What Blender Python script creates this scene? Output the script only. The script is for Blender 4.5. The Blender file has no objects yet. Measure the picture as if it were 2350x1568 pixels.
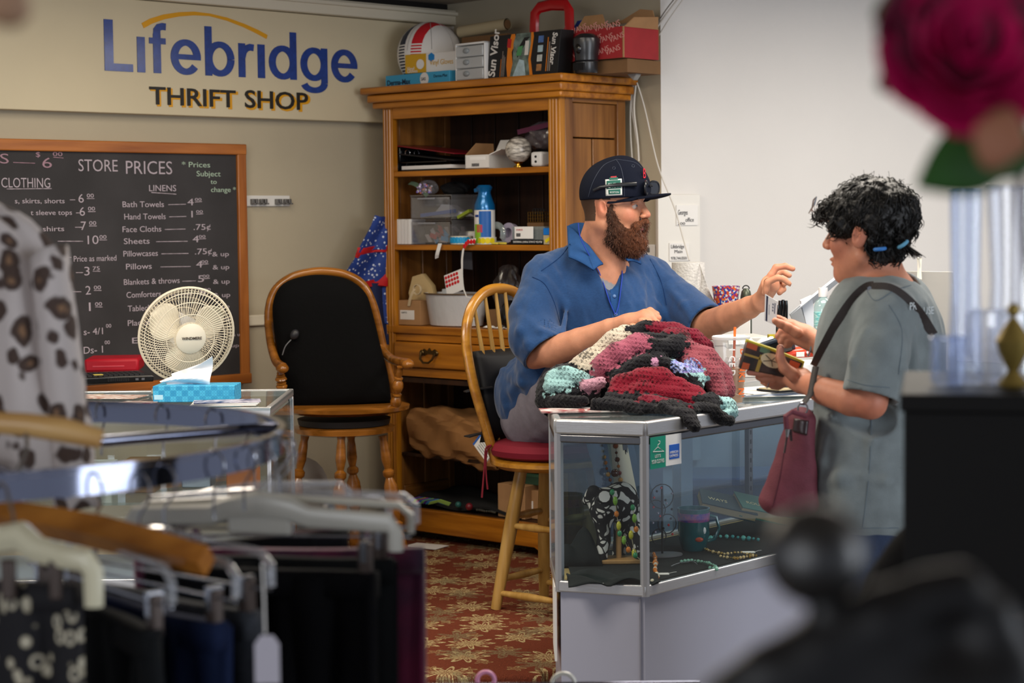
import bpy, math, random
import numpy as np
from mathutils import Vector, Matrix
random.seed(7)
S = bpy.context.scene; COL = S.collection
R = math.radians; PI = math.pi
# ------------------------------------------------------------------ camera
FPX = 4400.0; CH = 1.55
_p = math.atan(283/FPX); _r = .0105
_U0 = Vector((0, math.sin(_p), math.cos(_p))); _F = Vector((0, math.cos(_p), -math.sin(_p)))
_R = Vector((1,0,0))*math.cos(_r) - _U0*math.sin(_r); _U = _U0*math.cos(_r) + Vector((1,0,0))*math.sin(_r)
CAM = Vector((0,0,CH))
cd = bpy.data.cameras.new('camera'); cam = bpy.data.objects.new('camera', cd); COL.objects.link(cam)
M = Matrix((( _R.x,_U.x,-_F.x,0),( _R.y,_U.y,-_F.y,0),( _R.z,_U.z,-_F.z,CH),(0,0,0,1)))
cam.matrix_world = M
cd.sensor_width = 36; cd.lens = 36*FPX/2350; cd.clip_start = .05
cd.dof.use_dof = True; cd.dof.focus_distance = 5.75; cd.dof.aperture_fstop = 4.6
S.camera = cam
# ------------------------------------------------------------------ world, light, exposure
W = bpy.data.worlds.new('world'); S.world = W; W.use_nodes = True
W.node_tree.nodes['Background'].inputs[0].default_value = (.80,.86,1.0,1)
W.node_tree.nodes['Background'].inputs[1].default_value = .40
S.view_settings.view_transform = 'Standard'; S.view_settings.look = 'None'
S.view_settings.gamma = 1; S.view_settings.exposure = 0.0; S.view_settings.use_curve_mapping = False
def area(name, loc, target, sx, sy, power, col):
    l = bpy.data.lights.new(name, 'AREA'); l.shape = 'RECTANGLE'; l.size = sx; l.size_y = sy; l.energy = power; l.color = col
    o = bpy.data.objects.new(name, l); COL.objects.link(o); o.location = loc
    o.rotation_euler = (Vector(target)-Vector(loc)).to_track_quat('-Z','Y').to_euler(); return o
area('ceiling_panel_light', (.9,5.0,2.44), (.9,5.01,0), 1.2,.6, 46, (1,.92,.80))
area('ceiling_panel_light', (-1.3,4.3,2.44), (-1.3,4.31,0), 1.2,.6, 58, (1,.89,.74))
area('ceiling_panel_light', (1.9,6.2,2.44), (1.9,6.21,0), 1.2,.6, 36, (1,.93,.84))
area('ceiling_panel_light', (-.6,6.2,2.44), (-.6,6.21,0), 1.2,.3, 13, (1,.88,.70))
area('shopfront_window', (3.6,1.2,1.6), (.6,6.2,1.2), 2.6,2.0, 95, (.86,.92,1.0))
area('shopfront_window', (-2.6,-1.6,1.8), (-.4,6.5,1.2), 2.4,1.6, 58, (.92,.95,1.0))
# ------------------------------------------------------------------ pixel rays
def ray(px, py):
    return (_F + _R*((px-1175)/FPX) + _U*((784-py)/FPX))
def P(px, py, D):                       # point seen at a pixel, at world depth D
    d = ray(px, py); return CAM + d*(D/d.y)
def onz(px, py, z):                     # point seen at a pixel, on the level z
    d = ray(px, py); return CAM + d*((z-CH)/d.z)
class Frame:
    def __init__(s, o, deg): s.o = Vector(o); s.a = R(deg); s.m = Matrix.Translation(s.o) @ Matrix.Rotation(s.a, 4, 'Z'); s.i = s.m.inverted()
    def hit(s, px, py, ly=0):           # local x, z where the ray meets the plane y = ly
        o = s.i @ CAM; d = s.i.to_3x3() @ ray(px, py); t = (ly-o.y)/d.y; q = o + d*t; return q.x, q.z
    def w(s, x, y, z): return s.m @ Vector((x,y,z))
    def l(s, p): return s.i @ Vector(p)
# ------------------------------------------------------------------ materials
def lin(h):
    if not isinstance(h, str): return tuple(h)+((1,) if len(h)==3 else ())
    h = h.lstrip('#'); c = [int(h[i:i+2],16)/255 for i in (0,2,4)]
    return tuple((x/12.92 if x <= .04045 else ((x+.055)/1.055)**2.4) for x in c)+(1,)
_M = {}
def nodes(m): return m.node_tree.nodes, m.node_tree.links
def mat(name, col, rough=.6, metal=0, var=0, vs=8, bump=0, bs=60, spec=.4, attr=None, sheen=0, coat=0, col2=None, stretch=(1,1,1), trans=0, sss=0, kind='noise', detail=4):
    if name in _M: return _M[name]
    m = bpy.data.materials.new(name); m.use_nodes = True; n, l = nodes(m); b = n['Principled BSDF']
    b.inputs['Base Color'].default_value = lin(col); b.inputs['Roughness'].default_value = rough; b.inputs['Metallic'].default_value = metal
    b.inputs['Specular IOR Level'].default_value = spec
    if sheen: b.inputs['Sheen Weight'].default_value = sheen
    if coat: b.inputs['Coat Weight'].default_value = coat; b.inputs['Coat Roughness'].default_value = .15
    if trans: b.inputs['Transmission Weight'].default_value = trans
    if sss: b.inputs['Subsurface Weight'].default_value = sss; b.inputs['Subsurface Radius'].default_value = (.012,.005,.003); b.inputs['Subsurface Scale'].default_value = 1
    tc = n.new('ShaderNodeTexCoord'); mp = n.new('ShaderNodeMapping'); mp.inputs['Scale'].default_value = stretch; l.new(tc.outputs['Object'], mp.inputs[0])
    src = None
    if attr:
        a = n.new('ShaderNodeAttribute'); a.attribute_name = attr; src = a.outputs['Color']; l.new(src, b.inputs['Base Color'])
    if var or col2:
        if kind == 'voronoi': t = n.new('ShaderNodeTexVoronoi'); fo = t.outputs['Distance']
        else: t = n.new('ShaderNodeTexNoise'); t.inputs['Detail'].default_value = detail; fo = t.outputs[0]
        t.inputs['Scale'].default_value = vs; l.new(mp.outputs[0], t.inputs['Vector'])
        r = n.new('ShaderNodeValToRGB'); l.new(fo, r.inputs[0]); r.color_ramp.elements[0].position = .35; r.color_ramp.elements[1].position = .65
        c = lin(col); c2 = lin(col2) if col2 else tuple(x*(1-var) for x in c[:3])+(1,)
        r.color_ramp.elements[0].color = c2; r.color_ramp.elements[1].color = c
        if attr:
            mx = n.new('ShaderNodeMixRGB'); mx.blend_type = 'MULTIPLY'; mx.inputs[0].default_value = 1
            r.color_ramp.elements[0].color = (1-var,)*3+(1,); r.color_ramp.elements[1].color = (1,1,1,1)
            l.new(src, mx.inputs[1]); l.new(r.outputs[0], mx.inputs[2]); l.new(mx.outputs[0], b.inputs['Base Color'])
        else: l.new(r.outputs[0], b.inputs['Base Color'])
    if bump:
        t = n.new('ShaderNodeTexNoise'); t.inputs['Scale'].default_value = bs; t.inputs['Detail'].default_value = 3; l.new(mp.outputs[0], t.inputs['Vector'])
        bp = n.new('ShaderNodeBump'); bp.inputs['Strength'].default_value = bump; bp.inputs['Distance'].default_value = .004
        l.new(t.outputs[0], bp.inputs['Height']); l.new(bp.outputs[0], b.inputs['Normal'])
    _M[name] = m; return m
def wood(name, c1, c2, rough=.35, scale=1.0, axis='x', coat=.3):
    st = {'x':(1.2,14,14),'z':(14,14,1.2),'y':(14,1.2,14)}[axis]; st = tuple(s*scale for s in st)
    m = mat(name, c1, rough, bump=.12, bs=9, stretch=st, coat=coat, vs=2.2, col2=c2, detail=6)
    return m
def glass(name, tint=(1,1,1), refl=1.0, base=.04, rough=.02, op=0):
    if name in _M: return _M[name]
    m = bpy.data.materials.new(name); m.use_nodes = True; n, l = nodes(m); n.clear()
    o = n.new('ShaderNodeOutputMaterial'); t = n.new('ShaderNodeBsdfTransparent'); t.inputs[0].default_value = (*tint,1)
    g = n.new('ShaderNodeBsdfGlossy'); g.inputs['Roughness'].default_value = rough; g.inputs['Color'].default_value = (refl,)*3+(1,)
    f = n.new('ShaderNodeLayerWeight'); f.inputs['Blend'].default_value = .5
    pw = n.new('ShaderNodeMath'); pw.operation = 'POWER'; pw.inputs[1].default_value = 4; l.new(f.outputs['Facing'], pw.inputs[0])
    ad = n.new('ShaderNodeMath'); ad.operation = 'MULTIPLY_ADD'; ad.inputs[1].default_value = .6; ad.inputs[2].default_value = base; l.new(pw.outputs[0], ad.inputs[0])
    mx = n.new('ShaderNodeMixShader'); l.new(ad.outputs[0], mx.inputs[0]); l.new(t.outputs[0], mx.inputs[1]); l.new(g.outputs[0], mx.inputs[2])
    last = mx
    if op:
        d = n.new('ShaderNodeBsdfDiffuse'); d.inputs[0].default_value = (*tint,1); m2 = n.new('ShaderNodeMixShader'); m2.inputs[0].default_value = op
        l.new(mx.outputs[0], m2.inputs[1]); l.new(d.outputs[0], m2.inputs[2]); last = m2
    l.new(last.outputs[0], o.inputs[0]); _M[name] = m; return m
# ------------------------------------------------------------------ mesh builder
class B:
    def __init__(s): s.v = []; s.f = []; s.c = None
    def add(s, v, f):
        k = len(s.v); s.v += [tuple(x) for x in v]; s.f += [tuple(i+k for i in q) for q in f]; return s
    def box(s, c, d, rot=None):
        x,y,z = d[0]/2,d[1]/2,d[2]/2
        v = [Vector(q) for q in ((-x,-y,-z),(x,-y,-z),(x,y,-z),(-x,y,-z),(-x,-y,z),(x,-y,z),(x,y,z),(-x,y,z))]
        if rot is not None: v = [rot @ q for q in v]
        c = Vector(c); return s.add([q+c for q in v], [(0,3,2,1),(4,5,6,7),(0,1,5,4),(1,2,6,5),(2,3,7,6),(3,0,4,7)])
    def bb(s, x0,x1,y0,y1,z0,z1): return s.box(((x0+x1)/2,(y0+y1)/2,(z0+z1)/2),(x1-x0,y1-y0,z1-z0))
    def tube(s, pts, r, n=8, closed=False, flat=None, cap=True):
        pts = [Vector(p) for p in pts]; m = len(pts); rr = r if isinstance(r,(list,tuple)) else [r]*m; vs = []; up = None
        for i,p in enumerate(pts):
            a = pts[(i-1)%m] if (i or closed) else p; b = pts[(i+1)%m] if (i<m-1 or closed) else p
            t = (b-a).normalized()
            if up is None:
                up = Vector((0,0,1)) if abs(t.z)<.9 else Vector((1,0,0))
            u = (up - t*up.dot(t)).normalized(); w = t.cross(u); up = u
            for k in range(n):
                an = 2*PI*k/n; q = u*math.cos(an)*(flat if flat else 1) + w*math.sin(an); vs.append(p+q*rr[i])
        fs = []
        for i in range(m if closed else m-1):
            j = (i+1)%m
            for k in range(n): fs.append((i*n+k, i*n+(k+1)%n, j*n+(k+1)%n, j*n+k))
        if cap and not closed: fs += [tuple(range(n))[::-1], tuple(range((m-1)*n, m*n))]
        return s.add(vs, fs)
    def cyl(s, a, b, r1, r2=None, n=16): return s.tube([a,b],[r1, r1 if r2 is None else r2], n)
    def lathe(s, prof, c=(0,0,0), n=24, m=None, sx=1, sy=1):
        c = Vector(c); vs = []; fs = []
        for r,z in prof:
            for k in range(n):
                q = Vector((r*sx*math.cos(2*PI*k/n), r*sy*math.sin(2*PI*k/n), z)); vs.append((m @ q if m is not None else q)+c)
        for i in range(len(prof)-1):
            for k in range(n): fs.append((i*n+k, i*n+(k+1)%n, (i+1)*n+(k+1)%n, (i+1)*n+k))
        if prof[0][0] > 1e-4: fs.append(tuple(range(n))[::-1])
        if prof[-1][0] > 1e-4: fs.append(tuple(range((len(prof)-1)*n, len(prof)*n)))
        return s.add(vs, fs)
    def ball(s, c, r, n=16, m=None):
        r = r if isinstance(r,(tuple,list)) else (r,r,r); h = n//2; vs=[]; fs=[]; c = Vector(c)
        for i in range(h+1):
            a = PI*i/h
            for k in range(n):
                q = Vector((r[0]*math.sin(a)*math.cos(2*PI*k/n), r[1]*math.sin(a)*math.sin(2*PI*k/n), -r[2]*math.cos(a))); vs.append((m @ q if m is not None else q)+c)
        for i in range(h):
            for k in range(n): fs.append((i*n+k, i*n+(k+1)%n, (i+1)*n+(k+1)%n, (i+1)*n+k))
        return s.add(vs, fs)
    def prism(s, poly, a, b, ax='z'):      # extrude a 2-D outline along an axis from a to b
        def q(x,y,h): return {'z':(x,y,h),'y':(x,h,y),'x':(h,x,y)}[ax]
        n = len(poly); v = [q(x,y,a) for x,y in poly]+[q(x,y,b) for x,y in poly]
        f = [(i,(i+1)%n,n+(i+1)%n,n+i) for i in range(n)]+[tuple(range(n))[::-1], tuple(range(n,2*n))]
        return s.add(v, f)
    def sheet(s, fn, nu, nv, th=0):         # fn(u,v)->point; th gives it thickness along the normal
        g = [[Vector(fn(i/nu,j/nv)) for j in range(nv+1)] for i in range(nu+1)]
        v = [p for row in g for p in row]; w = nv+1; f = [(i*w+j,(i+1)*w+j,(i+1)*w+j+1,i*w+j+1) for i in range(nu) for j in range(nv)]
        if th:
            k = len(v); nn = []
            for i in range(nu+1):
                for j in range(nv+1):
                    a = g[min(i+1,nu)][j]-g[max(i-1,0)][j]; b = g[i][min(j+1,nv)]-g[i][max(j-1,0)]; c = a.cross(b); nn.append(c.normalized() if c.length>1e-12 else Vector((0,0,1)))
            v = v+[p-q*th for p,q in zip(v,nn)]; f = f+[tuple(i+k for i in q)[::-1] for q in f]
            rim = [(i,0) for i in range(nu)]+[(nu,j) for j in range(nv)]+[(i,nv) for i in range(nu,0,-1)]+[(0,j) for j in range(nv,0,-1)]
            for a,b in zip(rim, rim[1:]+rim[:1]):
                ia=a[0]*w+a[1]; ib=b[0]*w+b[1]; f.append((ib,ia,ia+k,ib+k))
        return s.add(v, f)
    def mesh(s, name, m, smooth=40):
        me = bpy.data.meshes.new(name); me.from_pydata(s.v, [], s.f); me.materials.append(m)
        if smooth:
            me.polygons.foreach_set('use_smooth', [True]*len(me.polygons)); me.set_sharp_from_angle(angle=R(smooth))
        me.update(); return me
    def o(s, name, m, parent=None, bev=0, smooth=40, loc=None, rot=None, label=None):
        ob = bpy.data.objects.new(name, s.mesh(name, m, smooth)); COL.objects.link(ob)
        if parent: ob.parent = parent
        if loc is not None: ob.location = loc
        if rot is not None: ob.rotation_euler = rot
        if bev:
            md = ob.modifiers.new('bevel','BEVEL'); md.width = bev; md.segments = 2; md.limit_method = 'ANGLE'
        if label: ob['label'] = label
        return ob
def thing(name, label, cat, loc=(0,0,0), rz=0, group=None):
    o = bpy.data.objects.new(name, None); COL.objects.link(o); o.empty_display_size = .05
    o.location = loc; o.rotation_euler = (0,0,rz); o['label'] = label; o['category'] = cat
    if group: o['group'] = group
    return o
def tag(o, label, cat, group=None):
    o['label'] = label; o['category'] = cat
    if group: o['group'] = group
    return o
def struct(o): o['kind'] = 'structure'; return o
def text(s, size, m, parent=None, loc=(0,0,0), rot=(PI/2,0,0), ext=.0006, bold=0, sx=1, align='LEFT', name='lettering', space=1, shear=0, res=3, label=None):
    c = bpy.data.curves.new('t','FONT'); c.body = s; c.size = size; c.extrude = ext; c.offset = bold; c.align_x = align; c.space_character = space; c.shear = shear; c.resolution_u = res
    o = bpy.data.objects.new('t', c); COL.objects.link(o)
    dg = bpy.context.evaluated_depsgraph_get(); me = bpy.data.meshes.new_from_object(o.evaluated_get(dg)); bpy.data.objects.remove(o)
    me.materials.clear(); me.materials.append(m); me.name = name
    ob = bpy.data.objects.new(name, me); COL.objects.link(ob); ob.scale = (sx,1,1)
    if parent: ob.parent = parent
    ob.location = loc; ob.rotation_euler = rot
    if label: ob['label'] = label
    return ob
def wmesh(vs, fs, name, m, parent=None, cols=None, smooth=180):
    me = bpy.data.meshes.new(name); me.vertices.add(len(vs)); me.vertices.foreach_set('co', np.asarray(vs, np.float32).ravel())
    fs = np.asarray(fs, np.int32); k = fs.shape[1]; me.loops.add(len(fs)*k); me.loops.foreach_set('vertex_index', fs.ravel())
    me.polygons.add(len(fs)); me.polygons.foreach_set('loop_start', np.arange(0,len(fs)*k,k,dtype=np.int32))
    me.update(calc_edges=True); me.polygons.foreach_set('use_smooth', np.ones(len(fs), bool)); me.materials.append(m)
    if cols is not None:
        a = me.attributes.new('Col','FLOAT_COLOR','POINT'); a.data.foreach_set('color', np.concatenate([cols, np.ones((len(cols),1))],1).astype(np.float32).ravel())
    ob = bpy.data.objects.new(name, me); COL.objects.link(ob)
    if parent: ob.parent = parent
    return ob
# ------------------------------------------------------------------ signed-distance bodies (smooth union of cones and ellipsoids, meshed by surface nets)
def V3(p): return np.array([p[0],p[1],p[2]], np.float32)
class Sdf:
    def __init__(s): s.p = []; s.disp = None
    def cone(s, a, b, ra, rb=None, k=.02, nrm=None, fl=1, sub=False, tag=0):
        s.p.append(('c', V3(a), V3(b), ra, ra if rb is None else rb, k, None if nrm is None else V3(Vector(nrm).normalized()), fl, sub, tag)); return s
    def chain(s, pts, rs, k=.02, **q):
        for i in range(len(pts)-1): s.cone(pts[i], pts[i+1], rs[i], rs[i+1], k if i==0 or k<.008 else k*.35, **q)
        return s
    def ell(s, c, r, m=None, k=.02, sub=False, tag=0):
        m = np.eye(3) if m is None else np.array([list(x) for x in m])   # columns = local axes in world
        s.p.append(('e', V3(c), np.array(r,np.float32), m.astype(np.float32), k, sub, tag)); return s
    def cut(s, pt, nrm, k=.004):              # remove the side the normal points to
        s.p.append(('h', V3(pt), V3(Vector(nrm).normalized()), k)); return s
    def _b(s, p):
        if p[0]=='c':
            r = max(p[3],p[4])*max(1,p[7]); return np.minimum(p[1],p[2])-r, np.maximum(p[1],p[2])+r
        if p[0]=='e':
            e = np.sqrt(((p[3]*p[2][None,:])**2).sum(1)); return p[1]-e, p[1]+e
    def bounds(s):
        bs = [s._b(p) for p in s.p if p[0]!='h' and not p[-2]]
        return np.min([b[0] for b in bs],0), np.max([b[1] for b in bs],0)
    def _d(s, p, X):
        if p[0]=='c':
            a,b,ra,rb = p[1:5]; ab = b-a; L = max(float(ab@ab),1e-9); q = X-a; t = np.clip((q@ab)/L,0,1); q = q-t[...,None]*ab
            if p[6] is not None:
                n = p[6]; c = q@n; q = q+(c/p[7]-c)[...,None]*n
                return (np.sqrt((q*q).sum(-1))-(ra+(rb-ra)*t))*min(1,p[7])
            return np.sqrt((q*q).sum(-1))-(ra+(rb-ra)*t)
        q = (X-p[1])@p[3]; k0 = np.sqrt(((q/p[2])**2).sum(-1)); k1 = np.sqrt(((q/p[2]**2)**2).sum(-1)); return k0*(k0-1)/np.maximum(k1,1e-6)
    def field(s, lo, n, vox):
        ax = [lo[i]+vox*np.arange(n[i],dtype=np.float32) for i in range(3)]; F = np.full(n, .2, np.float32)
        for p in s.p:
            if p[0]=='h':
                G = np.stack(np.meshgrid(*ax, indexing='ij'),-1); d = (G-p[1])@p[2]; F = np.maximum(F,d); continue
            sub = p[-2]; k = p[5] if p[0]=='c' else p[4]; b0,b1 = s._b(p); m = k+3*vox
            i0 = [max(0,int((b0[i]-m-lo[i])/vox)) for i in range(3)]; i1 = [min(n[i],int((b1[i]+m-lo[i])/vox)+2) for i in range(3)]
            if any(i1[i]<=i0[i] for i in range(3)): continue
            sl = tuple(slice(i0[i],i1[i]) for i in range(3)); X = np.stack(np.meshgrid(*[ax[i][i0[i]:i1[i]] for i in range(3)], indexing='ij'),-1)
            d = s._d(p,X); f = F[sl]
            if sub: h = np.clip(.5-.5*(f+d)/k,0,1); F[sl] = f*(1-h)+(-d)*h+k*h*(1-h)
            else: h = np.clip(.5+.5*(d-f)/k,0,1); F[sl] = d*(1-h)+f*h-k*h*(1-h)
        if s.disp is not None:
            i = np.nonzero(np.abs(F)<.04); X = np.stack([ax[0][i[0]],ax[1][i[1]],ax[2][i[2]]],-1); F[i] += s.disp(X)
        return F
    def nets(s, vox, lo=None, hi=None):
        a,b = s.bounds(); lo = a-vox*3-.02 if lo is None else np.maximum(np.array(lo,np.float32),a-.03); hi = b+vox*3+.02 if hi is None else np.minimum(np.array(hi,np.float32),b+.03)
        n = np.maximum(((hi-lo)/vox).astype(int)+1,3); F = s.field(lo,tuple(n),vox); ins = F<0
        c = [(i,j,k) for i in (0,1) for j in (0,1) for k in (0,1)]; m = n-1
        g = lambda A,o: A[o[0]:o[0]+m[0],o[1]:o[1]+m[1],o[2]:o[2]+m[2]]
        cnt = sum(g(ins,o).astype(np.int8) for o in c); act = (cnt>0)&(cnt<8); ii = np.argwhere(act)
        if len(ii)==0: return np.zeros((0,3)), np.zeros((0,4),int)
        acc = np.zeros((len(ii),3)); w = np.zeros(len(ii))
        for o in c:
            for d in range(3):
                if o[d]: continue
                o2 = list(o); o2[d] = 1
                fa = F[tuple((ii+o).T)]; fb = F[tuple((ii+o2).T)]; x = (fa<0)!=(fb<0)
                t = np.where(x, fa/np.where(x,fa-fb,1), 0); pt = np.tile(np.array(o,float),(len(ii),1)); pt[:,d] += t; acc += pt*x[:,None]; w += x
        vs = (ii+acc/w[:,None])*vox+lo; idx = np.full(m,-1,np.int64); idx[tuple(ii.T)] = np.arange(len(ii)); fs = []
        for d in range(3):
            e1,e2 = (d+1)%3,(d+2)%3; A = np.moveaxis(ins,(d,e1,e2),(0,1,2)); I = np.moveaxis(idx,(d,e1,e2),(0,1,2))
            s0 = A[:-1,1:-1,1:-1]; s1 = A[1:,1:-1,1:-1]; q = np.argwhere(s0!=s1)
            if len(q)==0: continue
            x,y,z = q.T; fl = s0[x,y,z]
            f = np.stack([I[x,y,z],I[x,y+1,z],I[x,y+1,z+1],I[x,y,z+1]],1); f[~fl] = f[~fl][:,::-1]; fs.append(f)
        fs = np.concatenate(fs); fs = fs[(fs>=0).all(1)]; return vs, fs
    def obj(s, name, m, vox, parent=None, chunks=None, color=None, box=None):
        if box: V,Fc = s.nets(vox, *box)
        else: V,Fc = s.nets(vox)
        if chunks:                            # finer regions replace the coarse mesh inside their boxes
            keep = np.ones(len(Fc),bool); ce = V[Fc].mean(1)
            for lo,hi,vx in chunks:
                lo = np.array(lo); hi = np.array(hi); keep &= ~(((ce>lo+vox)&(ce<hi-vox)).all(1))
            VV=[V]; FF=[Fc[keep]]; k=len(V)
            for lo,hi,vx in chunks:
                v,f = s.nets(vx,lo,hi); VV.append(v); FF.append(f+k); k += len(v)
            V = np.concatenate(VV); Fc = np.concatenate(FF)
            used = np.unique(Fc); mp = np.full(len(V),-1); mp[used] = np.arange(len(used)); V = V[used]; Fc = mp[Fc]
        return wmesh(V, Fc, name, m, parent, color(V) if color else None)
    def nearest(s, V, cols, blend=0):         # colour each vertex by its closest primitive's tag
        best = np.full(len(V),9.); out = np.zeros((len(V),3)); V = V.astype(np.float32)
        for p in s.p:
            if p[0]=='h' or p[-2]: continue
            d = s._d(p,V); m = d<best; best[m] = d[m]; out[m] = lin(cols[p[-1]])[:3]
        return out
def nz(X, f, seed=0):                         # cheap smooth vector noise by warped sines
    x,y,z = (X[...,0]*f+seed, X[...,1]*f+seed*1.7, X[...,2]*f+seed*2.3)
    return (np.sin(x+1.7*np.sin(y*1.1+z*.7))+np.sin(y*1.3+1.9*np.sin(z*.9+x*.8))+np.sin(z*1.2+1.6*np.sin(x*1.2+y*.6)))/3
# ================================================================== frames of the room
ZP = .25                                    # level of the raised floor behind the counters
CAB = Frame((-.517,7.841,ZP), -42.3)        # cabinet: x along its front, y into it
CW, CD = .953, .39
cr = Vector((-.282,8.297,0))                # room corner
WL = Frame(cr, 44.4)                        # left wall: x negative towards us, -y faces the room
WB = Frame(cr, -45.6)                       # back wall: x towards right and nearer
CEIL = 2.465
WR = Frame(WB.w(1.235,0,0), 16)             # white wall
# ------------------------------------------------------------------ materials of the shell
m_beige = mat('beige_paint','#b5aa93',.7,var=.06,vs=3,bump=.15,bs=180)
m_white = mat('white_paint','#dbd8d5',.65,var=.03,vs=2,bump=.12,bs=160)
m_trim = mat('cream_trim','#d8cfba',.5,bump=.05,bs=40)
m_ceil = mat('ceiling_tile','#b7ab9c',.9,var=.12,vs=30,bump=.4,bs=90)
m_grayfloor = mat('shop_floor','#6d6660',.6,var=.2,vs=12)
def carpet():
    m = mat('carpet','#6e3526',.95,bump=.9,bs=260,spec=.05); n,l = nodes(m); b = n['Principled BSDF']
    tc = n.new('ShaderNodeTexCoord'); nz_ = n.new('ShaderNodeTexNoise'); nz_.inputs['Scale'].default_value = 9; l.new(tc.outputs['Object'],nz_.inputs['Vector'])
    ad = n.new('ShaderNodeMixRGB'); ad.blend_type='ADD'; ad.inputs[0].default_value=.035; l.new(tc.outputs['Object'],ad.inputs[1]); l.new(nz_.outputs['Color'],ad.inputs[2])
    def flowers(sc, petals, seedoff, rad):
        mp = n.new('ShaderNodeMapping'); mp.inputs['Location'].default_value = (seedoff,seedoff*.7,0); l.new(ad.outputs[0],mp.inputs[0])
        v = n.new('ShaderNodeTexVoronoi'); v.inputs['Scale'].default_value = sc; v.inputs['Randomness'].default_value = .75; v.voronoi_dimensions='2D'; l.new(mp.outputs[0],v.inputs['Vector'])
        s = n.new('ShaderNodeVectorMath'); s.operation='SUBTRACT'; mu = n.new('ShaderNodeVectorMath'); mu.operation='SCALE'; mu.inputs['Scale'].default_value = sc
        l.new(mp.outputs[0],mu.inputs[0]); mv = n.new('ShaderNodeVectorMath'); mv.operation='SCALE'; mv.inputs['Scale'].default_value = sc; l.new(v.outputs['Position'],mv.inputs[0])
        l.new(mu.outputs[0],s.inputs[0]); l.new(mv.outputs[0],s.inputs[1]); sp = n.new('ShaderNodeSeparateXYZ'); l.new(s.outputs[0],sp.inputs[0])
        at = n.new('ShaderNodeMath'); at.operation='ARCTAN2'; l.new(sp.outputs[1],at.inputs[0]); l.new(sp.outputs[0],at.inputs[1])
        m1 = n.new('ShaderNodeMath'); m1.operation='MULTIPLY'; m1.inputs[1].default_value = petals; l.new(at.outputs[0],m1.inputs[0])
        si = n.new('ShaderNodeMath'); si.operation='COSINE'; l.new(m1.outputs[0],si.inputs[0])
        ra = n.new('ShaderNodeMath'); ra.operation='MULTIPLY_ADD'; ra.inputs[1].default_value = .12*rad/.3; ra.inputs[2].default_value = rad; l.new(si.outputs[0],ra.inputs[0])
        df = n.new('ShaderNodeMath'); df.operation='SUBTRACT'; l.new(ra.outputs[0],df.inputs[0]); l.new(v.outputs['Distance'],df.inputs[1])
        return df.outputs[0]
    def ramp(src, stops):
        r = n.new('ShaderNodeValToRGB'); l.new(src,r.inputs[0]); e = r.color_ramp.elements
        while len(e) < len(stops): e.new(.5)
        for q,(p,c) in zip(e,stops): q.position = p; q.color = (c,c,c,1)
        return r.outputs[0]
    last = None; base = n.new('ShaderNodeRGB'); base.outputs[0].default_value = lin('#7d3a22'); last = base.outputs[0]
    # speckle of the pile
    sn = n.new('ShaderNodeTexNoise'); sn.inputs['Scale'].default_value = 140; l.new(tc.outputs['Object'],sn.inputs['Vector'])
    for sc,pt,so,rad,col,stops in ((5.2,9,.0,.30,'#d3bd88',((0,0),(.02,1),(.10,1),(.13,0),(.19,0),(.2,.9),(1,.3))),(4.3,7,3.3,.24,'#8f8460',((0,0),(.03,.9),(.09,.2),(.16,.8),(1,.9))),(9.5,5,7.7,.20,'#c9b27a',((0,0),(.03,.8),(.08,.2),(1,.6)))):
        f = flowers(sc,pt,so,rad); k = ramp(f, stops); mm = n.new('ShaderNodeMath'); mm.operation='MULTIPLY'; l.new(k,mm.inputs[0])
        rn = ramp(sn.outputs[0], ((0.32,.25),(.55,1))); l.new(rn,mm.inputs[1])
        mx = n.new('ShaderNodeMixRGB'); l.new(mm.outputs[0],mx.inputs[0]); l.new(last,mx.inputs[1]); mx.inputs[2].default_value = lin(col); last = mx.outputs[0]
    hv = n.new('ShaderNodeMixRGB'); hv.blend_type='MULTIPLY'; hv.inputs[0].default_value=.6; l.new(last,hv.inputs[1]); l.new(sn.outputs[0],hv.inputs[2]); 
    br = n.new('ShaderNodeBrightContrast'); br.inputs['Bright'].default_value=.01; l.new(hv.outputs[0],br.inputs[0])
    l.new(br.outputs[0], b.inputs['Base Color']); return m
m_carpet = carpet()
# ------------------------------------------------------------------ shell
struct(B().bb(-5,5,-2.5,9.5,-.1,0).o('floor', m_grayfloor))
XP = .078
struct(B().prism([(-.62,5.62),(XP,5.62),(XP,5.45),(XP+.001,5.44),(1.9,7.26),(2.6,8.2),(-.282,8.36),(-3.0,5.6),(-3.0,6.12),(-.62,6.12)] if 0 else [(-.62,5.39),(XP,5.39),(XP,5.45),(.12,5.46),(1.9,7.28),(2.8,8.4),(-.28,8.33),(-2.5,6.14),(-.62,6.14)], .001, ZP).o('platform_floor', m_carpet, bev=.012))
bpy.data.objects['platform_floor'].name = 'floor_platform'
w = struct(B().bb(-4.2,.0,0,.1,0,CEIL).o('wall_left', m_beige, loc=WL.o, rot=(0,0,WL.a)))
struct(B().bb(-.1,1.235,0,.1,0,CEIL).o('wall_back', m_beige, loc=WB.o, rot=(0,0,WB.a)))
struct(B().bb(0,4.5,0,.1,0,CEIL+.3).o('wall_right', m_white, loc=WR.o, rot=(0,0,WR.a)))
struct(B().bb(-5,5,-2.5,9.5,CEIL,CEIL+.1).o('ceiling', m_ceil))
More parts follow.
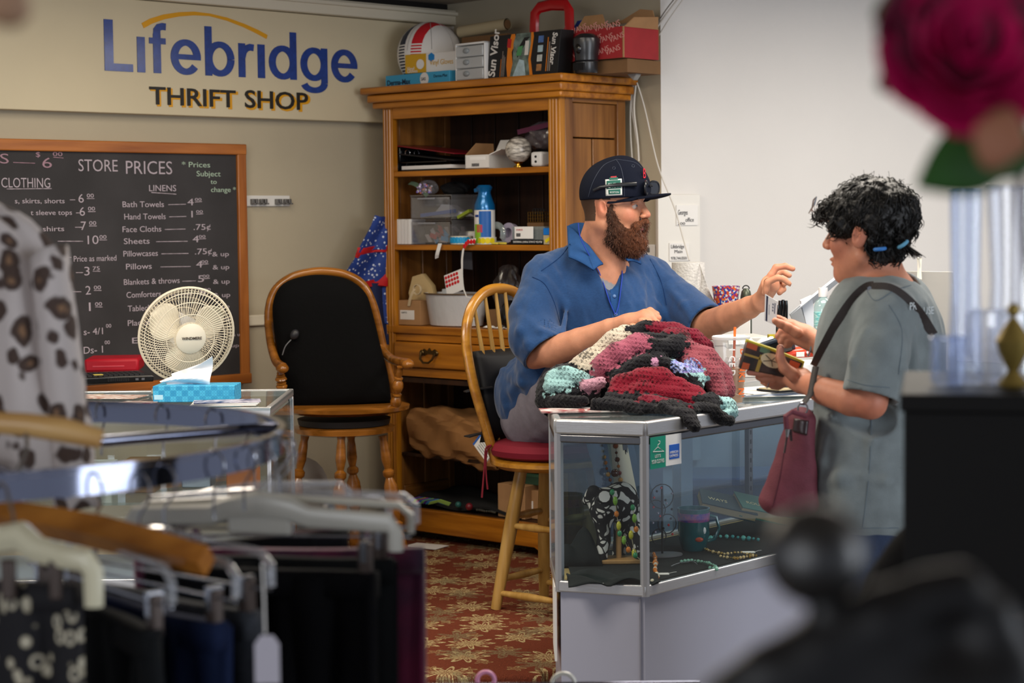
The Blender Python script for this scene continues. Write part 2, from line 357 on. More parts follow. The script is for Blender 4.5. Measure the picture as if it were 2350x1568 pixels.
# crown trim with a dark strip above painting the gap's shade, and chair rail on the left wall
x0,zt0 = WL.hit(234,0,-.07); x1,zt1 = WL.hit(1026,52,-.07)
t = B().bb(-4.2,-.0,-.085,0,zt1-.01,CEIL-.03); t.bb(-4.2,0,-.1,0,zt1+.045,CEIL-.055); struct(t.o('trim_1', m_trim, bev=.004, loc=WL.o, rot=(0,0,WL.a)))
struct(B().bb(-4.2,0,-.03,0,CEIL-.03,CEIL).o('trim_2', mat('shadow_gap','#1c1815',.9), loc=WL.o, rot=(0,0,WL.a)))
_,zr = WL.hit(590,735,0)
struct(B().bb(-3,0,-.018,0,zr-.022,zr+.022).o('trim_3', m_trim, bev=.006, loc=WL.o, rot=(0,0,WL.a)))
struct(B().bb(0,1.2,-.01,0,CEIL-.05,CEIL-.0).o('trim_4', mat('shadow_gap','#1c1815',.9), loc=WB.o, rot=(0,0,WB.a))); bpy.data.objects.remove(bpy.data.objects['trim_4'])
# thin vertical trim where the white wall starts
_,zc = WR.hit(1560,447,0)
# ------------------------------------------------------------------ shop sign on the left wall
m_sign = mat('sign_panel','#cfc2a4',.45,var=.05,vs=3,bump=.05,bs=30)
LW = (WL.o, (0,0,WL.a))
sg = thing('shop_sign','long cream fascia sign with blue and black shop lettering and yellow arc','sign',LW[0],WL.a)
SY = -.055
xa,za = WL.hit(0,255,SY); xb,zb = WL.hit(860,277,SY); zs = (za+zb)/2; ztop = zt1-.012
B().bb(-4.0,-.005,SY,-.001,zs,ztop).o('panel', m_sign, sg, bev=.003)
m_blue = mat('sign_blue','#1f3f8f',.3,coat=.4,var=.25,vs=60); m_yel = mat('sign_yellow','#d99a12',.4); m_blk = mat('sign_black','#1d1a17',.4)
def put_text(s, fr, parent, y, p0, p1, pt, m, bold=0, name='lettering', ext=.0012, space=1, label=None, shear=0):
    # p0,p1: left and right ends of the baseline, pt: a point at cap height above p0 (pixels)
    a = fr.hit(*p0,y); b = fr.hit(*p1,y); h = fr.hit(*pt,y)[1]-a[1]
    o = text(s, 1, m, parent, ext=ext, bold=bold, space=space, name=name, label=label, shear=shear)
    bx = [v.co.x for v in o.data.vertices]; by = [v.co.y for v in o.data.vertices]; w0 = min(bx); wd = max(bx)-w0; cap = .73
    sx = (b[0]-a[0])/max(wd,.01); sz = h/cap; o.scale = (sx,sz,1)
    o.rotation_euler = (PI/2,0,0); o.location = (a[0]-w0*sx, y-ext-.0004, (a[1]+b[1])/2 if abs(a[1]-b[1])<.02 else a[1]); return o
# the shop name, letter by letter: stems, bowls and hooks as strokes on the baseline
def stroke(pts, w, w2=None, rnd=False):   # thick polyline outline
    a=[];b=[];n=len(pts)
    for i in range(n):
        p=Vector(pts[i]); d=(Vector(pts[min(i+1,n-1)])-Vector(pts[max(i-1,0)])).normalized(); q=Vector((-d.y,d.x))
        t=i/(n-1); ww=(w if w2 is None else (w2+(w-w2)*abs(d.y)))/2; a.append(tuple(p+q*ww)); b.append(tuple(p-q*ww))
    return a+b[::-1]
def arcp(cx,cy,rx,ry,a0,a1,n=26): return [(cx+rx*math.cos(R(a0+(a1-a0)*i/n)), cy+ry*math.sin(R(a0+(a1-a0)*i/n))) for i in range(n+1)]
SW1=.155; XH=.70                          # stem width and x-height; cap height is 1
def glyph(c):
    rx,ry=.235,XH/2-.055; m=.235+SW1/2
    if c=='L': return [[(0,0),(.55,0),(.55,.15),(.17,.15),(.17,1),(0,1)]],.55
    if c=='i': return [[(0,0),(SW1,0),(SW1,XH),(0,XH)]],SW1
    if c=='f': return [[(.08,0),(.23,0),(.23,.78),(.08,.78)],stroke([(.155,.76),(.16,.86),(.2,.915),(.27,.935),(.34,.93)],.14),[(0,XH-.12),(.33,XH-.12),(.33,XH),(0,XH)]],.34
    if c=='e': return [stroke(arcp(m,XH/2,rx,ry,-38,-360),.15,.125),[(.1,XH/2-.05),(2*m-.005,XH/2-.05),(2*m-.005,XH/2+.055),(.1,XH/2+.055)]],2*m
    if c=='b': return [[(0,0),(SW1-.01,0),(SW1-.01,1),(0,1)],stroke(arcp(m,XH/2,rx,ry,0,360),.15,.125)],2*m
    if c=='d': return [[(2*m-SW1+.01,0),(2*m,0),(2*m,1),(2*m-SW1+.01,1)],stroke(arcp(m,XH/2,rx,ry,0,360),.15,.125)],2*m
    if c=='g': return [[(2*m-SW1+.01,-.05),(2*m,-.05),(2*m,XH),(2*m-SW1+.01,XH)],stroke(arcp(m,XH/2,rx,ry,0,360),.15,.125),stroke(arcp(m,-.05,rx,.155,0,-168,16),.15,.12)],2*m
    if c=='r': return [[(0,0),(SW1-.01,0),(SW1-.01,XH),(0,XH)],stroke([(.08,.42),(.11,.53),(.17,.6),(.25,.63),(.33,.62)],.14)],.33
ga=WL.hit(240,162,SY); gb=WL.hit(820,190,SY); gt=WL.hit(240,44,SY); gap=.088
word='Lifebridge'; tot=sum(glyph(c)[1] for c in word)+gap*(len(word)-1); gx=(gb[0]-ga[0])/tot; gzs=gt[1]-ga[1]; cx=0
for c in word:
    gl,wd=glyph(c); bm=B()
    for q,pl in enumerate(gl): bm.prism([(ga[0]+(cx+x)*gx, ga[1]+(gb[1]-ga[1])*(cx/tot)+y*gzs) for x,y in pl], SY-.0035-.0003*q, SY-.0002, 'y')
    bm.o('letter', m_blue, sg, smooth=30); cx+=wd+gap
for wd_,x_a,x_b,y_a,y_b in (('THRIFT',343,541,239,246),('SHOP',562,707,247,252)):
    put_text(wd_, WL, sg, SY+.0012, (x_a+2,y_a+4),(x_b+5,y_b+4),(x_a+4,y_a-39), m_yel, bold=.021, ext=.0015, label='yellow outline behind the black letters')
    put_text(wd_, WL, sg, SY-.002, (x_a,y_a),(x_b,y_b),(x_a,y_a-42), m_blk, bold=.012, ext=.001, label='black words below the shop name')
ap = [(327,59),(345,49),(375,39),(410,33),(445,31),(480,34),(520,44),(560,59),(590,73),(612,85)]
aw = [.010,.010,.009,.008,.007,.005,.006,.007,.008,.008]; pts=[]
for q in ap: x,z = WL.hit(*q,SY); pts.append((x,z))
top=[];bot=[]
for i,(x,z) in enumerate(pts):
    a=pts[max(i-1,0)]; c=pts[min(i+1,len(pts)-1)]; d=Vector((c[0]-a[0],c[1]-a[1])).normalized(); top.append((x-d.y*aw[i],z+d.x*aw[i])); bot.append((x+d.y*aw[i],z-d.x*aw[i]))
B().prism(bot+top[::-1], SY-.003, SY, 'y').o('arc', m_yel, sg, label='thin yellow arc over the letters')
# ------------------------------------------------------------------ chalkboard
cbx = thing('chalkboard','large black chalkboard price list in an oak frame on the beige wall','chalkboard',LW[0],WL.a)
CY = -.03
xr,zt = WL.hit(545,350,CY); _,zbm = WL.hit(566,862,CY); xl = -3.1
m_slate = mat('slate','#3b393b',.8,var=.28,vs=5,detail=8); m_oakf = wood('oak_frame','#b06a2c','#8f4f1c',.4)
B().bb(xl,xr,CY,-.002,zbm,zt).o('board', m_slate, cbx)
m_oakv = wood('oak_frame_v','#b06a2c','#8f4f1c',.4,axis='z')
B().bb(xl,xr+.035,CY-.014,-.001,zt-.01,zt+.032).o('frame_rail', m_oakf, cbx, bev=.004)
B().bb(xl,xr+.035,CY-.02,-.001,zbm-.03,zbm+.01).o('frame_rail', m_oakf, cbx, bev=.004)
B().bb(xr-.008,xr+.034,CY-.012,-.001,zbm-.03,zt+.03).o('frame_rail', m_oakv, cbx, bev=.004)
B().bb(xl+.2,xr-.1,CY-.05,CY-.02,zbm-.03,zbm-.015).o('chalk_ledge', m_oakf, cbx, bev=.003)
chk = mat('chalk','#c9bcc6',.95,var=.45,vs=60); chg = mat('chalk_green','#bcd3bd',.95,var=.4,vs=60); chp = mat('chalk_pink','#b28f9d',.95,var=.4,vs=60)
def ch(s,x,y,x2,h,m=chk,dy=None):         # chalk words: baseline from x,y to x2, cap height h in pixels
    put_text(s, WL, cbx, CY, (x,y),(x2,y+(x2-x)*(.03 if dy is None else dy)),(x,y-h), m, name='chalk_writing', ext=.0004, bold=-.004 if h>20 else .001)
def cl(x,y,x2,y2,m=chk,w=.0016):
    a=WL.hit(x,y,CY); b=WL.hit(x2,y2,CY); B().tube([(a[0],CY-.001,a[1]),(b[0],CY-.001,b[1])],w,4).o('chalk_line',m,cbx)
ch('STORE',180,392,270,29); ch('PRICES',289,398,395,32)
ch('* Prices',417,383,482,13,chg); ch('Subject',451,404,506,13,chg); ch('to',483,422,497,11,chg); ch('change *',484,440,541,12,chg)
ch('LINENS',342,438,404,15); cl(347,442,404,446)
ch('S',0,375,20,24,chp); cl(30,373,80,375,chp); ch('6',97,385,119,25,chp); ch('$',82,360,92,12,chp); ch('00',121,358,143,10,chp); cl(122,361,145,363,chp)
ch('CLOTHING',3,429,115,24); cl(15,434,118,433)
L = [('Bath Towels',281,474,376,386,426,'4'),('Hand Towels',285,502,380,388,427,'1'),('Face Cloths',281,531,370,378,425,'.75\u00a2'),('Sheets',284,559,343,358,430,'4'),('Pillowcases',283,587,362,370,432,'.75\u00a2'),('Pillows',289,617,348,368,437,'4'),('Blankets & throws',284,650,412,418,449,'5'),('Comforters',290,681,369,380,440,'8')]
for i,(s,x,y,x2,a,b,p) in enumerate(L):
    ch(s,x,y,x2,14); cl(a,y-4,b,y-5)
    if p[0]=='.': ch(p,441+i*1.5,y-3,480+i*1.5,14,dy=-.02)
    else:
        ch(p,430+i*4+(5 if p=='1' else 0),y-3,(444 if p!='1' else 438)+i*4,16); ch('00',447+i*3,y-13,462+i*3,7); cl(447+i*3,y-10,463+i*3,y-11)
    if i>3: ch('& up',487+(i-4)*1,y+2,525+(i-4)*1,11,dy=-.04)
ch('Tablecloths',293,712,372,14); ch('Placemats',293,745,372,14); ch('up',510,707,526,9); ch('up',514,735,529,9)
ch('& up',533,772,556,8,dy=-.03); ch('up',531,797,548,8,dy=-.03); ch('E',303,788,317,14)
R2 = [('s, skirts, shorts',34,465,148,160,172,'6'),('t sleeve tops',70,492,165,174,185,'6'),('shirts',98,530,147,172,188,'7'),('',0,0,0,132,190,'10'),('',0,0,0,148,163,'P'),('',0,0,0,174,190,'3'),('',0,0,0,160,186,'2'),('',0,0,0,0,0,'1')]
yy = [465,495,528,560,597,632,676,714]
for i,(s,x,y,x2,a,b,p) in enumerate(R2):
    if s: ch(s,x,y,x2,12)
    if a: cl(a,yy[i]-6,b,yy[i]-6)
    if p=='P': ch('Price as marked',169,598,267,14)
    else:
        xx = 180+i*2.7 if p!='10' else 201
        ch(p,xx+(5 if p=='1' else 0),yy[i],xx+({'1':9,'10':25}.get(p,12)),21); xq = xx+(19 if p!='10' else 27); ch('00' if i!=5 else '75',xq,yy[i]-12,xq+16,9); cl(xq,yy[i]-9,xq+17,yy[i]-9)
ch('s- 4/1',192,770,236,16,dy=-.08); ch('00',243,752,255,9); ch('Ds- 1',192,812,236,17,dy=-.05); ch('00',240,790,252,9)
# ------------------------------------------------------------------ key rack on the wall
kr = thing('key_rack','white strip of small grey hooks on the beige wall right of the chalkboard','key rack',LW[0],WL.a)
a = WL.hit(562,474,0); b = WL.hit(667,449,0); m_wp = mat('white_plastic','#dcdad6',.35,coat=.2); m_gr = mat('grey_metal','#7f7d7b',.35,metal=.7)
B().bb(a[0],b[0]-.012,-.01,-.001,a[1],b[1]).o('backing',m_wp,kr,bev=.002)
for px in (577,585,597,606,633,640,652,661):
    x,z = WL.hit(px,462,-.01); B().bb(x-.006,x+.006,-.026,-.01,z-.013,z+.009).bb(x-.006,x+.006,-.036,-.026,z-.013,z-.007).o('hook',m_gr,kr,bev=.001)
# ------------------------------------------------------------------ white board post with notes on the white wall
nb = thing('notice_panel','white painted board with two handwritten notes on the white wall','notice board',WR.o,WR.a)
a = WR.hit(1510,447,-.03); b = WR.hit(1608,640,-.03)
B().bb(a[0]+.0,b[0],-.03,-.001,.6,a[1]).o('panel',mat('board_white','#e2dfd9',.5,bump=.1,bs=30),nb,bev=.003)
ink = mat('ink_black','#22222a',.6); m_paper = mat('paper','#e9e7e4',.8,var=.03,vs=10)
a = WR.hit(1552,471,-.033); b = WR.hit(1601,517,-.033)
B().bb(a[0],b[0],-.035,-.0305,b[1],a[1]).o('note',m_paper,nb)
for s,x,y,x2,h in (('Georges',1556,493,1578,12),('office',1573,509,1592,10),('200',1555,516,1572,6)): put_text(s,WR,nb,-.0355,(x,y),(x2,y),(x,y-h),ink,name='handwriting',ext=.0003)
a = WR.hit(1536,558,-.033); b = WR.hit(1581,598,-.033)
B().bb(a[0],b[0],-.035,-.0305,b[1],a[1]).o('note',m_paper,nb)
for s,x,y,x2,h in (('Lifebridge',1540,570,1570,9),('Main',1548,581,1566,8),('978.744.0501',1540,596,1576,7)): put_text(s,WR,nb,-.0355,(x,y),(x2,y),(x,y-h),ink,name='handwriting',ext=.0003)
ol = thing('wall_outlet','white double power outlet on the beige strip behind the cap','outlet',WB.o,WB.a)
a = WB.hit(1478,561,0); b = WB.hit(1507,583,0); B().bb(a[0],b[0],-.012,-.001,b[1]-.05,a[1]).o('plate',m_wp,ol,bev=.003)
for dz in (-.02,-.06): B().bb((a[0]+b[0])/2-.008,(a[0]+b[0])/2+.008,-.016,-.012,a[1]+dz-.01,a[1]+dz+.008).o('socket',mat('dark_slot','#555352',.5),ol,bev=.001)
# ================================================================== oak cabinet
oak = wood('oak','#bd771c','#8c500c',.36); oakv = wood('oak_v','#c2801e','#91560e',.36,axis='z'); oakd = wood('oak_dark_shaded','#3b200d','#241206',.6,axis='z',coat=0); oaks = wood('oak_side','#94622e','#6d421a',.42,axis='z',scale=.8)  # inner boards: dark oak with the cabinet's interior shade put into its brown
oaky = wood('oak_y','#94622e','#6d421a',.42,axis='y')
cab = thing('oak_cabinet','tall open oak cabinet with moulded cornice, shelves and two drawers','cabinet',CAB.o,CAB.a)
def cz(px,py,y=0): return CAB.hit(px,py,y)[1]
ztopc = cz(1290,167,-.05); zc0 = cz(1290,212,-.03); SW=.055
rails = dict(top0=cz(1000,268)-.0, sh1=cz(1100,392), sh2=cz(1100,567), cnt=cz(1000,752), drb=cz(1000,848), bot=cz(1100,1195))
print('CAB', ztopc, zc0, rails)
# cornice: three stepped mouldings mitred round front and sides
def cor(y0,y1,ov,nm='cornice_step'):
    return B().bb(-ov,CW+ov,-ov,CD+.0,y0,y1).o(nm, oak, cab, bev=.006)
cor(ztopc-.028,ztopc,.065); cor(ztopc-.062,ztopc-.03,.045); cor(ztopc-.085,ztopc-.06,.03,'cornice_bead'); cor(zc0,ztopc-.084,.018)
# corner stiles
for x0,x1 in ((0,SW),(CW-SW-.005,CW)):
    s = B().bb(x0,x1,0,.03,.02,zc0)
    s.o('stile', oakv, cab, bev=.003)
    for k in range(3): B().cyl((x0+.012+k*.015,-.001,.12),(x0+.012+k*.015,-.001,zc0-.02),.0045,n=6).o('reed', oakv, cab)
B().bb(SW,CW-SW,.002,.026,rails['top0'],zc0).o('top_rail', oak, cab, bev=.003)
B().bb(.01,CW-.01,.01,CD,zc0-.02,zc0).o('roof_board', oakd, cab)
# sides: frame and panels
for X,xi in ((CW,1),(0,-1)):
    def sb(y0,y1,z0,z1,th,nm,m=oaks,bev=.003):
        x1 = X-th*xi if xi>0 else X+th; B().bb(min(X-.0*xi,x1),max(X,x1),y0,y1,z0,z1).o(nm,m,cab,bev=bev)
    sb(.03,.075,.02,zc0,.022,'side_stile'); sb(CD-.05,CD,.02,zc0,.022,'side_stile')
    sb(.075,CD-.05,zc0-.03,zc0,.022,'side_rail',oaky); sb(.075,CD-.05,.08,.2,.022,'side_rail',oaky)
    xin = X-.010*xi
    def pn(y0,y1,z0,z1,nm): B().bb(min(xin,xin-.008*xi),max(xin,xin-.008*xi),y0,y1,z0,z1).o(nm,oaks,cab,bev=.003)
    pn(.076,CD-.051,zc0-.16,zc0-.031,'side_panel'); pn(.076,.195,.2,zc0-.165,'side_panel'); pn(.202,CD-.051,.2,zc0-.165,'side_panel')
# back planks
n = 7
for i in range(n):
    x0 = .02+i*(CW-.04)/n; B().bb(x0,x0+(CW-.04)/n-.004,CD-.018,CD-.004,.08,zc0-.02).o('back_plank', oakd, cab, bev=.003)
# shelves
for k in ('sh1','sh2'):
    B().bb(.022,CW-.022,.005,CD-.02,rails[k]-.014,rails[k]+.008).o('shelf', oak, cab, bev=.003)
zcn = rails['cnt']
B().bb(.0,CW,-.004,CD-.02,zcn-.03,zcn+.002).o('counter_shelf', oak, cab, bev=.004)
B().bb(SW,CW-SW,.003,.02,zcn-.06,zcn-.03).o('drawer_rail', oak, cab, bev=.002)
B().bb(SW,CW-SW,.003,.02,rails['drb']-.035,rails['drb']).o('drawer_rail', oak, cab, bev=.002)
brass = mat('old_brass','#5d4a2c',.35,metal=.9,bump=.2,bs=80)
mid = (SW+CW-SW)/2
for x0,x1 in ((SW+.004,mid-.006),(mid+.006,CW-SW-.004)):
    d = B().bb(x0,x1,-.012,.02,rails['drb']+.003,zcn-.063).o('drawer', oak, cab, bev=.006)
    xm=(x0+x1)/2; zm=(rails['drb']+zcn-.06)/2
    h = B(); h.ball((xm-.04,-.018,zm+.012),(.012,.006,.012),10); h.ball((xm+.04,-.018,zm+.012),(.012,.006,.012),10)
    h.tube([(xm-.04,-.024,zm+.012),(xm-.034,-.034,zm-.012),(xm-.015,-.037,zm-.026),(xm+.015,-.037,zm-.026),(xm+.034,-.034,zm-.012),(xm+.04,-.024,zm+.012)],.0045,8)
    h.prism([(xm-.05,zm+.012),(xm-.03,zm+.028),(xm-.012,zm+.02),(xm,zm+.032),(xm+.012,zm+.02),(xm+.03,zm+.028),(xm+.05,zm+.012),(xm+.03,zm),(xm+.012,zm+.008),(xm-.012,zm+.008),(xm-.03,zm)],-.016,-.012,'y')
    h.o('handle', brass, d)
B().bb(mid-.006,mid+.006,.003,.02,rails['drb'],zcn-.06).o('drawer_divider', oakv, cab)
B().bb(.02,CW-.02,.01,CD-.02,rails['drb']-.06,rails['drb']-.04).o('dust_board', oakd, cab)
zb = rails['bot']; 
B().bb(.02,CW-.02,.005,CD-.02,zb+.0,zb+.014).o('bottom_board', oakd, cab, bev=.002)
B().bb(.0,CW,-.01,.02,zb-.075,zb+.016).o('bottom_rail', oak, cab, bev=.004)
for x,sg_ in ((0,1),(CW,-1)):
    pts = [(x,zb-.07),(x+sg_*.15,zb-.07),(x+sg_*.12,zb-.085),(x+sg_*.08,zb-.09),(x+sg_*.06,.03),(x+sg_*.05,0),(x,0)]
    B().prism(pts,-.01,.012,'y').o('bracket_foot', oak, cab, bev=.003)
for x0 in (0,CW-.03): B().bb(x0,x0+.03,CD-.04,CD,0,.1).o('rear_foot', oakd, cab)
B().bb(-.004,.012,-.004,.0,1.12,1.17).o('hinge', brass, cab)
B().bb(-.004,.012,-.004,.0,.52,.57).o('hinge', brass, cab)
# ================================================================== things on and in the cabinet
def it(name,label,cat,px,py,ly,z=None,group=None,rz=0):      # stands on the cabinet where that pixel meets depth ly
    x,zz = CAB.hit(px,py,ly); w_ = CAB.w(x,ly,zz if z is None else z); return thing(name,label,cat,w_,CAB.a+rz,group)
def ln(p0,p1,ly): a=CAB.hit(*p0,ly); b=CAB.hit(*p1,ly); return abs(b[0]-a[0]), abs(b[1]-a[1])
ZT = ztopc+.001; Z1 = rails['sh1']+.010; Z2 = rails['sh2']+.010; Z3 = rails['cnt']+.004; Z4 = zb+.016
def M_(n,c,r=.6,**k): return mat(n,c,r,**k)
black = M_('black_matt','#17171a',.55); blackg = M_('black_gloss','#101012',.2,coat=.4); card = M_('cardboard','#a98057',.85,var=.1,vs=20); cardd = M_('cardboard_dark','#7b5a3a',.85,var=.12,vs=14)
wht = M_('white_card','#e3e0dc',.6); red = M_('red_plastic','#b31218',.35,coat=.3); clear = glass('clear_plastic',(.93,.95,.96),base=.07,rough=.12,op=.08); clr2 = glass('frosted_plastic',(.85,.87,.88),base=.08,rough=.25,op=.45)
def lbl(s,x,z,size,m,parent,y,**k): return text(s,size,m,parent,loc=(x,y,z),ext=.0003,**k)
# --- top
YF=.06
t = it('glove_box','light blue flat box of gloves lying on the cabinet top at its left end','box',885,195,YF,ZT,rz=R(-4))
w,_ = ln((885,195),(1043,180),YF); h=.052
bl=M_('box_blue','#3f9fc9',.5); B().bb(0,w,0,.12,0,h).o('carton',bl,t,bev=.002); lbl('Derma-Max',.01,.012,.03,M_('ink_navy','#14263f',.5),t,-.0012,bold=.0006); lbl('Derma-Max',w*.76,.028,.017,M_('ink_navy','#14263f',.5),t,-.0012)
e=B(); e.lathe([(.0,0),(.026,0),(.026,.001),(0,.001)],(0,0,0),20,Matrix.Rotation(PI/2,3,'X')); e.o('oval_badge',wht,t,loc=(w*.62,-.0015,h*.5)); lbl('SAS',w*.62-.018,h*.5-.006,.018,M_('ink_navy','#14263f',.5),t,-.004)
hb=h
t = it('glove_box','yellow and white carton of vinyl gloves stacked on the blue box','box',930,167,YF+.0,ZT+hb+.003,rz=R(5)); w,_=ln((930,167),(1043,160),YF); h=ln((930,167),(930,124),YF)[1]
ylw=M_('box_yellow','#cf9f22',.5); B().bb(0,w*.4,0,.11,0,h).o('carton_end',ylw,t,bev=.001); B().bb(w*.4,w,0,.11,0,h).o('carton',wht,t,bev=.001)
B().prism([(w*.5+.018*math.cos(R(60*k+30)),h*.78+.018*math.sin(R(60*k+30))) for k in range(6)],-.001,0,'y').o('hexagon_badge',M_('cyan','#1c7fc4',.5),t)
lbl('Vinyl Gloves',w*.47,h*.36,.030,ylw,t,-.001,sx=.8); lbl('Vinyl',.01,h*.16,.02,wht,t,-.001); lbl('Gloves',.01,h*.02,.02,wht,t,-.001)
B().lathe([(.0,0),(.02,0),(.02,.001),(0,.001)],(0,0,0),18,Matrix.Rotation(PI/2,3,'X')).o('glove_picture',wht,t,loc=(w*.29,-.0005,h*.45))
gh=h
# volleyball behind the boxes
c = CAB.hit(987,125,.2); r = ln((933,120),(1041,120),.2)[0]/2
t = thing('volleyball','white ball with red and dark blue panels behind the glove boxes','ball',CAB.w(c[0],.2,ZT+r),CAB.a)
def ballm():
    m=mat('ball_skin','#e4e1dd',.5); n,l=nodes(m); b=n['Principled BSDF']; tc=n.new('ShaderNodeTexCoord'); sp=n.new('ShaderNodeSeparateXYZ'); l.new(tc.outputs['Object'],sp.inputs[0])
    def band(ax,lo,hi):
        g=n.new('ShaderNodeMath');g.operation='GREATER_THAN';g.inputs[1].default_value=lo;l.new(sp.outputs[ax],g.inputs[0]);q=n.new('ShaderNodeMath');q.operation='LESS_THAN';q.inputs[1].default_value=hi;l.new(sp.outputs[ax],q.inputs[0]);m2=n.new('ShaderNodeMath');m2.operation='MULTIPLY';l.new(g.outputs[0],m2.inputs[0]);l.new(q.outputs[0],m2.inputs[1]);return m2.outputs[0]
    wv=n.new('ShaderNodeTexWave');wv.bands_direction='Z';wv.inputs['Scale'].default_value=26;l.new(tc.outputs['Object'],wv.inputs[0])
    gt=n.new('ShaderNodeMath');gt.operation='GREATER_THAN';gt.inputs[1].default_value=.45;l.new(wv.outputs[1],gt.inputs[0])
    up=band(2,.045,1); mxx=n.new('ShaderNodeMath');mxx.operation='MAXIMUM';l.new(gt.outputs[0],mxx.inputs[0]);l.new(up,mxx.inputs[1])
    last=None
    for lo,hi,c_ in ((-.062,-.015,'#1f2740'),(.02,.066,'#c8202c')):
        k=band(0,lo,hi);mm=n.new('ShaderNodeMath');mm.operation='MULTIPLY';l.new(k,mm.inputs[0]);l.new(mxx.outputs[0],mm.inputs[1]);mx=n.new('ShaderNodeMixRGB');l.new(mm.outputs[0],mx.inputs[0])
        if last: l.new(last,mx.inputs[1])
        else: mx.inputs[1].default_value=lin('#e4e1dd')
        mx.inputs[2].default_value=lin(c_);last=mx.outputs[0]
    l.new(last,b.inputs['Base Color']);return m
B().ball((0,0,0),r,32).o('ball_skin',ballm(),t)
for k in range(4):
    a=[(r*1.003*math.cos(u)*math.cos(k*.8),r*1.003*math.cos(u)*math.sin(k*.8),r*1.003*math.sin(u)) for u in np.linspace(.1,PI-.1,18)]
    B().tube(a,.0012,5).o('seam',M_('seam_grey','#a7a3a0',.7),t)
# white card behind ball, beige roll
t = it('card_sheet','pale grey card leaning behind the ball in the corner of the cabinet top','card',1009,90,.30,ZT,rz=0); h=cz(1022,63,.30)-ZT; w=ln((1007,80),(1038,80),.3)[0]
B().bb(0,w,0,.004,0,h).bb(0,.004,0,.03,0,h).o('sheet',M_('pale_grey','#b9bab6',.6),t)
c=CAB.hit(1057,75,.27); e=CAB.hit(1165,62,.27); r=.018
t=thing('paper_roll','beige cardboard tube lying behind the white drawers','tube',CAB.w(c[0],.27,cz(1110,68,.27)),CAB.a)
bg=M_('beige_card','#b8a988',.8); L=e[0]-c[0]
q=B(); q.tube([(0,0,0),(L,0,.012)],r+.006,20,cap=False); q.o('tube_wall',bg,t); B().tube([(L-.003,0,.012),(L,0,.012)],r,20).o('tube_mouth',cardd,t)
# stack below the roll: a box so that it rests
t=it('carton','plain brown carton under the beige tube behind the drawers','box',1060,120,.25,ZT); hh=cz(1110,68,.27)-ZT-.026; B().bb(0,L*.95,0,.08,0,hh).bb(.0,L*.95,-.001,.0,hh*.45,hh*.5).o('carton',cardd,t,bev=.002)
# plastic drawers
t=it('storage_tower','small white tower of three translucent plastic drawers on the cabinet top','drawers',1045,181,.03,ZT,rz=R(-4)); w,_=ln((1045,181),(1118,176),.03); h=ln((1045,181),(1045,92),.03)[1]; wp=M_('white_shell','#e8e7e6',.35)
B().bb(0,.006,0,.16,0,h).bb(w-.006,w,0,.16,0,h).bb(0,w,0,.16,h-.008,h).bb(0,w,0,.16,0,.006).bb(0,w,.154,.16,0,h).o('shell',wp,t,bev=.002)
for k in range(3):
    z0=.008+k*(h-.018)/3; dh=(h-.018)/3-.003; d=B().bb(.008,w-.008,-.004,.14,z0,z0+dh).o('drawer',clr2,t,bev=.004); B().ball((w*.42,-.008,z0+dh*.55),(.017,.008,.011),12).o('pull',M_('smoke_plastic','#8d9396',.3),d)
# sun visor box
t=it('product_box','black and orange car sun visor box leaning on the cabinet top','box',1117,175,.035,ZT,rz=R(-3)); w,_=ln((1117,175),(1287,163),.035); h=ln((1117,175),(1117,72),.035)[1]*.97
sh=.022
def sk(x,z): return (x+sh*z/h, z)
B().prism([sk(0,0),sk(w,0),sk(w,h),sk(0,h)],0,.07,'y').o('carton',black,t,bev=.001)
org=M_('print_orange','#d77a1a',.5); pw=M_('print_white','#d8d4cf',.5)
def patch(poly,m,nm='print_patch',y=-.0006): B().prism([sk(a*w,b*h) for a,b in poly],y,0,'y').o(nm,m,t)
patch([(.30,.0),(.40,.0),(.36,.3),(.33,.6),(.38,.8),(.36,1),(.31,1),(.27,.7),(.27,.3)],org,y=-.0005)
patch([(.33,.0),(.63,.0),(.60,.4),(.62,.8),(.58,1),(.38,1),(.35,.8),(.36,.35)],M_('print_car','#7d8f86',.5,var=.7,vs=28),'car_picture',-.0008)
patch([(.42,.45),(.55,.85),(.58,.9),(.50,.9),(.40,.6)],black,y=-.0012); patch([(.37,.02),(.56,.02),(.52,.38),(.45,.42)],M_('print_sky','#b6cfd8',.5,var=.3,vs=30),y=-.0011); patch([(.40,.5),(.47,.5),(.49,.72),(.42,.7)],M_('print_green','#4f8f5c',.5),y=-.0013)
patch([(.62,.0),(.66,0),(.61,.4),(.63,.9),(.62,1),(.59,1),(.60,.75),(.58,.4)],org,y=-.0014)
patch([(.52,.5),(.57,.5),(.57,.82),(.52,.82)],pw,y=-.0016); 
for k in range(4):
    z=.12+k*.21; patch([(.70,z),(.77,z),(.77,z+.15),(.70,z+.15)],[M_('print_tan','#b07c4c',.5,var=.4,vs=50),M_('print_grey','#c4c9c6',.5,var=.3,vs=60),M_('print_sky','#b6cfd8',.5,var=.3,vs=30),M_('print_blue','#5a7fc0',.5,var=.5,vs=40)][k],'photo_inset')
for k in range(3): patch([(.83+k*.025,.1),(.84+k*.025,.1),(.84+k*.025,.85-.1*k),(.83+k*.025,.85-.1*k)],M_('print_dim','#9c8f86',.5) if k else org)
text('Sun Visor',.052,pw,t,loc=(.045,-.002,.01),rot=(PI/2,-PI/2+.17,0),bold=.0012,sx=.9,name='lettering'); text('Sun Visor',.034,pw,t,loc=(w*.955+.0,-.002,h*.95),rot=(PI/2,PI/2+.17,0),bold=.0008,sx=.9)
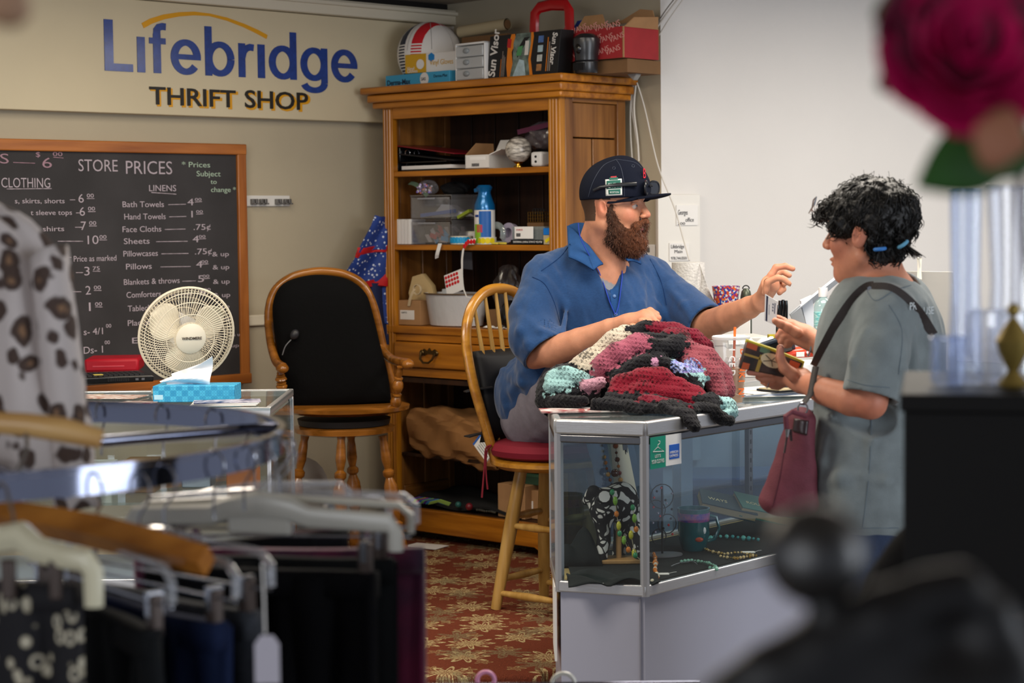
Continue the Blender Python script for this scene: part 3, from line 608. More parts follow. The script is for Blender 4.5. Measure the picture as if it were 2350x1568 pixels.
for k,ww in enumerate((.5,.72,.6,.55)): patch([(.185+k*.018,.06),(.19+k*.018,.06),(.19+k*.018,.06+ww*.8),(.185+k*.018,.06+ww*.8)],M_('print_dim','#9c8f86',.5) if k else org,'fine_print')
B().box((sk(.29*w,.8*h)[0],-.001,.8*h),(.02,.001,.034),Matrix.Rotation(.17,3,'Y')).o('red_badge',red,t)
# red handled frame behind
t=it('hand_tool','red plastic carrying frame with arched handle behind the sun visor box','tool',1222,165,.17,ZT); w,_=ln((1222,60),(1314,60),.17); h=cz(1268,6,.17)-ZT
def arch(o,i): return [(-o+w/2,0),(-o+w/2,h*.72)]+[]
pts=[(.012,0,0),(.012,0,h*.7),(.016,0,h*.88),(.04,0,h*.955),(w*.5,0,h*.975),(w-.03,0,h*.95),(w-.014,0,h*.87),(w-.012,0,h*.6),(w-.012,0,0)]
B().tube(pts,.014,8,flat=1.6).o('frame',red,t); rp=M_('red_faded','#b14148',.5)
B().prism([(.015,h*.52),(.015,h*.62),(.055,h*.5),(w-.05,h*.56),(w-.02,h*.7),(w-.02,h*.4),(.02,h*.4)],-.012,.012,'y').o('brace',rp,t,bev=.003)
B().bb(.012,w-.012,-.008,.008,0,.06).bb(w*.45,w*.62,-.01,.01,.05,h*.45).o('lower_plate',red,t)
# dark canister
t=it('travel_flask','black ribbed flask standing on the cabinet top beside the red shoe box','flask',1346,167,.06,ZT); h=cz(1346,78,.06)-ZT; r=ln((1322,120),(1369,120),.06)[0]/2
B().lathe([(r*.82,0),(r*.86,.004),(r*.86,h*.28),(r*.98,h*.3),(r*.86,h*.33),(r*.9,h*.5),(r*1.02,h*.72),(r*1.0,h*.88),(r*.8,h*.95),(r*.55,h)],(0,0,0),24).o('body',M_('flask_black','#1d1e22',.35,coat=.3),t)
B().ball((.0,-r*.93,h*.62),(.014,.008,.02),14).o('button',blackg,t)
for k in range(9): B().bb(-.0015+(k-4)*.006,.0015+(k-4)*.006,-r*.93,-r*.8,.01,h*.26).o('rib',black,t)
# red printed shoe box on a carton
t=it('carton','low brown carton under the red shoe box on the cabinet top','box',1285,160,.12,ZT); h1=.05; w,_=ln((1285,160),(1440,160),.12); B().bb(0,w,0,.2,0,h1).bb(w*.5-.02,w*.5+.02,-.001,.2,h1-.001,h1+.0008).o('carton',cardd,t,bev=.002)
t=it('shoe_box','open cardboard shoe box printed red with white words and flaps up','box',1310,150,.10,ZT+h1+.002,rz=R(-2)); w,_=ln((1312,120),(1437,120),.10); h=ln((1437,142),(1437,70),.10)[1]
prr=M_('box_red','#a2262b',.6,var=.15,vs=14); b_=B(); b_.bb(0,w,0,.005,0,h).o('front_wall',prr,t); B().bb(0,w,.2,.205,0,h).o('rear_wall',cardd,t); B().bb(w-.005,w,.005,.2,0,h).o('end_wall',prr,t); B().bb(0,.005,.005,.2,0,h).o('end_wall',cardd,t); B().bb(.005,w-.005,.005,.2,0,.004).o('base',cardd,t)
for k in range(2): B().bb(w-.004 if k else -.0005,w+.001 if k else .006,-.001,.004,0,h).o('edge_fold',card,t)
for i in range(3):
    for j in range(4): text('VANS',.03,M_('print_pink','#cf8d86',.6),t,loc=(.012+j*.055+(.02 if i%2 else 0),-.0008,.012+i*.045),rot=(PI/2,-.25,0),name='lettering')
fl=B(); fl.prism([(0,0),(w*.98,0),(w*.86,.075),(w*.62,.085),(w*.3,.05),(.02,.045)],0,.004,'y'); f=fl.o('flap',card,t,loc=(0,.2,h)); f.rotation_euler=(R(-8),0,0)
f=B().prism([(0,0),(.16,0),(.12,.06),(.03,.06)],0,.004,'y').o('flap',card,t,loc=(.005,.02,h)); f.rotation_euler=(R(-20),0,0)
f=B().prism([(0,0),(.19,0),(.16,.05),(.03,.04)],0,.004,'x').o('flap',card,t,loc=(w,.005,h)); f.rotation_euler=(0,R(32),0)
pl=B()
for k in range(5): pl.ball((w*.3+k*.035,.1,h+.004),(.03,.05,.018),10)
pl.o('plastic_wrap',clear,t)
t=it('blue_folder','blue folder edge sticking up beside the shoe box flap','folder',1316,100,.24,ZT+.0); z0=cz(1316,52,.24)-ZT
B().prism([(0,.02),(.02,.0),(.04,z0-.03),(.075,z0-.008),(.07,z0+.008),(.02,z0+.005),(0,z0-.02)],0,.004,'y').o('sheet',M_('folder_blue','#1e3f9c',.5),t)
# clip lamp / power adapter at the right corner and cables up the wall
t=it('clip_lamp','small grey clip lamp clamped to the right rear corner of the cabinet top','lamp',1446,172,.22,ztopc+.012)
rt=Matrix.Rotation(R(40),3,'Y'); B().box((.0,0,.004),(.09,.028,.03),rt).o('body',M_('grey_plastic','#8c8a86',.5),t,bev=.004)
B().box((-.06,-.012,.045),(.04,.02,.05),Matrix.Rotation(R(-30),3,'Y')).o('clip',black,t,bev=.003); B().box((-.025,-.012,.032),(.05,.022,.02),rt).o('clip',black,t,bev=.003)
cw=M_('cable_white','#cfcbc4',.5)
def cable(label,pts,r=.003,ly=-.02,nm='cable',fr=WB,m=cw):
    q=[]
    for a in pts:
        x,z=fr.hit(a[0],a[1],ly-(a[2] if len(a)>2 else 0)); q.append(fr.w(x,ly-(a[2] if len(a)>2 else 0),z))
    # smooth
    s=[]
    for i in range(len(q)-1):
        p0=q[max(i-1,0)];p1=q[i];p2=q[i+1];p3=q[min(i+2,len(q)-1)]
        for k in range(6):
            u=k/6; s.append(.5*((2*p1)+(p2-p0)*u+(2*p0-5*p1+4*p2-p3)*u*u+(3*p1-p0-3*p2+p3)*u**3))
    s.append(q[-1]); o=s[0]; ob=B().tube([p-o for p in s],r,6).o(nm,m,loc=o); tag(ob,label,'cable'); return ob
cable('thick white cable running up from the clip lamp to the ceiling',[(1460,170,.0),(1475,130),(1510,60),(1560,-8)],.004)
cable('thin white cable rising beside the thick one to the ceiling',[(1464,178),(1480,140),(1525,60),(1572,-8)],.0025)
cable('grey cable of the bundle nearest the white wall',[(1462,160),(1470,120),(1520,35),(1552,-8)],.0025,m=M_('cable_grey','#8f8b84',.5))
cable('white cable hanging straight down beside the cabinet side',[(1458,180),(1448,230),(1447,300),(1451,368)],.003)
cable('white cable hanging down to the cap of the seated man',[(1460,185),(1455,250),(1463,320),(1466,370)],.004)
cable('looping white cable between the two hanging ones',[(1462,190),(1450,240),(1456,290),(1462,330)],.0025)
cable('single white cable slanting down across the white board with notes',[(1462,190,.03),(1480,250,.03),(1510,380,.06),(1548,478,.09),(1566,540,.12),(1582,598,.14)],.0028)
# small white thing left of the cornice
# --- shelf 1
t=it('ring_binder','black ring binder lying flat at the bottom left of the top shelf','binder',912,393,.04,Z1,rz=R(-3)); w,_=ln((912,392),(1030,390),.04)
B().bb(0,w,0,.2,0,.004).bb(0,w,0,.2,.032,.036).bb(0,.004,0,.2,0,.036).o('cover',blackg,t,bev=.001); B().bb(.02,w+.02,.006,.19,.006,.02).o('paper',m_paper,t)
for k in range(3): B().tube([(.03+.014*math.cos(a),.03+k*.05,.018+.013*math.sin(a)) for a in np.linspace(0,2*PI,12)[:-1]],.0016,5,closed=True).o('ring',M_('chrome','#c8c8cc',.15,metal=1),t)
t=it('ring_binder','dark red ring binder tilted on top of the black one','binder',914,370,.04,Z1+.038,rz=R(-2)); 
q=Matrix.Rotation(R(6),3,'Y'); B().box((w*.56,.1,.045),(w*1.2,.22,.004),Matrix.Rotation(R(7),3,'Y')).o('cover',M_('binder_red','#7d0f22',.4,coat=.3),t,bev=.001); B().box((w*.56,.1,.015),(w*1.16,.21,.004),q).o('cover',black,t); B().bb(0,.01,0,.2,.0,.06).o('spine',blackg,t,bev=.003)
for k in range(2): B().tube([(.035+.014*math.cos(a),.02+k*.05,.036+.013*math.sin(a)) for a in np.linspace(0,2*PI,12)[:-1]],.0016,5,closed=True).o('ring',_M['chrome'],t)
t=it('small_carton','open white cardboard box with a shipping label on the top shelf','box',1068,387,.02,Z1,rz=R(2)); w,_=ln((1068,387),(1120,385),.02); h=ln((1068,387),(1068,356),.02)[1]; dp=.17
B().bb(0,w,0,.003,0,h).o('front',wht,t); B().bb(w,w+.003,0,dp,0,h).o('side',M_('white_card2','#cfccc6',.6),t); B().bb(0,.003,0,dp,0,h).o('side',wht,t); B().bb(0,w,dp,dp+.003,0,h).o('back',card,t); B().bb(0,w,0,dp,0,.003).o('base',card,t)
f=B().prism([(0,0),(w,0),(w*.9,.07),(w*.1,.07)],0,.003,'y').o('lid',wht,t,loc=(0,dp,h)); f.rotation_euler=(R(-25),0,0)
f=B().prism([(0,0),(dp,0),(dp*.8,.05),(dp*.15,.045)],0,.003,'x').o('flap',wht,t,loc=(w,0,h)); f.rotation_euler=(0,R(62),0)
f=B().prism([(0,0),(dp,0),(dp*.9,.05),(dp*.3,.05)],0,.003,'x').o('flap',card,t,loc=(0,0,h)); f.rotation_euler=(0,R(14),0)
for k in range(12): B().bb(w*.28+k*.0032,w*.28+k*.0032+.0008+.0008*(k%3),-.0012,-.0002,.008,.02).o('barcode_bar',ink,t)
B().bb(w*.2,w*.85,-.0008,0,h*.62,h*.86).o('label_panel',M_('label_white','#f2f0ee',.5),t)
t=it('signed_baseball','white ball covered in pen scribbles on a small gold stand','ball',1190,384,.04,Z1); r=ln((1168,355),(1213,355),.04)[0]/2
B().ball((0,0,r+.016),r,24).o('ball',mat('scribbled','#d8d1c6',.4,col2='#5d5752',vs=30,stretch=(1,1,4),detail=8,coat=.5),t)
B().lathe([(.02,0),(.02,.004),(.012,.007),(.011,.012),(.018,.018),(.022,.022),(.018,.018)],(0,0,0),20).o('stand',M_('gold','#c29a3c',.2,metal=1),t)
t=it('foam_die','white foam cube with two black dots on the top shelf','die',1217,382,.03,Z1); w=.056
B().bb(0,w,0,w,0,w).o('cube',M_('white_foam','#dddcdc',.6),t,bev=.009)
for k in (0,1): B().ball((w/2,-.0005,w*.33+k*w*.34),(.006,.002,.005),12).o('dot',black,t)
def bagmesh(name,label,px0,py0,px1,py1,ly,zb_,m,parts=(),seed=1,yd=.05,amp=.012,cat='bag'):
    a=CAB.hit(px0,py1,ly); b=CAB.hit(px1,py0,ly); cx=(a[0]+b[0])/2; w=(b[0]-a[0])/2; h=(b[1]-a[1]) if zb_ is None else (b[1]-zb_); z0=a[1] if zb_ is None else zb_
    t=thing(name,label,cat,CAB.w(cx,ly+yd,z0),CAB.a); rd=random.Random(seed)
    bl_=B(); n=20; mm=12
    def fn(u,v):
        an=2*PI*u; ph=PI*v; rr=(math.sin(ph)**.6); x=w*rr*math.cos(an); y=yd*rr*math.sin(an); z=h*(1-math.cos(ph))/2
        k=.7+.3*abs(math.sin(an*3+z*60+seed))*abs(math.cos(z*45+an*2)); return (x*k,y*k,z*(.9+.1*math.sin(an*4+seed)))
    bl_.sheet(fn,n*2,mm); bl_.o('film',m,t,smooth=25)
    return t,w,h
t,w,h=bagmesh('plastic_bag','clear plastic bag with purple band hanging at the right of the top shelf',1183,275,1268,345,.1,None,glass('bag_film',(.62,.55,.6),base=.08,rough=.2,op=.12),seed=3,yd=.06)
B().prism([(-w,h*.72),(w,h*.98),(w,h*.8),(-w*.96,h*.55)],-.05,-.046,'y').o('purple_band',M_('purple_band','#57213e',.5),t)
t,w,h=bagmesh('dark_bundle','black fabric bundle behind the foam cube on the top shelf',1205,330,1262,384,.14,Z1,M_('black_cloth','#121214',.9,bump=.4,bs=40),seed=5,yd=.06,cat='cloth')
# --- shelf 2
t=it('paper_stack','upright stack of white paper envelopes at the left end of the middle shelf','paper',906,562,.02,Z2); w,_=ln((906,562),(942,560),.02); h=ln((906,562),(906,505),.02)[1]
for k in range(5): B().bb(k*w/5,(k+.85)*w/5,0,.09,0,h-(.003*(k%2))).o('envelope',M_('white_card','#e3e0dc',.6),t,bev=.001)
t=it('acrylic_drawers','clear acrylic box with two see-through drawers of stickers on the middle shelf','organizer',944,560,.03,Z2); w,_=ln((944,560),(1095,560),.03); hT=cz(1000,447,.03)-(Z2+CAB.o.z*0)
_z1=cz(1000,447,.03)-Z2; half=_z1/2
acr=glass('acrylic',(.86,.86,.88),base=.09,rough=.05,op=.06)
for k in range(2):
    z0=k*half; fr_=B(); wd=w*.62 if k else w*.62
    fr_.bb(0,.003,0,.2,z0,z0+half-.003).bb(wd,wd+.003,0,.2,z0,z0+half-.003).bb(0,wd,0,.2,z0+half-.006,z0+half-.003).bb(0,wd,0,.2,z0,z0+.003); fr_.o('case',acr,t)
    d=B().bb(.008,wd-.006,-.004,0,z0+.006,z0+half-.01).bb(.008,.011,0,.18,z0+.006,z0+half-.02).bb(wd-.009,wd-.006,0,.18,z0+.006,z0+half-.02).o('drawer',acr,t)
    B().bb(wd*.22,wd*.62,-.012,-.004,z0+half-.018,z0+half-.012).o('pull',M_('acrylic_edge','#8b8c92',.2),d)
B().bb(-.002,w*.62+.005,-.003,.2,_z1-.003,_z1).o('top_plate',acr,t)
wt=w*.62
f=B().prism([(wt*.3,half+.012),(wt*1.2,half+.01),(wt*1.0,half+.03),(wt*.75,half+.058),(wt*.55,half+.06)],.05,.09,'y').o('white_pouch',M_('pouch','#c7c9cf',.6,bump=.3,bs=30),t)
B().box((wt*.55,.03,half+.025),(wt*.85,.01,.014),Matrix.Rotation(R(-5),3,'Y')).o('blue_strip',M_('strip_blue','#2c62b8',.4),t); B().box((wt*1.2,.03,half+.02),(.07,.02,.012),Matrix.Rotation(R(-22),3,'Y')).o('green_strip',M_('strip_green','#8a9a2c',.5),t)
cols_=['#c33b3f','#e2dcd8','#2e9ad0','#d6c7c0','#c9606a','#e9e4e0']; rd=random.Random(4)
for k in range(16): 
    B().box((wt*.12+rd.random()*wt*.8,.05+rd.random()*.06,.012+rd.random()*half*.5),(.035,.004,.018),Matrix.Rotation(rd.random()*2,3,'Y')@Matrix.Rotation(rd.random(),3,'Z')).o('sticker_sheet',M_('st%d'%(k%6),cols_[k%6],.5),t)
t,w,h=bagmesh('zip_bag','small zip bag of purple and orange beads on top of the clear drawers',942,412,990,447,.05,Z2+_z1+.001,glass('zip_film',(.9,.9,.92),base=.06,rough=.1,op=.1),seed=2,yd=.04)
rd=random.Random(2); mm=[M_('bead%d'%i,c,.3) for i,c in enumerate(('#7d63b5','#c76a48','#b9a7d8','#e3dfe6'))]
for k in range(46):
    a=rd.random()*2*PI; rr=rd.random()**.5; B().ball((w*.6*rr*math.cos(a),-.02+.03*rr*math.sin(a),.008+rd.random()*h*.6),.0055,6).o('bead',mm[k%4],t)
f=B().sheet(lambda u,v:(-w*.9-.05+.10*u,-.01+.02*v,h*.9-.055*u*u-.01+.012*v),8,3,.001).o('zip_strip',M_('zip_green','#8fb08f',.5),t)
t,w,h=bagmesh('dark_bundle','dark folded pouch behind the bead bag on the clear drawers',990,415,1060,447,.1,Z2+_z1+.001,M_('black_cloth','#121214',.9,bump=.4,bs=40),seed=9,yd=.05,cat='pouch')
# aerosol can
t=it('aerosol_can','white aerosol can with blue trigger cap standing on the middle shelf','spray can',1113,561,.05,Z2); h=cz(1113,425,.05)-Z2; r=ln((1097,520),(1132,520),.05)[0]/2
B().lathe([(r*.95,0),(r,.005),(r,h*.58),(r*.97,h*.62)],(0,0,0),24).o('can',wht,t); bm=M_('can_blue','#0f6aa8',.25,metal=.4,coat=.5)
B().lathe([(r*1.02,h*.58),(r*1.0,h*.66),(r*.75,h*.78),(r*.6,h*.86),(r*.62,h*.9),(r*.8,h*.96),(r*.6,h),(0,h)],(0,0,0),24).o('cap',bm,t); B().box((-r*.5,-.0,h*.93),(r*1.2,r*.7,h*.07),Matrix.Rotation(R(-12),3,'Y')).o('trigger',bm,t,bev=.003)
def wrap(a0,a1,z0,z1,m,nm): B().sheet(lambda u,v:((r+.0008)*math.sin(R(a0+(a1-a0)*u)),-(r+.0008)*math.cos(R(a0+(a1-a0)*u)),(z0+(z1-z0)*v)*h),8,1).o(nm,m,t)
wrap(10,80,.12,.56,M_('can_print_blue','#1f5fae',.4),'print_blue'); wrap(-25,22,.02,.34,M_('can_print_green','#86b52c',.4),'print_green'); wrap(-5,30,.2,.33,M_('can_print_red','#c1304a',.4),'print_red'); wrap(-20,8,.46,.5,M_('can_print_navy','#1b3a86',.4),'print_stripe')
# dot sticker rolls
def roll(label,px,py,ly,rad,wd,dots,zr=0,nd=9):
    t=it('sticker_roll',label,'sticker roll',px,py,ly,Z2,rz=zr); m=M_('roll_paper','#d9d5c4',.6)
    q=B(); q.lathe([(rad*.5,0),(rad,0),(rad,wd),(rad*.5,wd),(rad*.5,0)],(0,rad,0),28); q.o('roll',m,t)
    for k in range(nd):
        a=R(-75+150*k/(nd-1)); c=(rad*1.002*math.sin(a),rad-rad*1.002*math.cos(a),wd/2); mt=Matrix.Rotation(a,3,'Z')@Matrix.Rotation(PI/2,3,'X')
        B().lathe([(0,0),(wd*.40,0),(wd*.40,.0008),(0,.0008)],c,14,mt).o('dot',dots,t)
    return t
b1=M_('dot_blue','#1f9bd4',.4); y1=M_('dot_yellow','#e4cf16',.4); r1=M_('dot_red','#cf1a22',.4)
roll('white roll of blue dot stickers at the front edge of the middle shelf',1042,561,.015,.045,.032,b1); roll('cream roll of yellow dot stickers below the spray can',1104,561,.006,.036,.028,y1,nd=6)
roll('roll of plain white dot stickers lying behind the blue dot roll',1064,548,.12,.05,.05,wht)
# hanging strips
t=it('sticker_strip','white end of sticker tape curling down over the shelf edge','tape',1008,562,-.004,Z2)
B().sheet(lambda u,v:(-.012*u+.006*math.sin(u*4)+.02*v,-.006-.012*math.sin(u*3),.004-.062*u+(.006*v if u>.8 else 0)),10,2,.0006).o('strip',m_paper,t)
t=it('sticker_strip','tape strip with red dots curving from the shelf down to the pot','tape',1078,556,-.004,Z2)
def strp(u):
    pts=[(.03,.0,.012),(.0,-.01,.01),(-.022,-.014,-.015),(-.032,-.012,-.06),(-.034,-.01,-.12),(-.028,-.012,-.17),(-.005,-.016,-.205),(.03,-.014,-.212)]; k=u*(len(pts)-1); i=min(int(k),len(pts)-2); f=k-i; return Vector(pts[i]).lerp(Vector(pts[i+1]),f)
def strip_fn(u,v):
    p=strp(u); wv=.013*(1-u)+.004; return p+Vector((wv*(v-.5)*(.6 if u<.3 else .9),.0,wv*(v-.5)*(1.4 if u<.15 else .4)))
B().sheet(strip_fn,36,2,.0005).o('strip',m_paper,t)
for k in range(5):
    p=strp(.02+k*.055); B().ball(p+Vector((0,-.002,0)),(.0085,.0012,.0095),12).o('dot',r1,t)
# tape dispenser + card + markers + strips + wire basket
t=it('tape_dispenser','clear plastic tape dispenser behind the yellow strips','tape dispenser',1140,553,.08,Z2+.0); cp=glass('smoke_clear',(.7,.78,.78),base=.1,rough=.1,op=.2)
B().tube([(.0+.035*math.cos(a),0,.04+.034*math.sin(a)) for a in np.linspace(-.6,3.6,14)],.007,8,flat=2).o('body',cp,t); B().bb(-.03,.05,-.015,.015,0,.012).o('base',cp,t,bev=.002)
t=it('tape_roll','pale grey tape roll leaning left of the product card','tape',1170,557,.1,Z2); B().lathe([(.02,-.012),(.04,-.012),(.04,.012),(.02,.012),(.02,-.012)],(0,0,.042),24,Matrix.Rotation(R(80),3,'X')).o('roll',M_('tape_lilac','#9c94a8',.3),t)
t=it('marker_case','flat black case of chalk paint markers lettered in white on the middle shelf','box',1172,562,.005,Z2); w,_=ln((1172,562),(1246,560),.005); B().bb(0,w,0,.12,0,.018).o('case',blackg,t,bev=.001); lbl('PLATA CHALK PAINT MARKERS',w-.004,.0135,.0105,wht,t,-.001).rotation_euler=(PI/2,PI,0)
B().bb(.0,w*1.0,.01,.12,.018,.068).o('clear_tray',cp,t)
for k in range(6): B().cyl((w*.15+k*.013,.02,.03),(w*.15+k*.013,.1,.05),.006,n=8).o('marker_pen',M_('pen%d'%(k%2),('#202226','#4c5054')[k%2],.3),t)
B().bb(w*.14,w*.72,-.003,-.0015,.022,.068).o('product_card',M_('label_white','#f2f0ee',.5),t,bev=.004); 
for k in range(10): B().bb(w*.2+k*.0022,w*.2+k*.0022+.001,-.004,-.0028,.03,.043).o('barcode_bar',ink,t)
lbl('STAPLES',w*.2,.053,.009,M_('print_red','#c23b3b',.5),t,-.004)
t=it('tape_box','small box with blue lid and yellow stripe label at the right of the middle shelf','box',1247,561,.01,Z2); B().bb(0,.045,0,.06,0,.035).o('base',bg,t,bev=.001); B().bb(.0,.045,0,.06,.036,.062).o('lid',M_('lid_blue','#1675d0',.4),t,bev=.001); B().box((.024,-.001,.018),(.03,.001,.012),Matrix.Rotation(R(-30),3,'Y')).o('stripe',y1,t)
for k in range(3):
    t=it('chalk_stick',['yellow chalk stick lying across the shelf front','lower yellow chalk stick beside the sticker roll','short yellow chalk stick nearest the marker case'][k],'chalk',1128+k*11,559-(k%2)*5,.004+.02*(k%2),Z2,group=None); B().bb(0,.03-.004*k,0,.01,0,.008).o('stick',M_('chalk_yellow','#d9c54a',.7),t,bev=.002)
t=it('wire_basket','small gold wire basket of black clips at the right rear of the middle shelf','basket',1212,515,.14,Z2+.0); w=.075; h0=cz(1212,510,.14)-Z2; h1=cz(1212,487,.14)-Z2
B().bb(-.005,w+.005,0,.07,0,h0-.002).o('support_box',cardd,t,bev=.001)
g=M_('gold_wire','#8d6a2a',.3,metal=.8); q=B()
for k in range(7): q.cyl((w*k/6,0,h0),(w*k/6,0,h1),.0009,n=4).cyl((w*k/6,.06,h0),(w*k/6,.06,h1),.0009,n=4)
for k in range(4): z=h0+(h1-h0)*k/3; q.tube([(0,0,z),(w,0,z),(w,.06,z),(0,.06,z)],.001,4,closed=True)
o=q.o('wire_mesh',g,t); o['kind']='stuff'
for k in range(4): B().tube([(.015+k*.014+.008*math.cos(a),.02,h1+.004+.01*math.sin(a)) for a in np.linspace(0,2*PI,10)[:-1]],.002,5,closed=True).o('clip_ring',black,t)
# --- shelf 3 (counter)
t=it('gift_box','small kraft box with a cream ribbon bow and address label on the cabinet counter','box',915,744,.02,Z3,rz=R(4)); w,_=ln((915,744),(962,744),.02); h=ln((915,744),(915,688),.02)[1]
B().bb(0,w,0,.1,0,h).o('carton',card,t,bev=.001); B().bb(w*.08,w*.72,-.001,0,h*.22,h*.6).o('address_label',wht,t); lbl('SHIPTO',w*.14,h*.47,.009,ink,t,-.0015)
f=B().prism([(0,0),(w,0),(w*.7,.03),(w*.1,.04)],0,.002,'y').o('flap',cardd,t,loc=(0,.1,h)); f.rotation_euler=(R(-20),0,0)
rb=M_('ribbon','#cbb794',.7); q=B(); q.sheet(lambda u,v:(w*.45+.035*u+.014*v,-.004-.006*math.sin(u*3),h-.022+.09*u-.02*u*u),8,2,.001); q.o('ribbon_tail',rb,t)
B().tube([(w*.9+.02*math.cos(a),-.004,h+.045+.02*math.sin(a)) for a in np.linspace(0,2*PI,14)[:-1]],.006,6,closed=True,flat=.5).o('ribbon_loop',rb,t)
t=it('octagonal_tray','pale wooden octagonal tray leaning behind the white pot with a twine bow','tray',985,742,.10,Z3,rz=R(6)); rr=.11
oc=[(rr*.62*math.cos(R(22.5+45*k)),.105+rr*math.sin(R(22.5+45*k))) for k in range(8)]; f=B().prism(oc,0,.012,'y').o('board',M_('pale_wood','#b59a6b',.6,var=.1,vs=9,stretch=(10,1,1)),t); f.rotation_euler=(0,R(-14),0)
oc2=[(x*.8,.105+(z-.105)*.8) for x,z in oc]
f=B().prism(oc,-.012,0,'y').prism(oc2,-.0125,-.011,'y').o('rim',M_('pale_wood_edge','#c4ab7c',.6),t); f.rotation_euler=(0,R(-14),0)
q=B()
for k in range(5): a=k*1.3; q.tube([(-.03,-.02,.07),(-.03+.02*math.cos(a),-.03,.07+.016*math.sin(a)),(-.03+.045*math.cos(a+.3),-.02,.07+.03*math.sin(a+.3))],.0016,5)
o=q.o('twine_bow',M_('twine','#7b6641',.8),t); o['kind']='stuff'
t=it('white_pot','white oval hammered metal pot full of papers on the cabinet counter','pot',1048,744,.10,Z3); w=ln((984,680),(1110,680),.05)[0]/2; h=cz(1048,678,.02)-Z3
pot=mat('pot_white','#c3c3c6',.3,bump=.8,bs=16,stretch=(2,2,1),coat=.4)
B().lathe([(w*.8,0),(w*.84,.003),(w*.99,h),(w*1.03,h+.003),(w*1.0,h+.006),(w*.95,h),(w*.8,.006),(0,.006)],(0,0,0),40,sy=.62).o('bowl',pot,t)
B().tube([(w*1.02*math.cos(a),w*.64*math.sin(a),h+.003) for a in np.linspace(0,2*PI,40)[:-1]],.003,6,closed=True).o('rim',M_('rim_bronze','#6f5a43',.4,metal=.5),t)
t2=it('sticker_sheet','white sheet of red dot stickers standing in the white pot','sticker sheet',1026,682,.06,Z3+h*.95,rz=0); m_=M_('label_white','#f2f0ee',.5)
sw=.10; sh_=.085; q=Matrix.Rotation(R(-18),4,'Y'); B().bb(0,sw,0,.001,0,sh_).o('sheet',m_,t2); t2.rotation_euler=(R(-6),R(-17),CAB.a)
for i in range(3):
    for j in range(5): B().lathe([(0,0),(.0068,0),(.0068,.0008),(0,.0008)],(.01+j*.016,-.0008,sh_-.012-i*.017),12,Matrix.Rotation(PI/2,3,'X')).o('dot',r1,t2)
for k,(px,c_,an,hh) in enumerate(((1000,'#a2a5a6',-25,.11),(1022,'#8f959b',12,.1),(1080,'#9a927c',4,.07),(1010,'#c9c1a6',-40,.09))):
    tt=it('paper_bag',['folded clear bag sticking out left of the white pot','crumpled translucent bag rising behind the sticker sheet','beige paper sack edge in the back of the white pot','cream paper folded over the left rim of the pot'][k],'bag',px,700,.11+.01*k,Z3+h*.4); f=B().sheet(lambda u,v:(.06*(u-.5),.006*math.sin(u*7+v*5),hh*v*(1-.2*abs(u-.5))),8,8,.001).o('film',clr2 if k<2 else M_('pp%d'%k,c_,.7),tt,smooth=20); f.rotation_euler=(0,R(an),0)
t,w_,h_=bagmesh('plastic_bag','crumpled clear plastic bag standing right of the white pot',1114,608,1182,694,.12,Z3+.0,glass('bag_clear',(.55,.52,.52),base=.07,rough=.12,op=.06),seed=11,yd=.05)
t=it('paper_sheet','grey paper hanging down under the middle shelf','paper',1056,566,.14,Z2-.03); B().sheet(lambda u,v:(.065*u+.004*v,.002*math.sin(u*6),-.07*v-.004*u),6,8,.001).o('sheet',M_('grey_paper','#55565c',.8),t)
t=it('small_carton','brown carton with white price tag on a string at the right of the counter','box',1118,745,.08,Z3); B().bb(0,.1,0,.1,0,.07).o('carton',cardd,t,bev=.001); B().prism([(-.012,.0),(.012,0),(.012,.036),(.006,.042),(-.006,.042),(-.012,.036)],-.03,-.029,'y').o('price_tag',wht,t,loc=(-.0,-.04,.035)); B().tube([(0,-.07,.076),(-.004,-.05,.095),(-.02,-.03,.098)],.0008,4).o('tag_string',wht,t)
t=it('dark_vase','dark round vase behind the chair spindles on the counter','vase',1168,742,.06,Z3); B().lathe([(.02,0),(.04,.02),(.045,.05),(.03,.085),(.018,.1),(.02,.11)],(0,0,0),20).o('body',blackg,t)
for k in range(4):
    t=it('paper_scrap',['white scrap of paper at the right of the counter','crumpled white scrap beside the chair bow','small white tag scrap on the counter edge','torn paper scrap left of the chair spindles'][k],'paper',1108+k*16,748,.02+.01*(k%2),Z3); B().sheet(lambda u,v:(.03*u,.03*v,.003+.008*math.sin(u*5+k)*math.sin(v*4)),5,5,.0008).o('scrap',m_paper,t)
# --- lower compartment
kraft=mat('kraft_paper','#96683a',.8,bump=.6,bs=14,var=.15,vs=6)
def crumple_bag(px0,px1,zb_,ly):
    t=it('kraft_bag','crumpled brown paper grocery bag lying on its side in the cabinet','paper bag',px0,900,ly,zb_)
    L_=ln((px0,940),(px1,960),ly)[0]; rd=random.Random(3)
    def fn(u,v):
        a=2*PI*v; rr=.085+.02*math.sin(u*3); sx=math.copysign(abs(math.cos(a))**.6,math.cos(a)); sz=math.copysign(abs(math.sin(a))**.6,math.sin(a))
        k=1+.10*math.sin(a*3+u*9)+.07*math.sin(a*7-u*13)+.04*math.sin(u*31+a*5); return (L_*u+.008*math.sin(a*5+u*8), .10+.09*sx*k, .098+rr*sz*k*(1-.10*u)-.05*u)
    B().sheet(fn,44,40,.0015).o('sack',kraft,t,smooth=18); B().sheet(lambda u,v:fn(.02,v) if u>.5 else Vector((0.002,.1,.1)),2,30).o('sack_base',kraft,t,smooth=18)
    return t
zsh=cz(1000,1000,.05)-.0
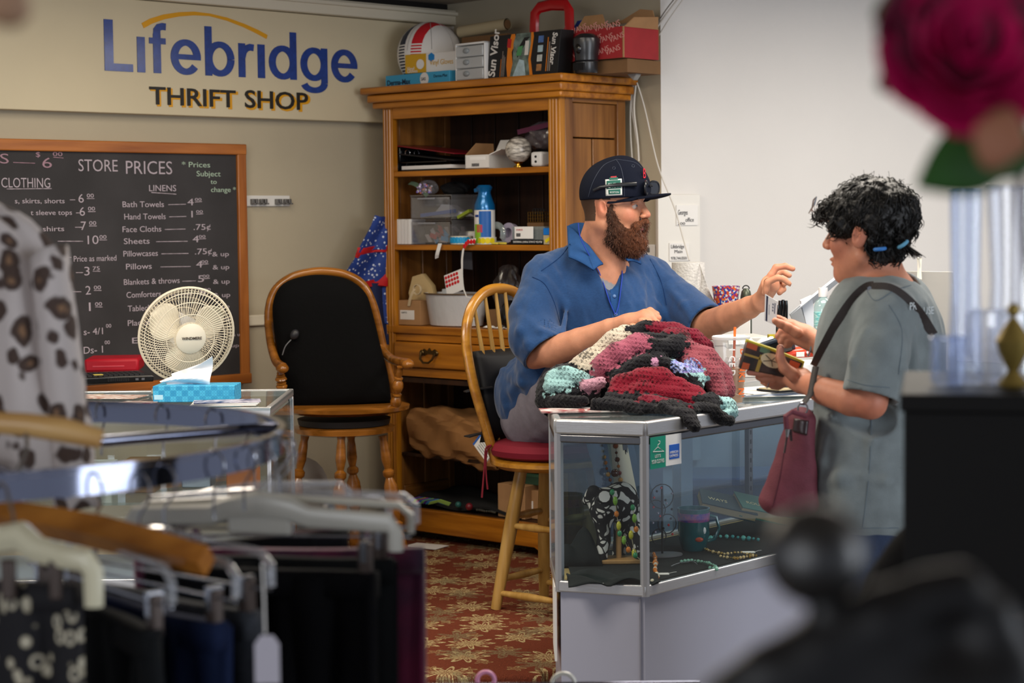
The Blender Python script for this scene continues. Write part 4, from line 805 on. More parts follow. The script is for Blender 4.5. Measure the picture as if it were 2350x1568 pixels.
# middle board carrying the bag
B().bb(.02,CW-.02,.06,CD-.02,rails['bot']+.215,rails['bot']+.229).o('lower_shelf', oakd, cab, bev=.002)
ZM=rails['bot']+.230
t=crumple_bag(930,1130,ZM,.03)
def flatp(u,v,w,h,b=.02): return (w*(u-.5), .004*math.sin(u*8)+b*u*v, h*(v-.5))
t=it('newspaper','folded newspaper with blue edge tipping out of the paper bag','newspaper',1095,1000,-.03,ZM+.01); t.location=P(1115,1022,7.15)
q=Matrix.Rotation(R(-12),3,'X')@Matrix.Rotation(R(38),3,'Y'); B().box((0,0,0),(.1,.006,.08),q).o('sheets',m_paper,t); B().box(q@Vector((-.046,-.004,.0)),(.008,.001,.08),q).o('blue_edge',M_('strip_blue','#2c62b8',.4),t)
for k in range(6): B().box(q@Vector((.01,-.0035,-.03+k*.009)),(.07,.0008,.003),q).o('print_line',M_('print_grey2','#8a8f92',.6),t)
B().box(q@Vector((.0,-.005,.03)),(.05,.003,.014),q).o('red_pen',red,t)
t=it('black_cloth','flat black cloth with striped knitted end spread over the cabinet bottom','cloth',925,1190,.03,Z4)
B().sheet(lambda u,v:(.02+.62*u,.01+.27*v,.012+.03*(v)*(1-u)+.012*math.sin(u*11+v*3)*math.sin(v*5+u*2)+.01),30,14,.01).o('cloth',M_('black_cloth','#121214',.9,bump=.4,bs=40),t)
sc=['#7d4aa5','#2e4fa8','#9fae4a','#b03a86','#3f6fc4','#7fc06b','#54308c','#3f8fc4','#9fbf5a']
for k in range(9): B().sheet(lambda u,v:(.03+.015*k+.012*u+.10*v*.9,.0+.0*v-.004+.03*v,.035-.02*abs(v-.5)*1.2-.006*math.cos(u*3)),3,8,.004).o('knit_stripe',M_('knit%d'%k,sc[k],.9,bump=.6,bs=200),t)
t=it('glass_bauble','teal ornament ball on the black cloth','ornament',1052,1182,.02,Z4+.02); B().ball((0,0,.012),.013,14).o('ball',M_('teal_ball','#245a55',.3),t)
t=it('glass_bauble','dark red ornament ball on the black cloth','ornament',1077,1184,.0,Z4+.02); B().ball((0,0,.014),.015,14).o('ball',M_('red_ball','#6f1d26',.3),t)
t=it('bead_string','string of small dark beads at the cloth edge','beads',1095,1187,.005,Z4+.02)
for k in range(12): B().ball((k*.009,.004*math.sin(k),.004),.005,8).o('bead',M_('bead_dark','#3a3a34',.3),t)
bx=[('plain brown cardboard carton in the cabinet bottom',1143,1195,62,80,.05,None),('brown carton marked in black with a green box on top',1197,1200,44,68,.09,'SH1'),('brown carton with two white labels beside the glass counter',1236,1203,60,68,.05,'SH1')]
for i,(lb,px,py,wp_,hp,ly,tx) in enumerate(bx):
    t=it('carton',lb,'box',px,py,ly,Z4); w=ln((px,py),(px+wp_,py),ly)[0]; h=ln((px,py),(px,py-hp),ly)[1]*.95; B().bb(0,w,0,.14,0,h).o('carton',card,t,bev=.002); B().bb(w*.42,w*.58,.0,.14,h,h+.0012).o('tape',M_('brown_tape','#8a6237',.4),t)
    if tx:
        B().bb(w*.1,w*.62,-.001,0,h*.3,h*.62).o('white_label',wht,t); lbl(tx,w*.14,h*.38,.026,ink,t,-.0016)
t=it('green_box','dark green tin box on top of the middle carton','tin',1200,1135,.10,Z4+.13); B().bb(0,.10,0,.09,0,.035).o('tin',M_('tin_green','#31513e',.5),t,bev=.003); B().bb(-.002,.102,-.002,.092,.03,.045).o('lid',M_('tin_green2','#3c6149',.5),t,bev=.003)
# starry blue gift sack between wall and cabinet
def starm():
    m=mat('star_cloth','#1d3a86',.7,bump=.1,bs=20); n,l=nodes(m); b=n['Principled BSDF']; tc=n.new('ShaderNodeTexCoord'); v=n.new('ShaderNodeTexVoronoi'); v.inputs['Scale'].default_value=60; l.new(tc.outputs['Object'],v.inputs['Vector'])
    r=n.new('ShaderNodeValToRGB'); l.new(v.outputs['Distance'],r.inputs[0]); r.color_ramp.elements[0].position=.22; r.color_ramp.elements[0].color=lin('#c9d3e6'); r.color_ramp.elements[1].position=.30; r.color_ramp.elements[1].color=lin('#1d3a86'); l.new(r.outputs[0],b.inputs['Base Color']); return m
t=thing('star_banner','blue fabric with white stars and red bands hanging behind the cabinet','fabric',P(865,505,8.02)); o_=t.location.copy()
stm=starm(); navy=M_('navy_cloth','#12204a',.8)
def q4(ps,m,nm,th=.012):
    v=[P(x,y,D)-o_ for x,y,D in ps]; B().sheet(lambda u,w_:(v[0].lerp(v[1],u)).lerp(v[3].lerp(v[2],u),w_)+Vector((0,-.012*math.sin(u*9+w_*2),0)),12,10,th).o(nm,m,t)
q4([(862,498,7.80),(905,495,7.88),(905,570,7.88),(820,578,7.74)],stm,'cloth_panel'); q4([(820,572,7.74),(905,550,7.88),(905,572,7.88),(815,590,7.74)],M_('band_red','#b8161e',.6),'red_band'); q4([(818,586,7.74),(905,568,7.88),(905,650,7.88),(784,640,7.74)],stm,'cloth_panel'); q4([(812,655,7.74),(905,625,7.88),(905,655,7.88),(826,662,7.74)],M_('band_red','#b8161e',.6),'red_band'); q4([(790,640,7.74),(905,655,7.88),(905,760,7.88),(860,720,7.80)],stm,'cloth_panel'); q4([(850,650,7.80),(905,650,7.88),(905,800,7.88),(872,780,7.80)],navy,'lining')
t=thing('paper_sheet','white sheet of paper on the carpet under the cabinet','paper',onz(985,1255,ZP+.003)); B().bb(-.09,.06,-.05,.05,0,.002).o('sheet',m_paper,t,rot=(0,0,R(-30)))
# ================================================================== glass counter with chamfered corner
ZC=1.02; ZG=.56
alu=mat('brushed_steel','#c6c7ca',.3,metal=.75,bump=.12,bs=30,stretch=(1,1,30)); alud=mat('dark_steel','#77787c',.3,metal=1,bump=.1,bs=30,stretch=(30,30,1))
Q1=onz(1273,962,ZC); Q2=onz(1481,968,ZC); Q0=onz(1260,931,ZC)
du=Vector((.66,.75,0)).normalized(); dn=Vector((-du.y,du.x,0)); Q3=Q2+du*2.3; Q4=Q0+du*2.15
def xy(p): return Vector((p.x,p.y,0))
Q=[xy(q) for q in (Q1,Q2,Q3,Q4,Q0)]
cs=thing('glass_counter','glass display counter with steel edges and chamfered corner, holding jewellery on dark cloth','display case',Q[1])
q=[p-Q[1] for p in Q]
pane=glass('pane',(.93,.96,.97),base=.045,rough=.0); topg=glass('top_glass',(.80,.87,.86),base=.10,rough=.02,op=.03); mirr=glass('tinted_pane',(.42,.56,.68),base=.10,rough=.02,op=.05)
def inset(poly,d):
    n=len(poly);o=[]
    for i in range(n):
        a=poly[i-1];b=poly[i];c=poly[(i+1)%n];e1=(b-a).normalized();e2=(c-b).normalized();n1=Vector((-e1.y,e1.x,0));n2=Vector((-e2.y,e2.x,0));bi=(n1+n2).normalized();o.append(b+bi*(d/max(bi.dot(n1),.3)))
    return o
pq=[(p.x,p.y) for p in q]; pin=[(p.x,p.y) for p in inset(q,.006)]; pin2=[(p.x,p.y) for p in inset(q,.02)]
B().prism(pin,ZC-.012,ZC-.003).o('top_glass',topg,cs)
def band(i,j,z0,z1,th,m,nm,out=0,bev=.004):
    a,b=q[i],q[j]; d=(b-a).normalized(); nn=Vector((-d.y,d.x,0)); L=(b-a).length
    B().prism([tuple((a+nn*(-out))[:2]),tuple((b+nn*(-out))[:2]),tuple((b+nn*th)[:2]),tuple((a+nn*th)[:2])],z0,z1).o(nm,m,cs,bev=bev)
for i in range(5):
    j=(i+1)%5
    band(i,j,ZC-.040,ZC,.018,alu,'top_edge',.004,.006); band(i,j,ZG,ZG+.03,.015,alu,'bottom_edge',.002)
    band(i,j,ZC-.062,ZC-.040,.012,alud,'glass_channel')
    if i!=2: band(i,j,ZG+.03,ZC-.062,.005,pane if i!=3 else mirr,'glass_pane',0,0)
for i in range(5):
    if i in(2,3): continue
    p=inset(q,.010)[i]; B().prism([(p.x+.013*math.cos(R(45*k+22)),p.y+.013*math.sin(R(45*k+22))) for k in range(8)],ZG,ZC-.03).o('corner_post',alu,cs)
# rear standards with shelf slots
for t_ in (.30,.95,1.6):
    p=(Q[4]-Q[1])+du*t_-dn*.03; ob=B().box((0,0,0),(.022,.016,ZC-ZG-.06)).o('shelf_standard',alud,cs,loc=(p.x,p.y,(ZC+ZG)/2),rot=(0,0,math.atan2(du.y,du.x)))
    for k in range(12): B().box((0,-.0085,-.17+k*.03),(.004,.002,.014)).o('slot',black,ob)
dk=mat('deck_cloth','#12181b',.9,bump=.3,bs=30); B().prism(pin2,ZG-.005,ZG+.018).o('deck',mat('deck_wood','#a08a5c',.6),cs); pin3=[(p.x,p.y) for p in inset(q,.045)]; B().prism(pin3,ZG+.019,ZG+.023).o('deck_cloth',dk,cs)
base_w=mat('counter_base','#a3a5b6',.35,coat=.3,bump=.03,bs=8); bp_=[(p.x,p.y) for p in inset(q,.012)]
B().prism(bp_,.001,ZG-.001).o('base',base_w,cs); a=q[0].lerp(q[1],.93); B().box((a.x,a.y+.008,ZG/2),(.003,.004,ZG-.01)).o('panel_joint',mat('joint_grey','#8d8d98',.5),cs)
B().box((q[0].x-.002,q[0].y+.12,ZG-.09),(.006,.22,.2)).o('side_card',wht,cs)
FL=Frame(Q[1],math.degrees(math.atan2(du.y,du.x)))
# round-cornered store stickers on the long pane
st=thing('window_sticker','green and white store sticker with hanger drawing on the counter glass','sticker',FL.o,FL.a)
YS=-.003
a=FL.hit(1492,1078,YS); b=FL.hit(1527,1003,YS); c_=FL.hit(1563,1000,YS); gs=M_('sticker_green','#0f8f78',.4); sw_=M_('sticker_white','#e6e9ec',.4)
B().bb(a[0],b[0],YS-.001,YS,a[1],b[1]+.004).o('green_half',gs,st); B().bb(b[0],c_[0],YS-.0008,YS,a[1]+.002,b[1]+.004).o('white_half',sw_,st)
bbx=FL.hit(1535,1055,YS); bc=FL.hit(1558,1018,YS); B().bb(bbx[0],bc[0],YS-.0016,YS,bbx[1],bc[1]).o('blue_card_mark',M_('card_blue','#1f5fc4',.4),st)
put_text('AMERICAN',FL,st,YS-.0018,(1537,1041),(1556,1040),(1537,1035),sw_,ext=.0002); put_text('EXPRESS',FL,st,YS-.0018,(1537,1049),(1556,1048),(1537,1043),sw_,ext=.0002)
hp=[(1510,1012),(1514,1013),(1513,1018),(1509,1021),(1509,1026),(1497,1037),(1523,1036),(1509,1026)]; B().tube([(FL.hit(x,y,YS)[0],YS-.0012,FL.hit(x,y,YS)[1]) for x,y in hp],.0009,5).o('hanger_drawing',sw_,st)
put_text("LET'S",FL,st,YS-.0012,(1503,1050),(1516,1050),(1503,1043),sw_,ext=.0002); put_text('YOUR CLOTHES',FL,st,YS-.0012,(1495,1064),(1524,1062),(1495,1055),sw_,ext=.0002)
# ------------------------------------------------------------------ jewellery and oddments inside
ZD=ZG+.024
def dk_(name,label,cat,px,py,group=None,rz=0,z=None): return thing(name,label,cat,onz(px,py,ZD if z is None else z),rz,group)
ivory=M_('ivory','#d8cdb8',.6)
t=dk_('necklace_bust','tall ivory display easel hung with amber bead necklaces, nearest the counter corner','jewellery stand',1440,1250); D_=t.location.y; o_=t.location
zt_=P(1420,1012,D_).z-ZD
B().sheet(lambda u,v:((-.055+.075*u)*(1-.25*v)-.02+.055*(1-v), .03*math.sin(u*PI)*-1+.0, zt_*v+.02),10,12,.006).o('easel_board',ivory,t); B().cyl((0,.05,0),(-.01,.0,zt_*.8),.005).bb(-.05,.06,-.02,.07,0,.012).o('easel_leg',ivory,t)
rd=random.Random(8); am=[M_('amber%d'%i,c,.2,coat=.5) for i,c in enumerate(('#7a3a16','#a5622a','#4a2412','#c08b4a','#6e2f2f'))]
def beads(t,pts,m,r0=.005,r1=.007,n=None,nm='bead',seed=1):
    rd=random.Random(seed); P_=[Vector(p) for p in pts]; B().tube(P_,.0007,4).o('string',black,t)
    L=[0]
    for a,b in zip(P_,P_[1:]): L.append(L[-1]+(b-a).length)
    n=n or int(L[-1]/(2*r1)); 
    for k in range(n):
        d=L[-1]*(k+.5)/n; i=max(j for j in range(len(L)-1) if L[j]<=d+1e-9); f=(d-L[i])/max(L[i+1]-L[i],1e-6); B().ball(P_[i].lerp(P_[i+1],f),(r0+rd.random()*(r1-r0)),8).o(nm,rd.choice(m),t)
t2=thing('bead_necklace','amber and brown bead necklace hanging on the ivory easel','necklace',P(1405,1070,D_-.02)); o_=t2.location
px_=lambda L,D:[P(x,y,D)-o_ for x,y in L]
beads(t2,px_([(1378,1016),(1384,1040),(1390,1065),(1396,1090),(1405,1115),(1404,1135)],D_-.03),am,.004,.008)
beads(t2,px_([(1412,1016),(1415,1045),(1420,1075),(1425,1110),(1420,1140)],D_-.03),am,.004,.009,seed=2); B().ball(P(1411,1086,D_-.035)-o_,.012,12).o('large_bead',am[2],t2)
def floral():
    m=mat('floral_cloth','#e3e0da',.8); n,l=nodes(m); b=n['Principled BSDF']; tc=n.new('ShaderNodeTexCoord'); ns=n.new('ShaderNodeTexNoise'); ns.inputs['Scale'].default_value=14; l.new(tc.outputs['Object'],ns.inputs['Vector'])
    mx=n.new('ShaderNodeMixRGB'); mx.blend_type='ADD'; mx.inputs[0].default_value=.09; l.new(tc.outputs['Object'],mx.inputs[1]); l.new(ns.outputs['Color'],mx.inputs[2])
    v=n.new('ShaderNodeTexVoronoi'); v.feature='DISTANCE_TO_EDGE'; v.inputs['Scale'].default_value=32; l.new(mx.outputs[0],v.inputs['Vector']); w=n.new('ShaderNodeTexWave'); w.wave_type='RINGS'; w.inputs['Scale'].default_value=9; w.inputs['Distortion'].default_value=9; l.new(mx.outputs[0],w.inputs[0])
    mm=n.new('ShaderNodeMath'); mm.operation='MULTIPLY'; l.new(v.outputs['Distance'],mm.inputs[0]); l.new(w.outputs[1],mm.inputs[1])
    r=n.new('ShaderNodeValToRGB'); l.new(mm.outputs[0],r.inputs[0]); r.color_ramp.elements[0].position=.08; r.color_ramp.elements[0].color=lin('#15151a'); r.color_ramp.elements[1].position=.11; r.color_ramp.elements[1].color=lin('#d9d6d0'); l.new(r.outputs[0],b.inputs['Base Color']); return m
flo=floral()
t=dk_('cloth_elephant','black and white floral cloth elephant draped with bright bead necklace','figurine',1420,1290); D_=t.location.y; e_=thing
s=Sdf(); K=lambda x,y,d=0:P(x,y,D_+d)
s.ell(K(1388,1160),(.045,.045,.05),k=.02).ell(K(1425,1150,.04),(.05,.05,.055),k=.03).ell(K(1445,1200,.05),(.035,.04,.06),k=.03)
s.cone(K(1382,1180,-.01),K(1386,1240,-.01),.026,.018,k=.02).cone(K(1386,1240,-.01),K(1376,1290,-.02),.018,.02,k=.01)   # trunk and front leg
s.cone(K(1450,1220,.02),K(1478,1290,-.02),.024,.02,k=.02).cone(K(1425,1210,.06),K(1420,1290,.06),.02,.02,k=.02).cone(K(1362,1130,-.01),K(1345,1150,0),.02,.012,k=.01)
s.cone(K(1350,1318,-.05),K(1400,1322,-.06),.012,.012,k=.01).cone(K(1330,1325,-.03),K(1360,1318,-.05),.01,.012,k=.01)
ob=s.obj('body',flo,.005,None); ob.parent=t; ob.matrix_parent_inverse=Matrix.Translation(-t.location)
B().ball(K(1385,1145,-.043)-t.location,(.02,.006,.014),10).o('brow_patch',black,t); B().lathe([(0,0),(.016,0),(.016,.003),(0,.003)],K(1387,1140,-.052)-t.location,10,Matrix.Rotation(PI/2,3,'X')).o('white_tag',wht,t)
B().bb(-.05,.06,-.04,.04,0,.012).o('wood_stand',M_('pine','#b58a55',.5,var=.1,vs=6,stretch=(12,1,1)),t,bev=.003); B().cyl((.0,.0,.012),(.0,.0,.09),.008).o('wood_post',_M['pine'],t)
t2=thing('bead_necklace','green, yellow and orange bead necklace draped over the cloth elephant','necklace',K(1440,1180,-.05)); o_=t2.location
gm=[M_('bead_green','#2f8f5a',.2,coat=.6),M_('bead_yellow','#c9c233',.2,coat=.6),M_('bead_orange','#d77a22',.2,coat=.6),M_('bead_lime','#7fb03a',.2,coat=.6)]
def big(L,D):
    Lp=[P(x,y,D)-o_ for x,y in L]; B().tube(Lp,.001,4).o('string',M_('cord','#b9ad8c',.7),t2)
    for i,p in enumerate(Lp): B().ball(p,(.007,.006,.009+.004*(i%2)),10).o('bead',gm[(i*7)%4],t2)
big([(1405,1130),(1412,1150),(1415,1180),(1420,1207),(1422,1225),(1432,1240),(1442,1262),(1455,1270)],D_-.055); big([(1452,1165),(1456,1190),(1460,1215),(1448,1228),(1458,1275),(1475,1290),(1503,1292),(1495,1325)],D_-.06)
for (x,y,D__,c__,lb) in ((1400,1345,0,'deck','rumpled dark cloth lying at the front corner of the counter deck'),):
    t=dk_('display_cloth',lb,'cloth',x,y); B().sheet(lambda u,v:(-.11+.24*u,-.02+.16*v,.003+.022*abs(math.sin(u*7+v*3)*math.sin(v*5+u*2))),26,18,.003).o('cloth',M_('cloth_deepgreen','#10181a',.9,bump=.3,bs=60),t,smooth=180)
t=dk_('display_cloth','black cloth bundle piled against the left post inside the counter','cloth',1325,1300); B().sheet(lambda u,v:((-.05+.12*u),.0+.12*v,.08*math.sin(PI*u)**.5*math.sin(PI*v)**.7*(1+.3*math.sin(u*9+v*4))),16,12,.004).o('cloth',M_('cloth_deepgreen','#10181a',.9),t,smooth=180)
t=dk_('earring_stand','black wire earring stand hung with small jewels','jewellery stand',1520,1275,rz=.3); q_=B(); h=.2
for i,(cx,cz_,rr) in enumerate(((.0,.17,.035),(-.02,.13,.03),(.015,.09,.028),(-.01,.055,.022))): q_.tube([(cx+rr*math.cos(a),0,cz_+rr*math.sin(a)) for a in np.linspace(0,2*PI,16)[:-1]],.0016,5,closed=True)
q_.o('wire_scroll',black,t); B().cyl((0,0,0),(0,0,.2),.003).o('post',black,t); B().lathe([(.0,0),(.06,0),(.06,.004),(0,.006)],(0,0,0),24,sy=.7).o('base_plate',M_('grey_plate','#6d6a6c',.4),t)
for k in range(16): B().ball((.03*math.cos(k*2.4),-.004,.06+.009*k),.004,6).o('jewel',[red,M_('crystal','#b9b3c9',.1,metal=.6),M_('jet','#1c1c22',.1)][k%3],t)
t=dk_('ceramic_mug','teal ceramic mug with painted band and handle inside the counter','mug',1592,1262); r=.045; D_=t.location.y; h=P(1592,1166,D_).z-ZD
teal=M_('teal_glaze','#0f5257',.15,coat=.8); B().lathe([(r*.75,0),(r*.8,.003),(r*1.02,h*.4),(r,h*.7),(r*1.05,h),(r*.97,h),(r*.9,h*.5),(0,.01)],(0,0,0),32).o('cup',teal,t)
B().lathe([(r*1.012,h*.70),(r*1.03,h*.75),(r*1.05,h*.86),(r*1.056,h*.9)],(0,0,0),32).o('painted_band',M_('band_violet','#35348f',.3,col2='#a2577a',vs=60),t); B().tube([(r*.95,0,h*.82),(r*1.45,0,h*.78),(r*1.65,0,h*.52),(r*1.35,0,h*.25),(r*.9,0,h*.2)],.005,8).o('handle',teal,t)
B().ball((.012,-r*.98,h*.3),(.012,.003,.007),10).o('price_dot',M_('fish_orange','#b5452a',.3),t); B().ball((.027,-r*.78,h*.5),(.006,.004,.011),8).o('white_dot',wht,t)
def book(label,p,q_,wd,th,c,tilt,an,txt):
    t=thing('book',label,'book',p,an); m=Matrix.Rotation(R(tilt),4,'Y'); b=B().bb(0,q_,0,wd,0,th).o('pages',M_('book_pages','#9b8a66',.8),t,bev=.001); c1=B().bb(-.002,q_+.002,-.003,wd,th,th+.003).bb(-.002,q_+.002,-.003,wd,-.003,0).o('cover',M_('cover_'+c,c,.4),t)
    c1=text(txt,.022,M_('gold_print','#c9bd92',.5),t,loc=(.02,.03,th+.0035),rot=(0,0,0),ext=.0002); t.rotation_euler=(R(20),R(tilt),an); return t
book('dark grey covered book leaning beside the teal mug',onz(1608,1192,ZD+.06)+Vector((0,0,.03)),.17,.09,.022,'#2f4046',14,.1,'WAYS'); book('green covered book lying right of the dark one',onz(1700,1215,ZD+.03)+Vector((0,.02,.04)),.20,.10,.026,'#3a6b5f',14,.25,'ROUTES')
def strand(label,L,cols,r0,r1,seed,z=ZD+.006,cat='necklace',nm='bead_necklace'):
    p0=onz(*L[len(L)//2],z); t=thing(nm,label,cat,p0); pts=[]
    Lp=[onz(x,y,z)-p0 for x,y in L]
    for i in range(len(Lp)-1):
        for k in range(4): pts.append(Lp[i].lerp(Lp[i+1],k/4)+Vector((0,0,.001*math.sin(i*3+k))))
    beads(t,pts+[Lp[-1]],cols,r0,r1,seed=seed); return t
tq=[M_('turq','#3f8f90',.3),M_('turq2','#5fa8a0',.3)]; gd=[M_('gold2','#b39455',.25,metal=.9),M_('tan_bead','#c2a878',.5)]
strand('turquoise bead necklace stretched along the rear of the counter deck',[(1600,1240),(1612,1238),(1640,1232),(1680,1232),(1720,1236),(1745,1240)],tq,.004,.009,3); strand('gold chain necklace tangled in front of the turquoise one',[(1605,1255),(1630,1265),(1665,1272),(1700,1268),(1735,1275),(1690,1282),(1650,1276)],gd,.003,.006,4)
strand('pale green bead bracelet at the front of the counter deck',[(1560,1290),(1590,1286),(1615,1290),(1640,1298),(1645,1306),(1625,1303)],[M_('pale_green','#7fae9c',.3)],.003,.006,5); strand('thin silver chain crossing the front of the deck',[(1540,1300),(1560,1292),(1590,1288),(1600,1296)],[M_('silver','#b9bcc2',.2,metal=1)],.0015,.002,6)
strand('orange and cream bead string behind the steel corner post',[(1500,1270),(1505,1290),(1503,1310),(1510,1325),(1495,1335)],[gm[2],ivory],.004,.008,7)
for i,(x,y,lb) in enumerate(((1718,1268,'white price tag on the gold chain'),(1520,1318,'black and white patterned tag at the deck front'))):
    t=dk_('price_tag',lb,'tag',x,y); B().bb(-.018,.018,-.012,.012,0,.0015).o('card',wht,t); B().tube([(.016,0,.001),(.03,.005,.004),(.04,.02,.002)],.0006,4).o('string',wht,t)
# ------------------------------------------------------------------ left glass counter
L1=onz(622,935,ZC); L2=onz(672,893,ZC)
lc=thing('glass_counter','glass display counter with steel frame under the fan and laptop at left','display case',(-.69,L1.y,0)); dL=L2.y-L1.y; XL=-1.5
B().bb(XL,0,0,dL,ZC-.01,ZC-.002).o('top_glass',topg,lc)
for nm,b in (('top_edge',(XL,0,0,.014,ZC-.03,ZC)),('top_edge',(-.014,0,0.015,dL-.015,ZC-.022,ZC+.001)),('top_edge',(XL,0,dL-.014,dL,ZC-.022,ZC+.001)),('bottom_edge',(XL,0,0,.014,.5,.53)),('bottom_edge',(-.014,0,.015,dL,.5,.53)),('corner_post',(-.013,0,0,.013,.53,ZC-.03)),('corner_post',(-.013,0,dL-.013,dL,.53,ZC-.022))): B().bb(*b).o(nm,alu,lc,bev=.003)
B().bb(XL,-.013,.001,.005,.53,ZC-.03).o('glass_pane',pane,lc); B().bb(-.005,-.001,.014,dL-.014,.53,ZC-.03).o('glass_pane',pane,lc); B().bb(XL,-.014,dL-.006,dL-.002,.53,ZC-.03).o('glass_pane',pane,lc)
B().bb(XL,0,0,dL,.001,.5).o('base',base_w,lc); B().bb(XL,-.02,.02,dL-.02,.74,.748).o('glass_shelf',topg,lc)
for k in range(5):
    t=thing('trinket_box',['small brown box on the glass shelf under the tissue box','white cup shaped box on the glass shelf of the left counter','wooden box on the shelf beside the steel post','grey tin on the shelf below the fan','orange box on the glass shelf at the counter end'][k],'box',(-1.45+k*.15,L1.y+.2+.1*(k%2),.749)); B().bb(0,.09,0,.09,0,.05+.02*(k%3)).o('box',[cardd,wht,cardd,M_('tin_grey','#7d8084',.3,metal=.5),M_('box_orange','#b5652a',.6)][k],t,bev=.004); B().bb(-.002,.092,-.002,.092,.05+.02*(k%3),.058+.02*(k%3)).o('lid',[card,M_('white_shell','#e8e7e6',.35),card,wht,card][k],t,bev=.002)
# tissue box
t=thing('tissue_box','light blue patterned tissue box with a white tissue pulled up','tissue box',onz(351,924,ZC+.002),R(-2)); w=(onz(541,917,ZC)-onz(381,926,ZC)).length; tb=thing
def tissm():
    m=mat('tissue_blue','#2f9fd0',.5); n,l=nodes(m); b=n['Principled BSDF']; tc=n.new('ShaderNodeTexCoord'); mp=n.new('ShaderNodeMapping'); mp.inputs['Scale'].default_value=(1,1,1); l.new(tc.outputs['Object'],mp.inputs[0]); k=n.new('ShaderNodeTexChecker'); k.inputs['Scale'].default_value=58; l.new(mp.outputs[0],k.inputs[0]); k.inputs[1].default_value=lin('#45b2dc'); k.inputs[2].default_value=lin('#2a93c4')
    v=n.new('ShaderNodeTexVoronoi'); v.inputs['Scale'].default_value=116; v.inputs['Randomness'].default_value=0; l.new(mp.outputs[0],v.inputs['Vector']); r=n.new('ShaderNodeValToRGB'); l.new(v.outputs['Distance'],r.inputs[0]); e=r.color_ramp.elements; e[0].position=.25;e[0].color=(0,0,0,1);e[1].position=.33;e[1].color=(1,1,1,1);q=e.new(.42);q.color=(0,0,0,1)
    mx=n.new('ShaderNodeMixRGB'); l.new(r.outputs[0],mx.inputs[0]); l.new(k.outputs[0],mx.inputs[1]); mx.inputs[2].default_value=lin('#1c6f9c'); l.new(mx.outputs[0],b.inputs['Base Color']); return m
hh=.048; B().bb(0,w*1.12,0,.115,0,hh).o('carton',tissm(),t,bev=.002); B().bb(.004,.03,-.0006,0,.008,.022).o('small_label',M_('pale_blue','#a8d4e8',.5),t)
def tis(u,v):
    x=.03+.13*u+.03*v*u; z=hh+(.01+.075*u)*v*(1-.15*math.sin(u*3)); y=.055+.02*math.sin(u*6)*v+.014*math.sin(v*6+u*4); return (x-.02*v,y,z)
B().sheet(tis,18,12,.001).o('tissue',M_('tissue_white','#f4f3f5',.8),t,smooth=30)
B().sheet(lambda u,v:(.05+.09*u-.01*v,.075+.012*math.sin(u*8),hh+(.03+.03*u)*v),12,8,.001).o('tissue',_M['tissue_white'],t,smooth=30)
# flyers on the counter
t=thing('flyer_stack','stack of dark blue printed flyers in front of the tissue box','flyers',onz(440,934,ZC+.002),R(6)); 
for k in range(4): B().box((.09+.003*k,.035,.002+.003*k),(.19,.09,.002),Matrix.Rotation(R(k*2-3),3,'Z')).o('flyer',[m_paper,M_('flyer_blue','#1d3263',.4,col2='#c7c3d3',vs=40)][k==3],t)
t=thing('flyer','white flyer with red print lying at the left end of the counter','flyer',onz(250,912,ZC+.002),R(-12)); B().bb(-.13,.1,-.05,.07,0,.002).o('sheet',mat('flyer_print','#ece6e2',.5,col2='#b07a6a',vs=46,detail=8),t)
t=thing('flyer','second white flyer with red corner right of the first','flyer',onz(318,926,ZC+.003),R(-15)); B().bb(-.06,.04,-.03,.05,0,.002).o('sheet',_M['flyer_print'],t); B().box((.035,-.02,.003),(.02,.02,.001)).o('red_corner',red,t)
# laptop
t=thing('laptop','open black laptop seen from its side on the left counter','laptop',onz(205,882,ZC+.003),R(20)); 
B().bb(-.03,.21,0,.24,0,.022).o('base',blackg,t,bev=.004); 
for i in range(11):
    for j in range(5): B().bb(.0+i*.017,.014+i*.017,.03+j*.03,.052+j*.03,.022,.025).o('key',M_('key_dark','#242428',.5),t)
q=Matrix.Rotation(R(-8),3,'Y'); B().box(q@Vector((-.035,.12,.135))+Vector((.0,0,.01)),(.014,.245,.24),q).o('screen_lid',blackg,t,bev=.003); B().box(q@Vector((-.026,.12,.135))+Vector((.0,0,.01)),(.002,.22,.2),q).o('display',M_('screen_off','#0c0c0f',.1),t)
for k in range(2): B().bb(.15+.02*k,.16+.02*k,-.001,.0,.007,.014).o('port',M_('port_grey','#6b6b70',.4,metal=.5),t)
for k in range(12): B().bb(.06+.006*k,.063+.006*k,-.0006,.0,.006,.016).o('vent_slot',black,t)
B().bb(.02,.05,.03,.06,.0255,.0275).o('yellow_note',M_('note_yellow','#c9b65a',.7),t); B().bb(-.03,.21,-.0008,0,.017,.019).o('trim_line',M_('chrome','#c8c8cc',.15,metal=1),t)
t=thing('red_case','flat bright red case behind the laptop on the left counter','case',onz(193,858,ZC)+Vector((0,.0,.003)),R(5)); B().bb(0,.19,0,.2,0,.048).o('body',M_('red_cloth','#b30f26',.5),t,bev=.01); B().bb(.03,.14,-.001,.0,.02,.024).o('zip',M_('zip_pink','#d9505e',.4),t)
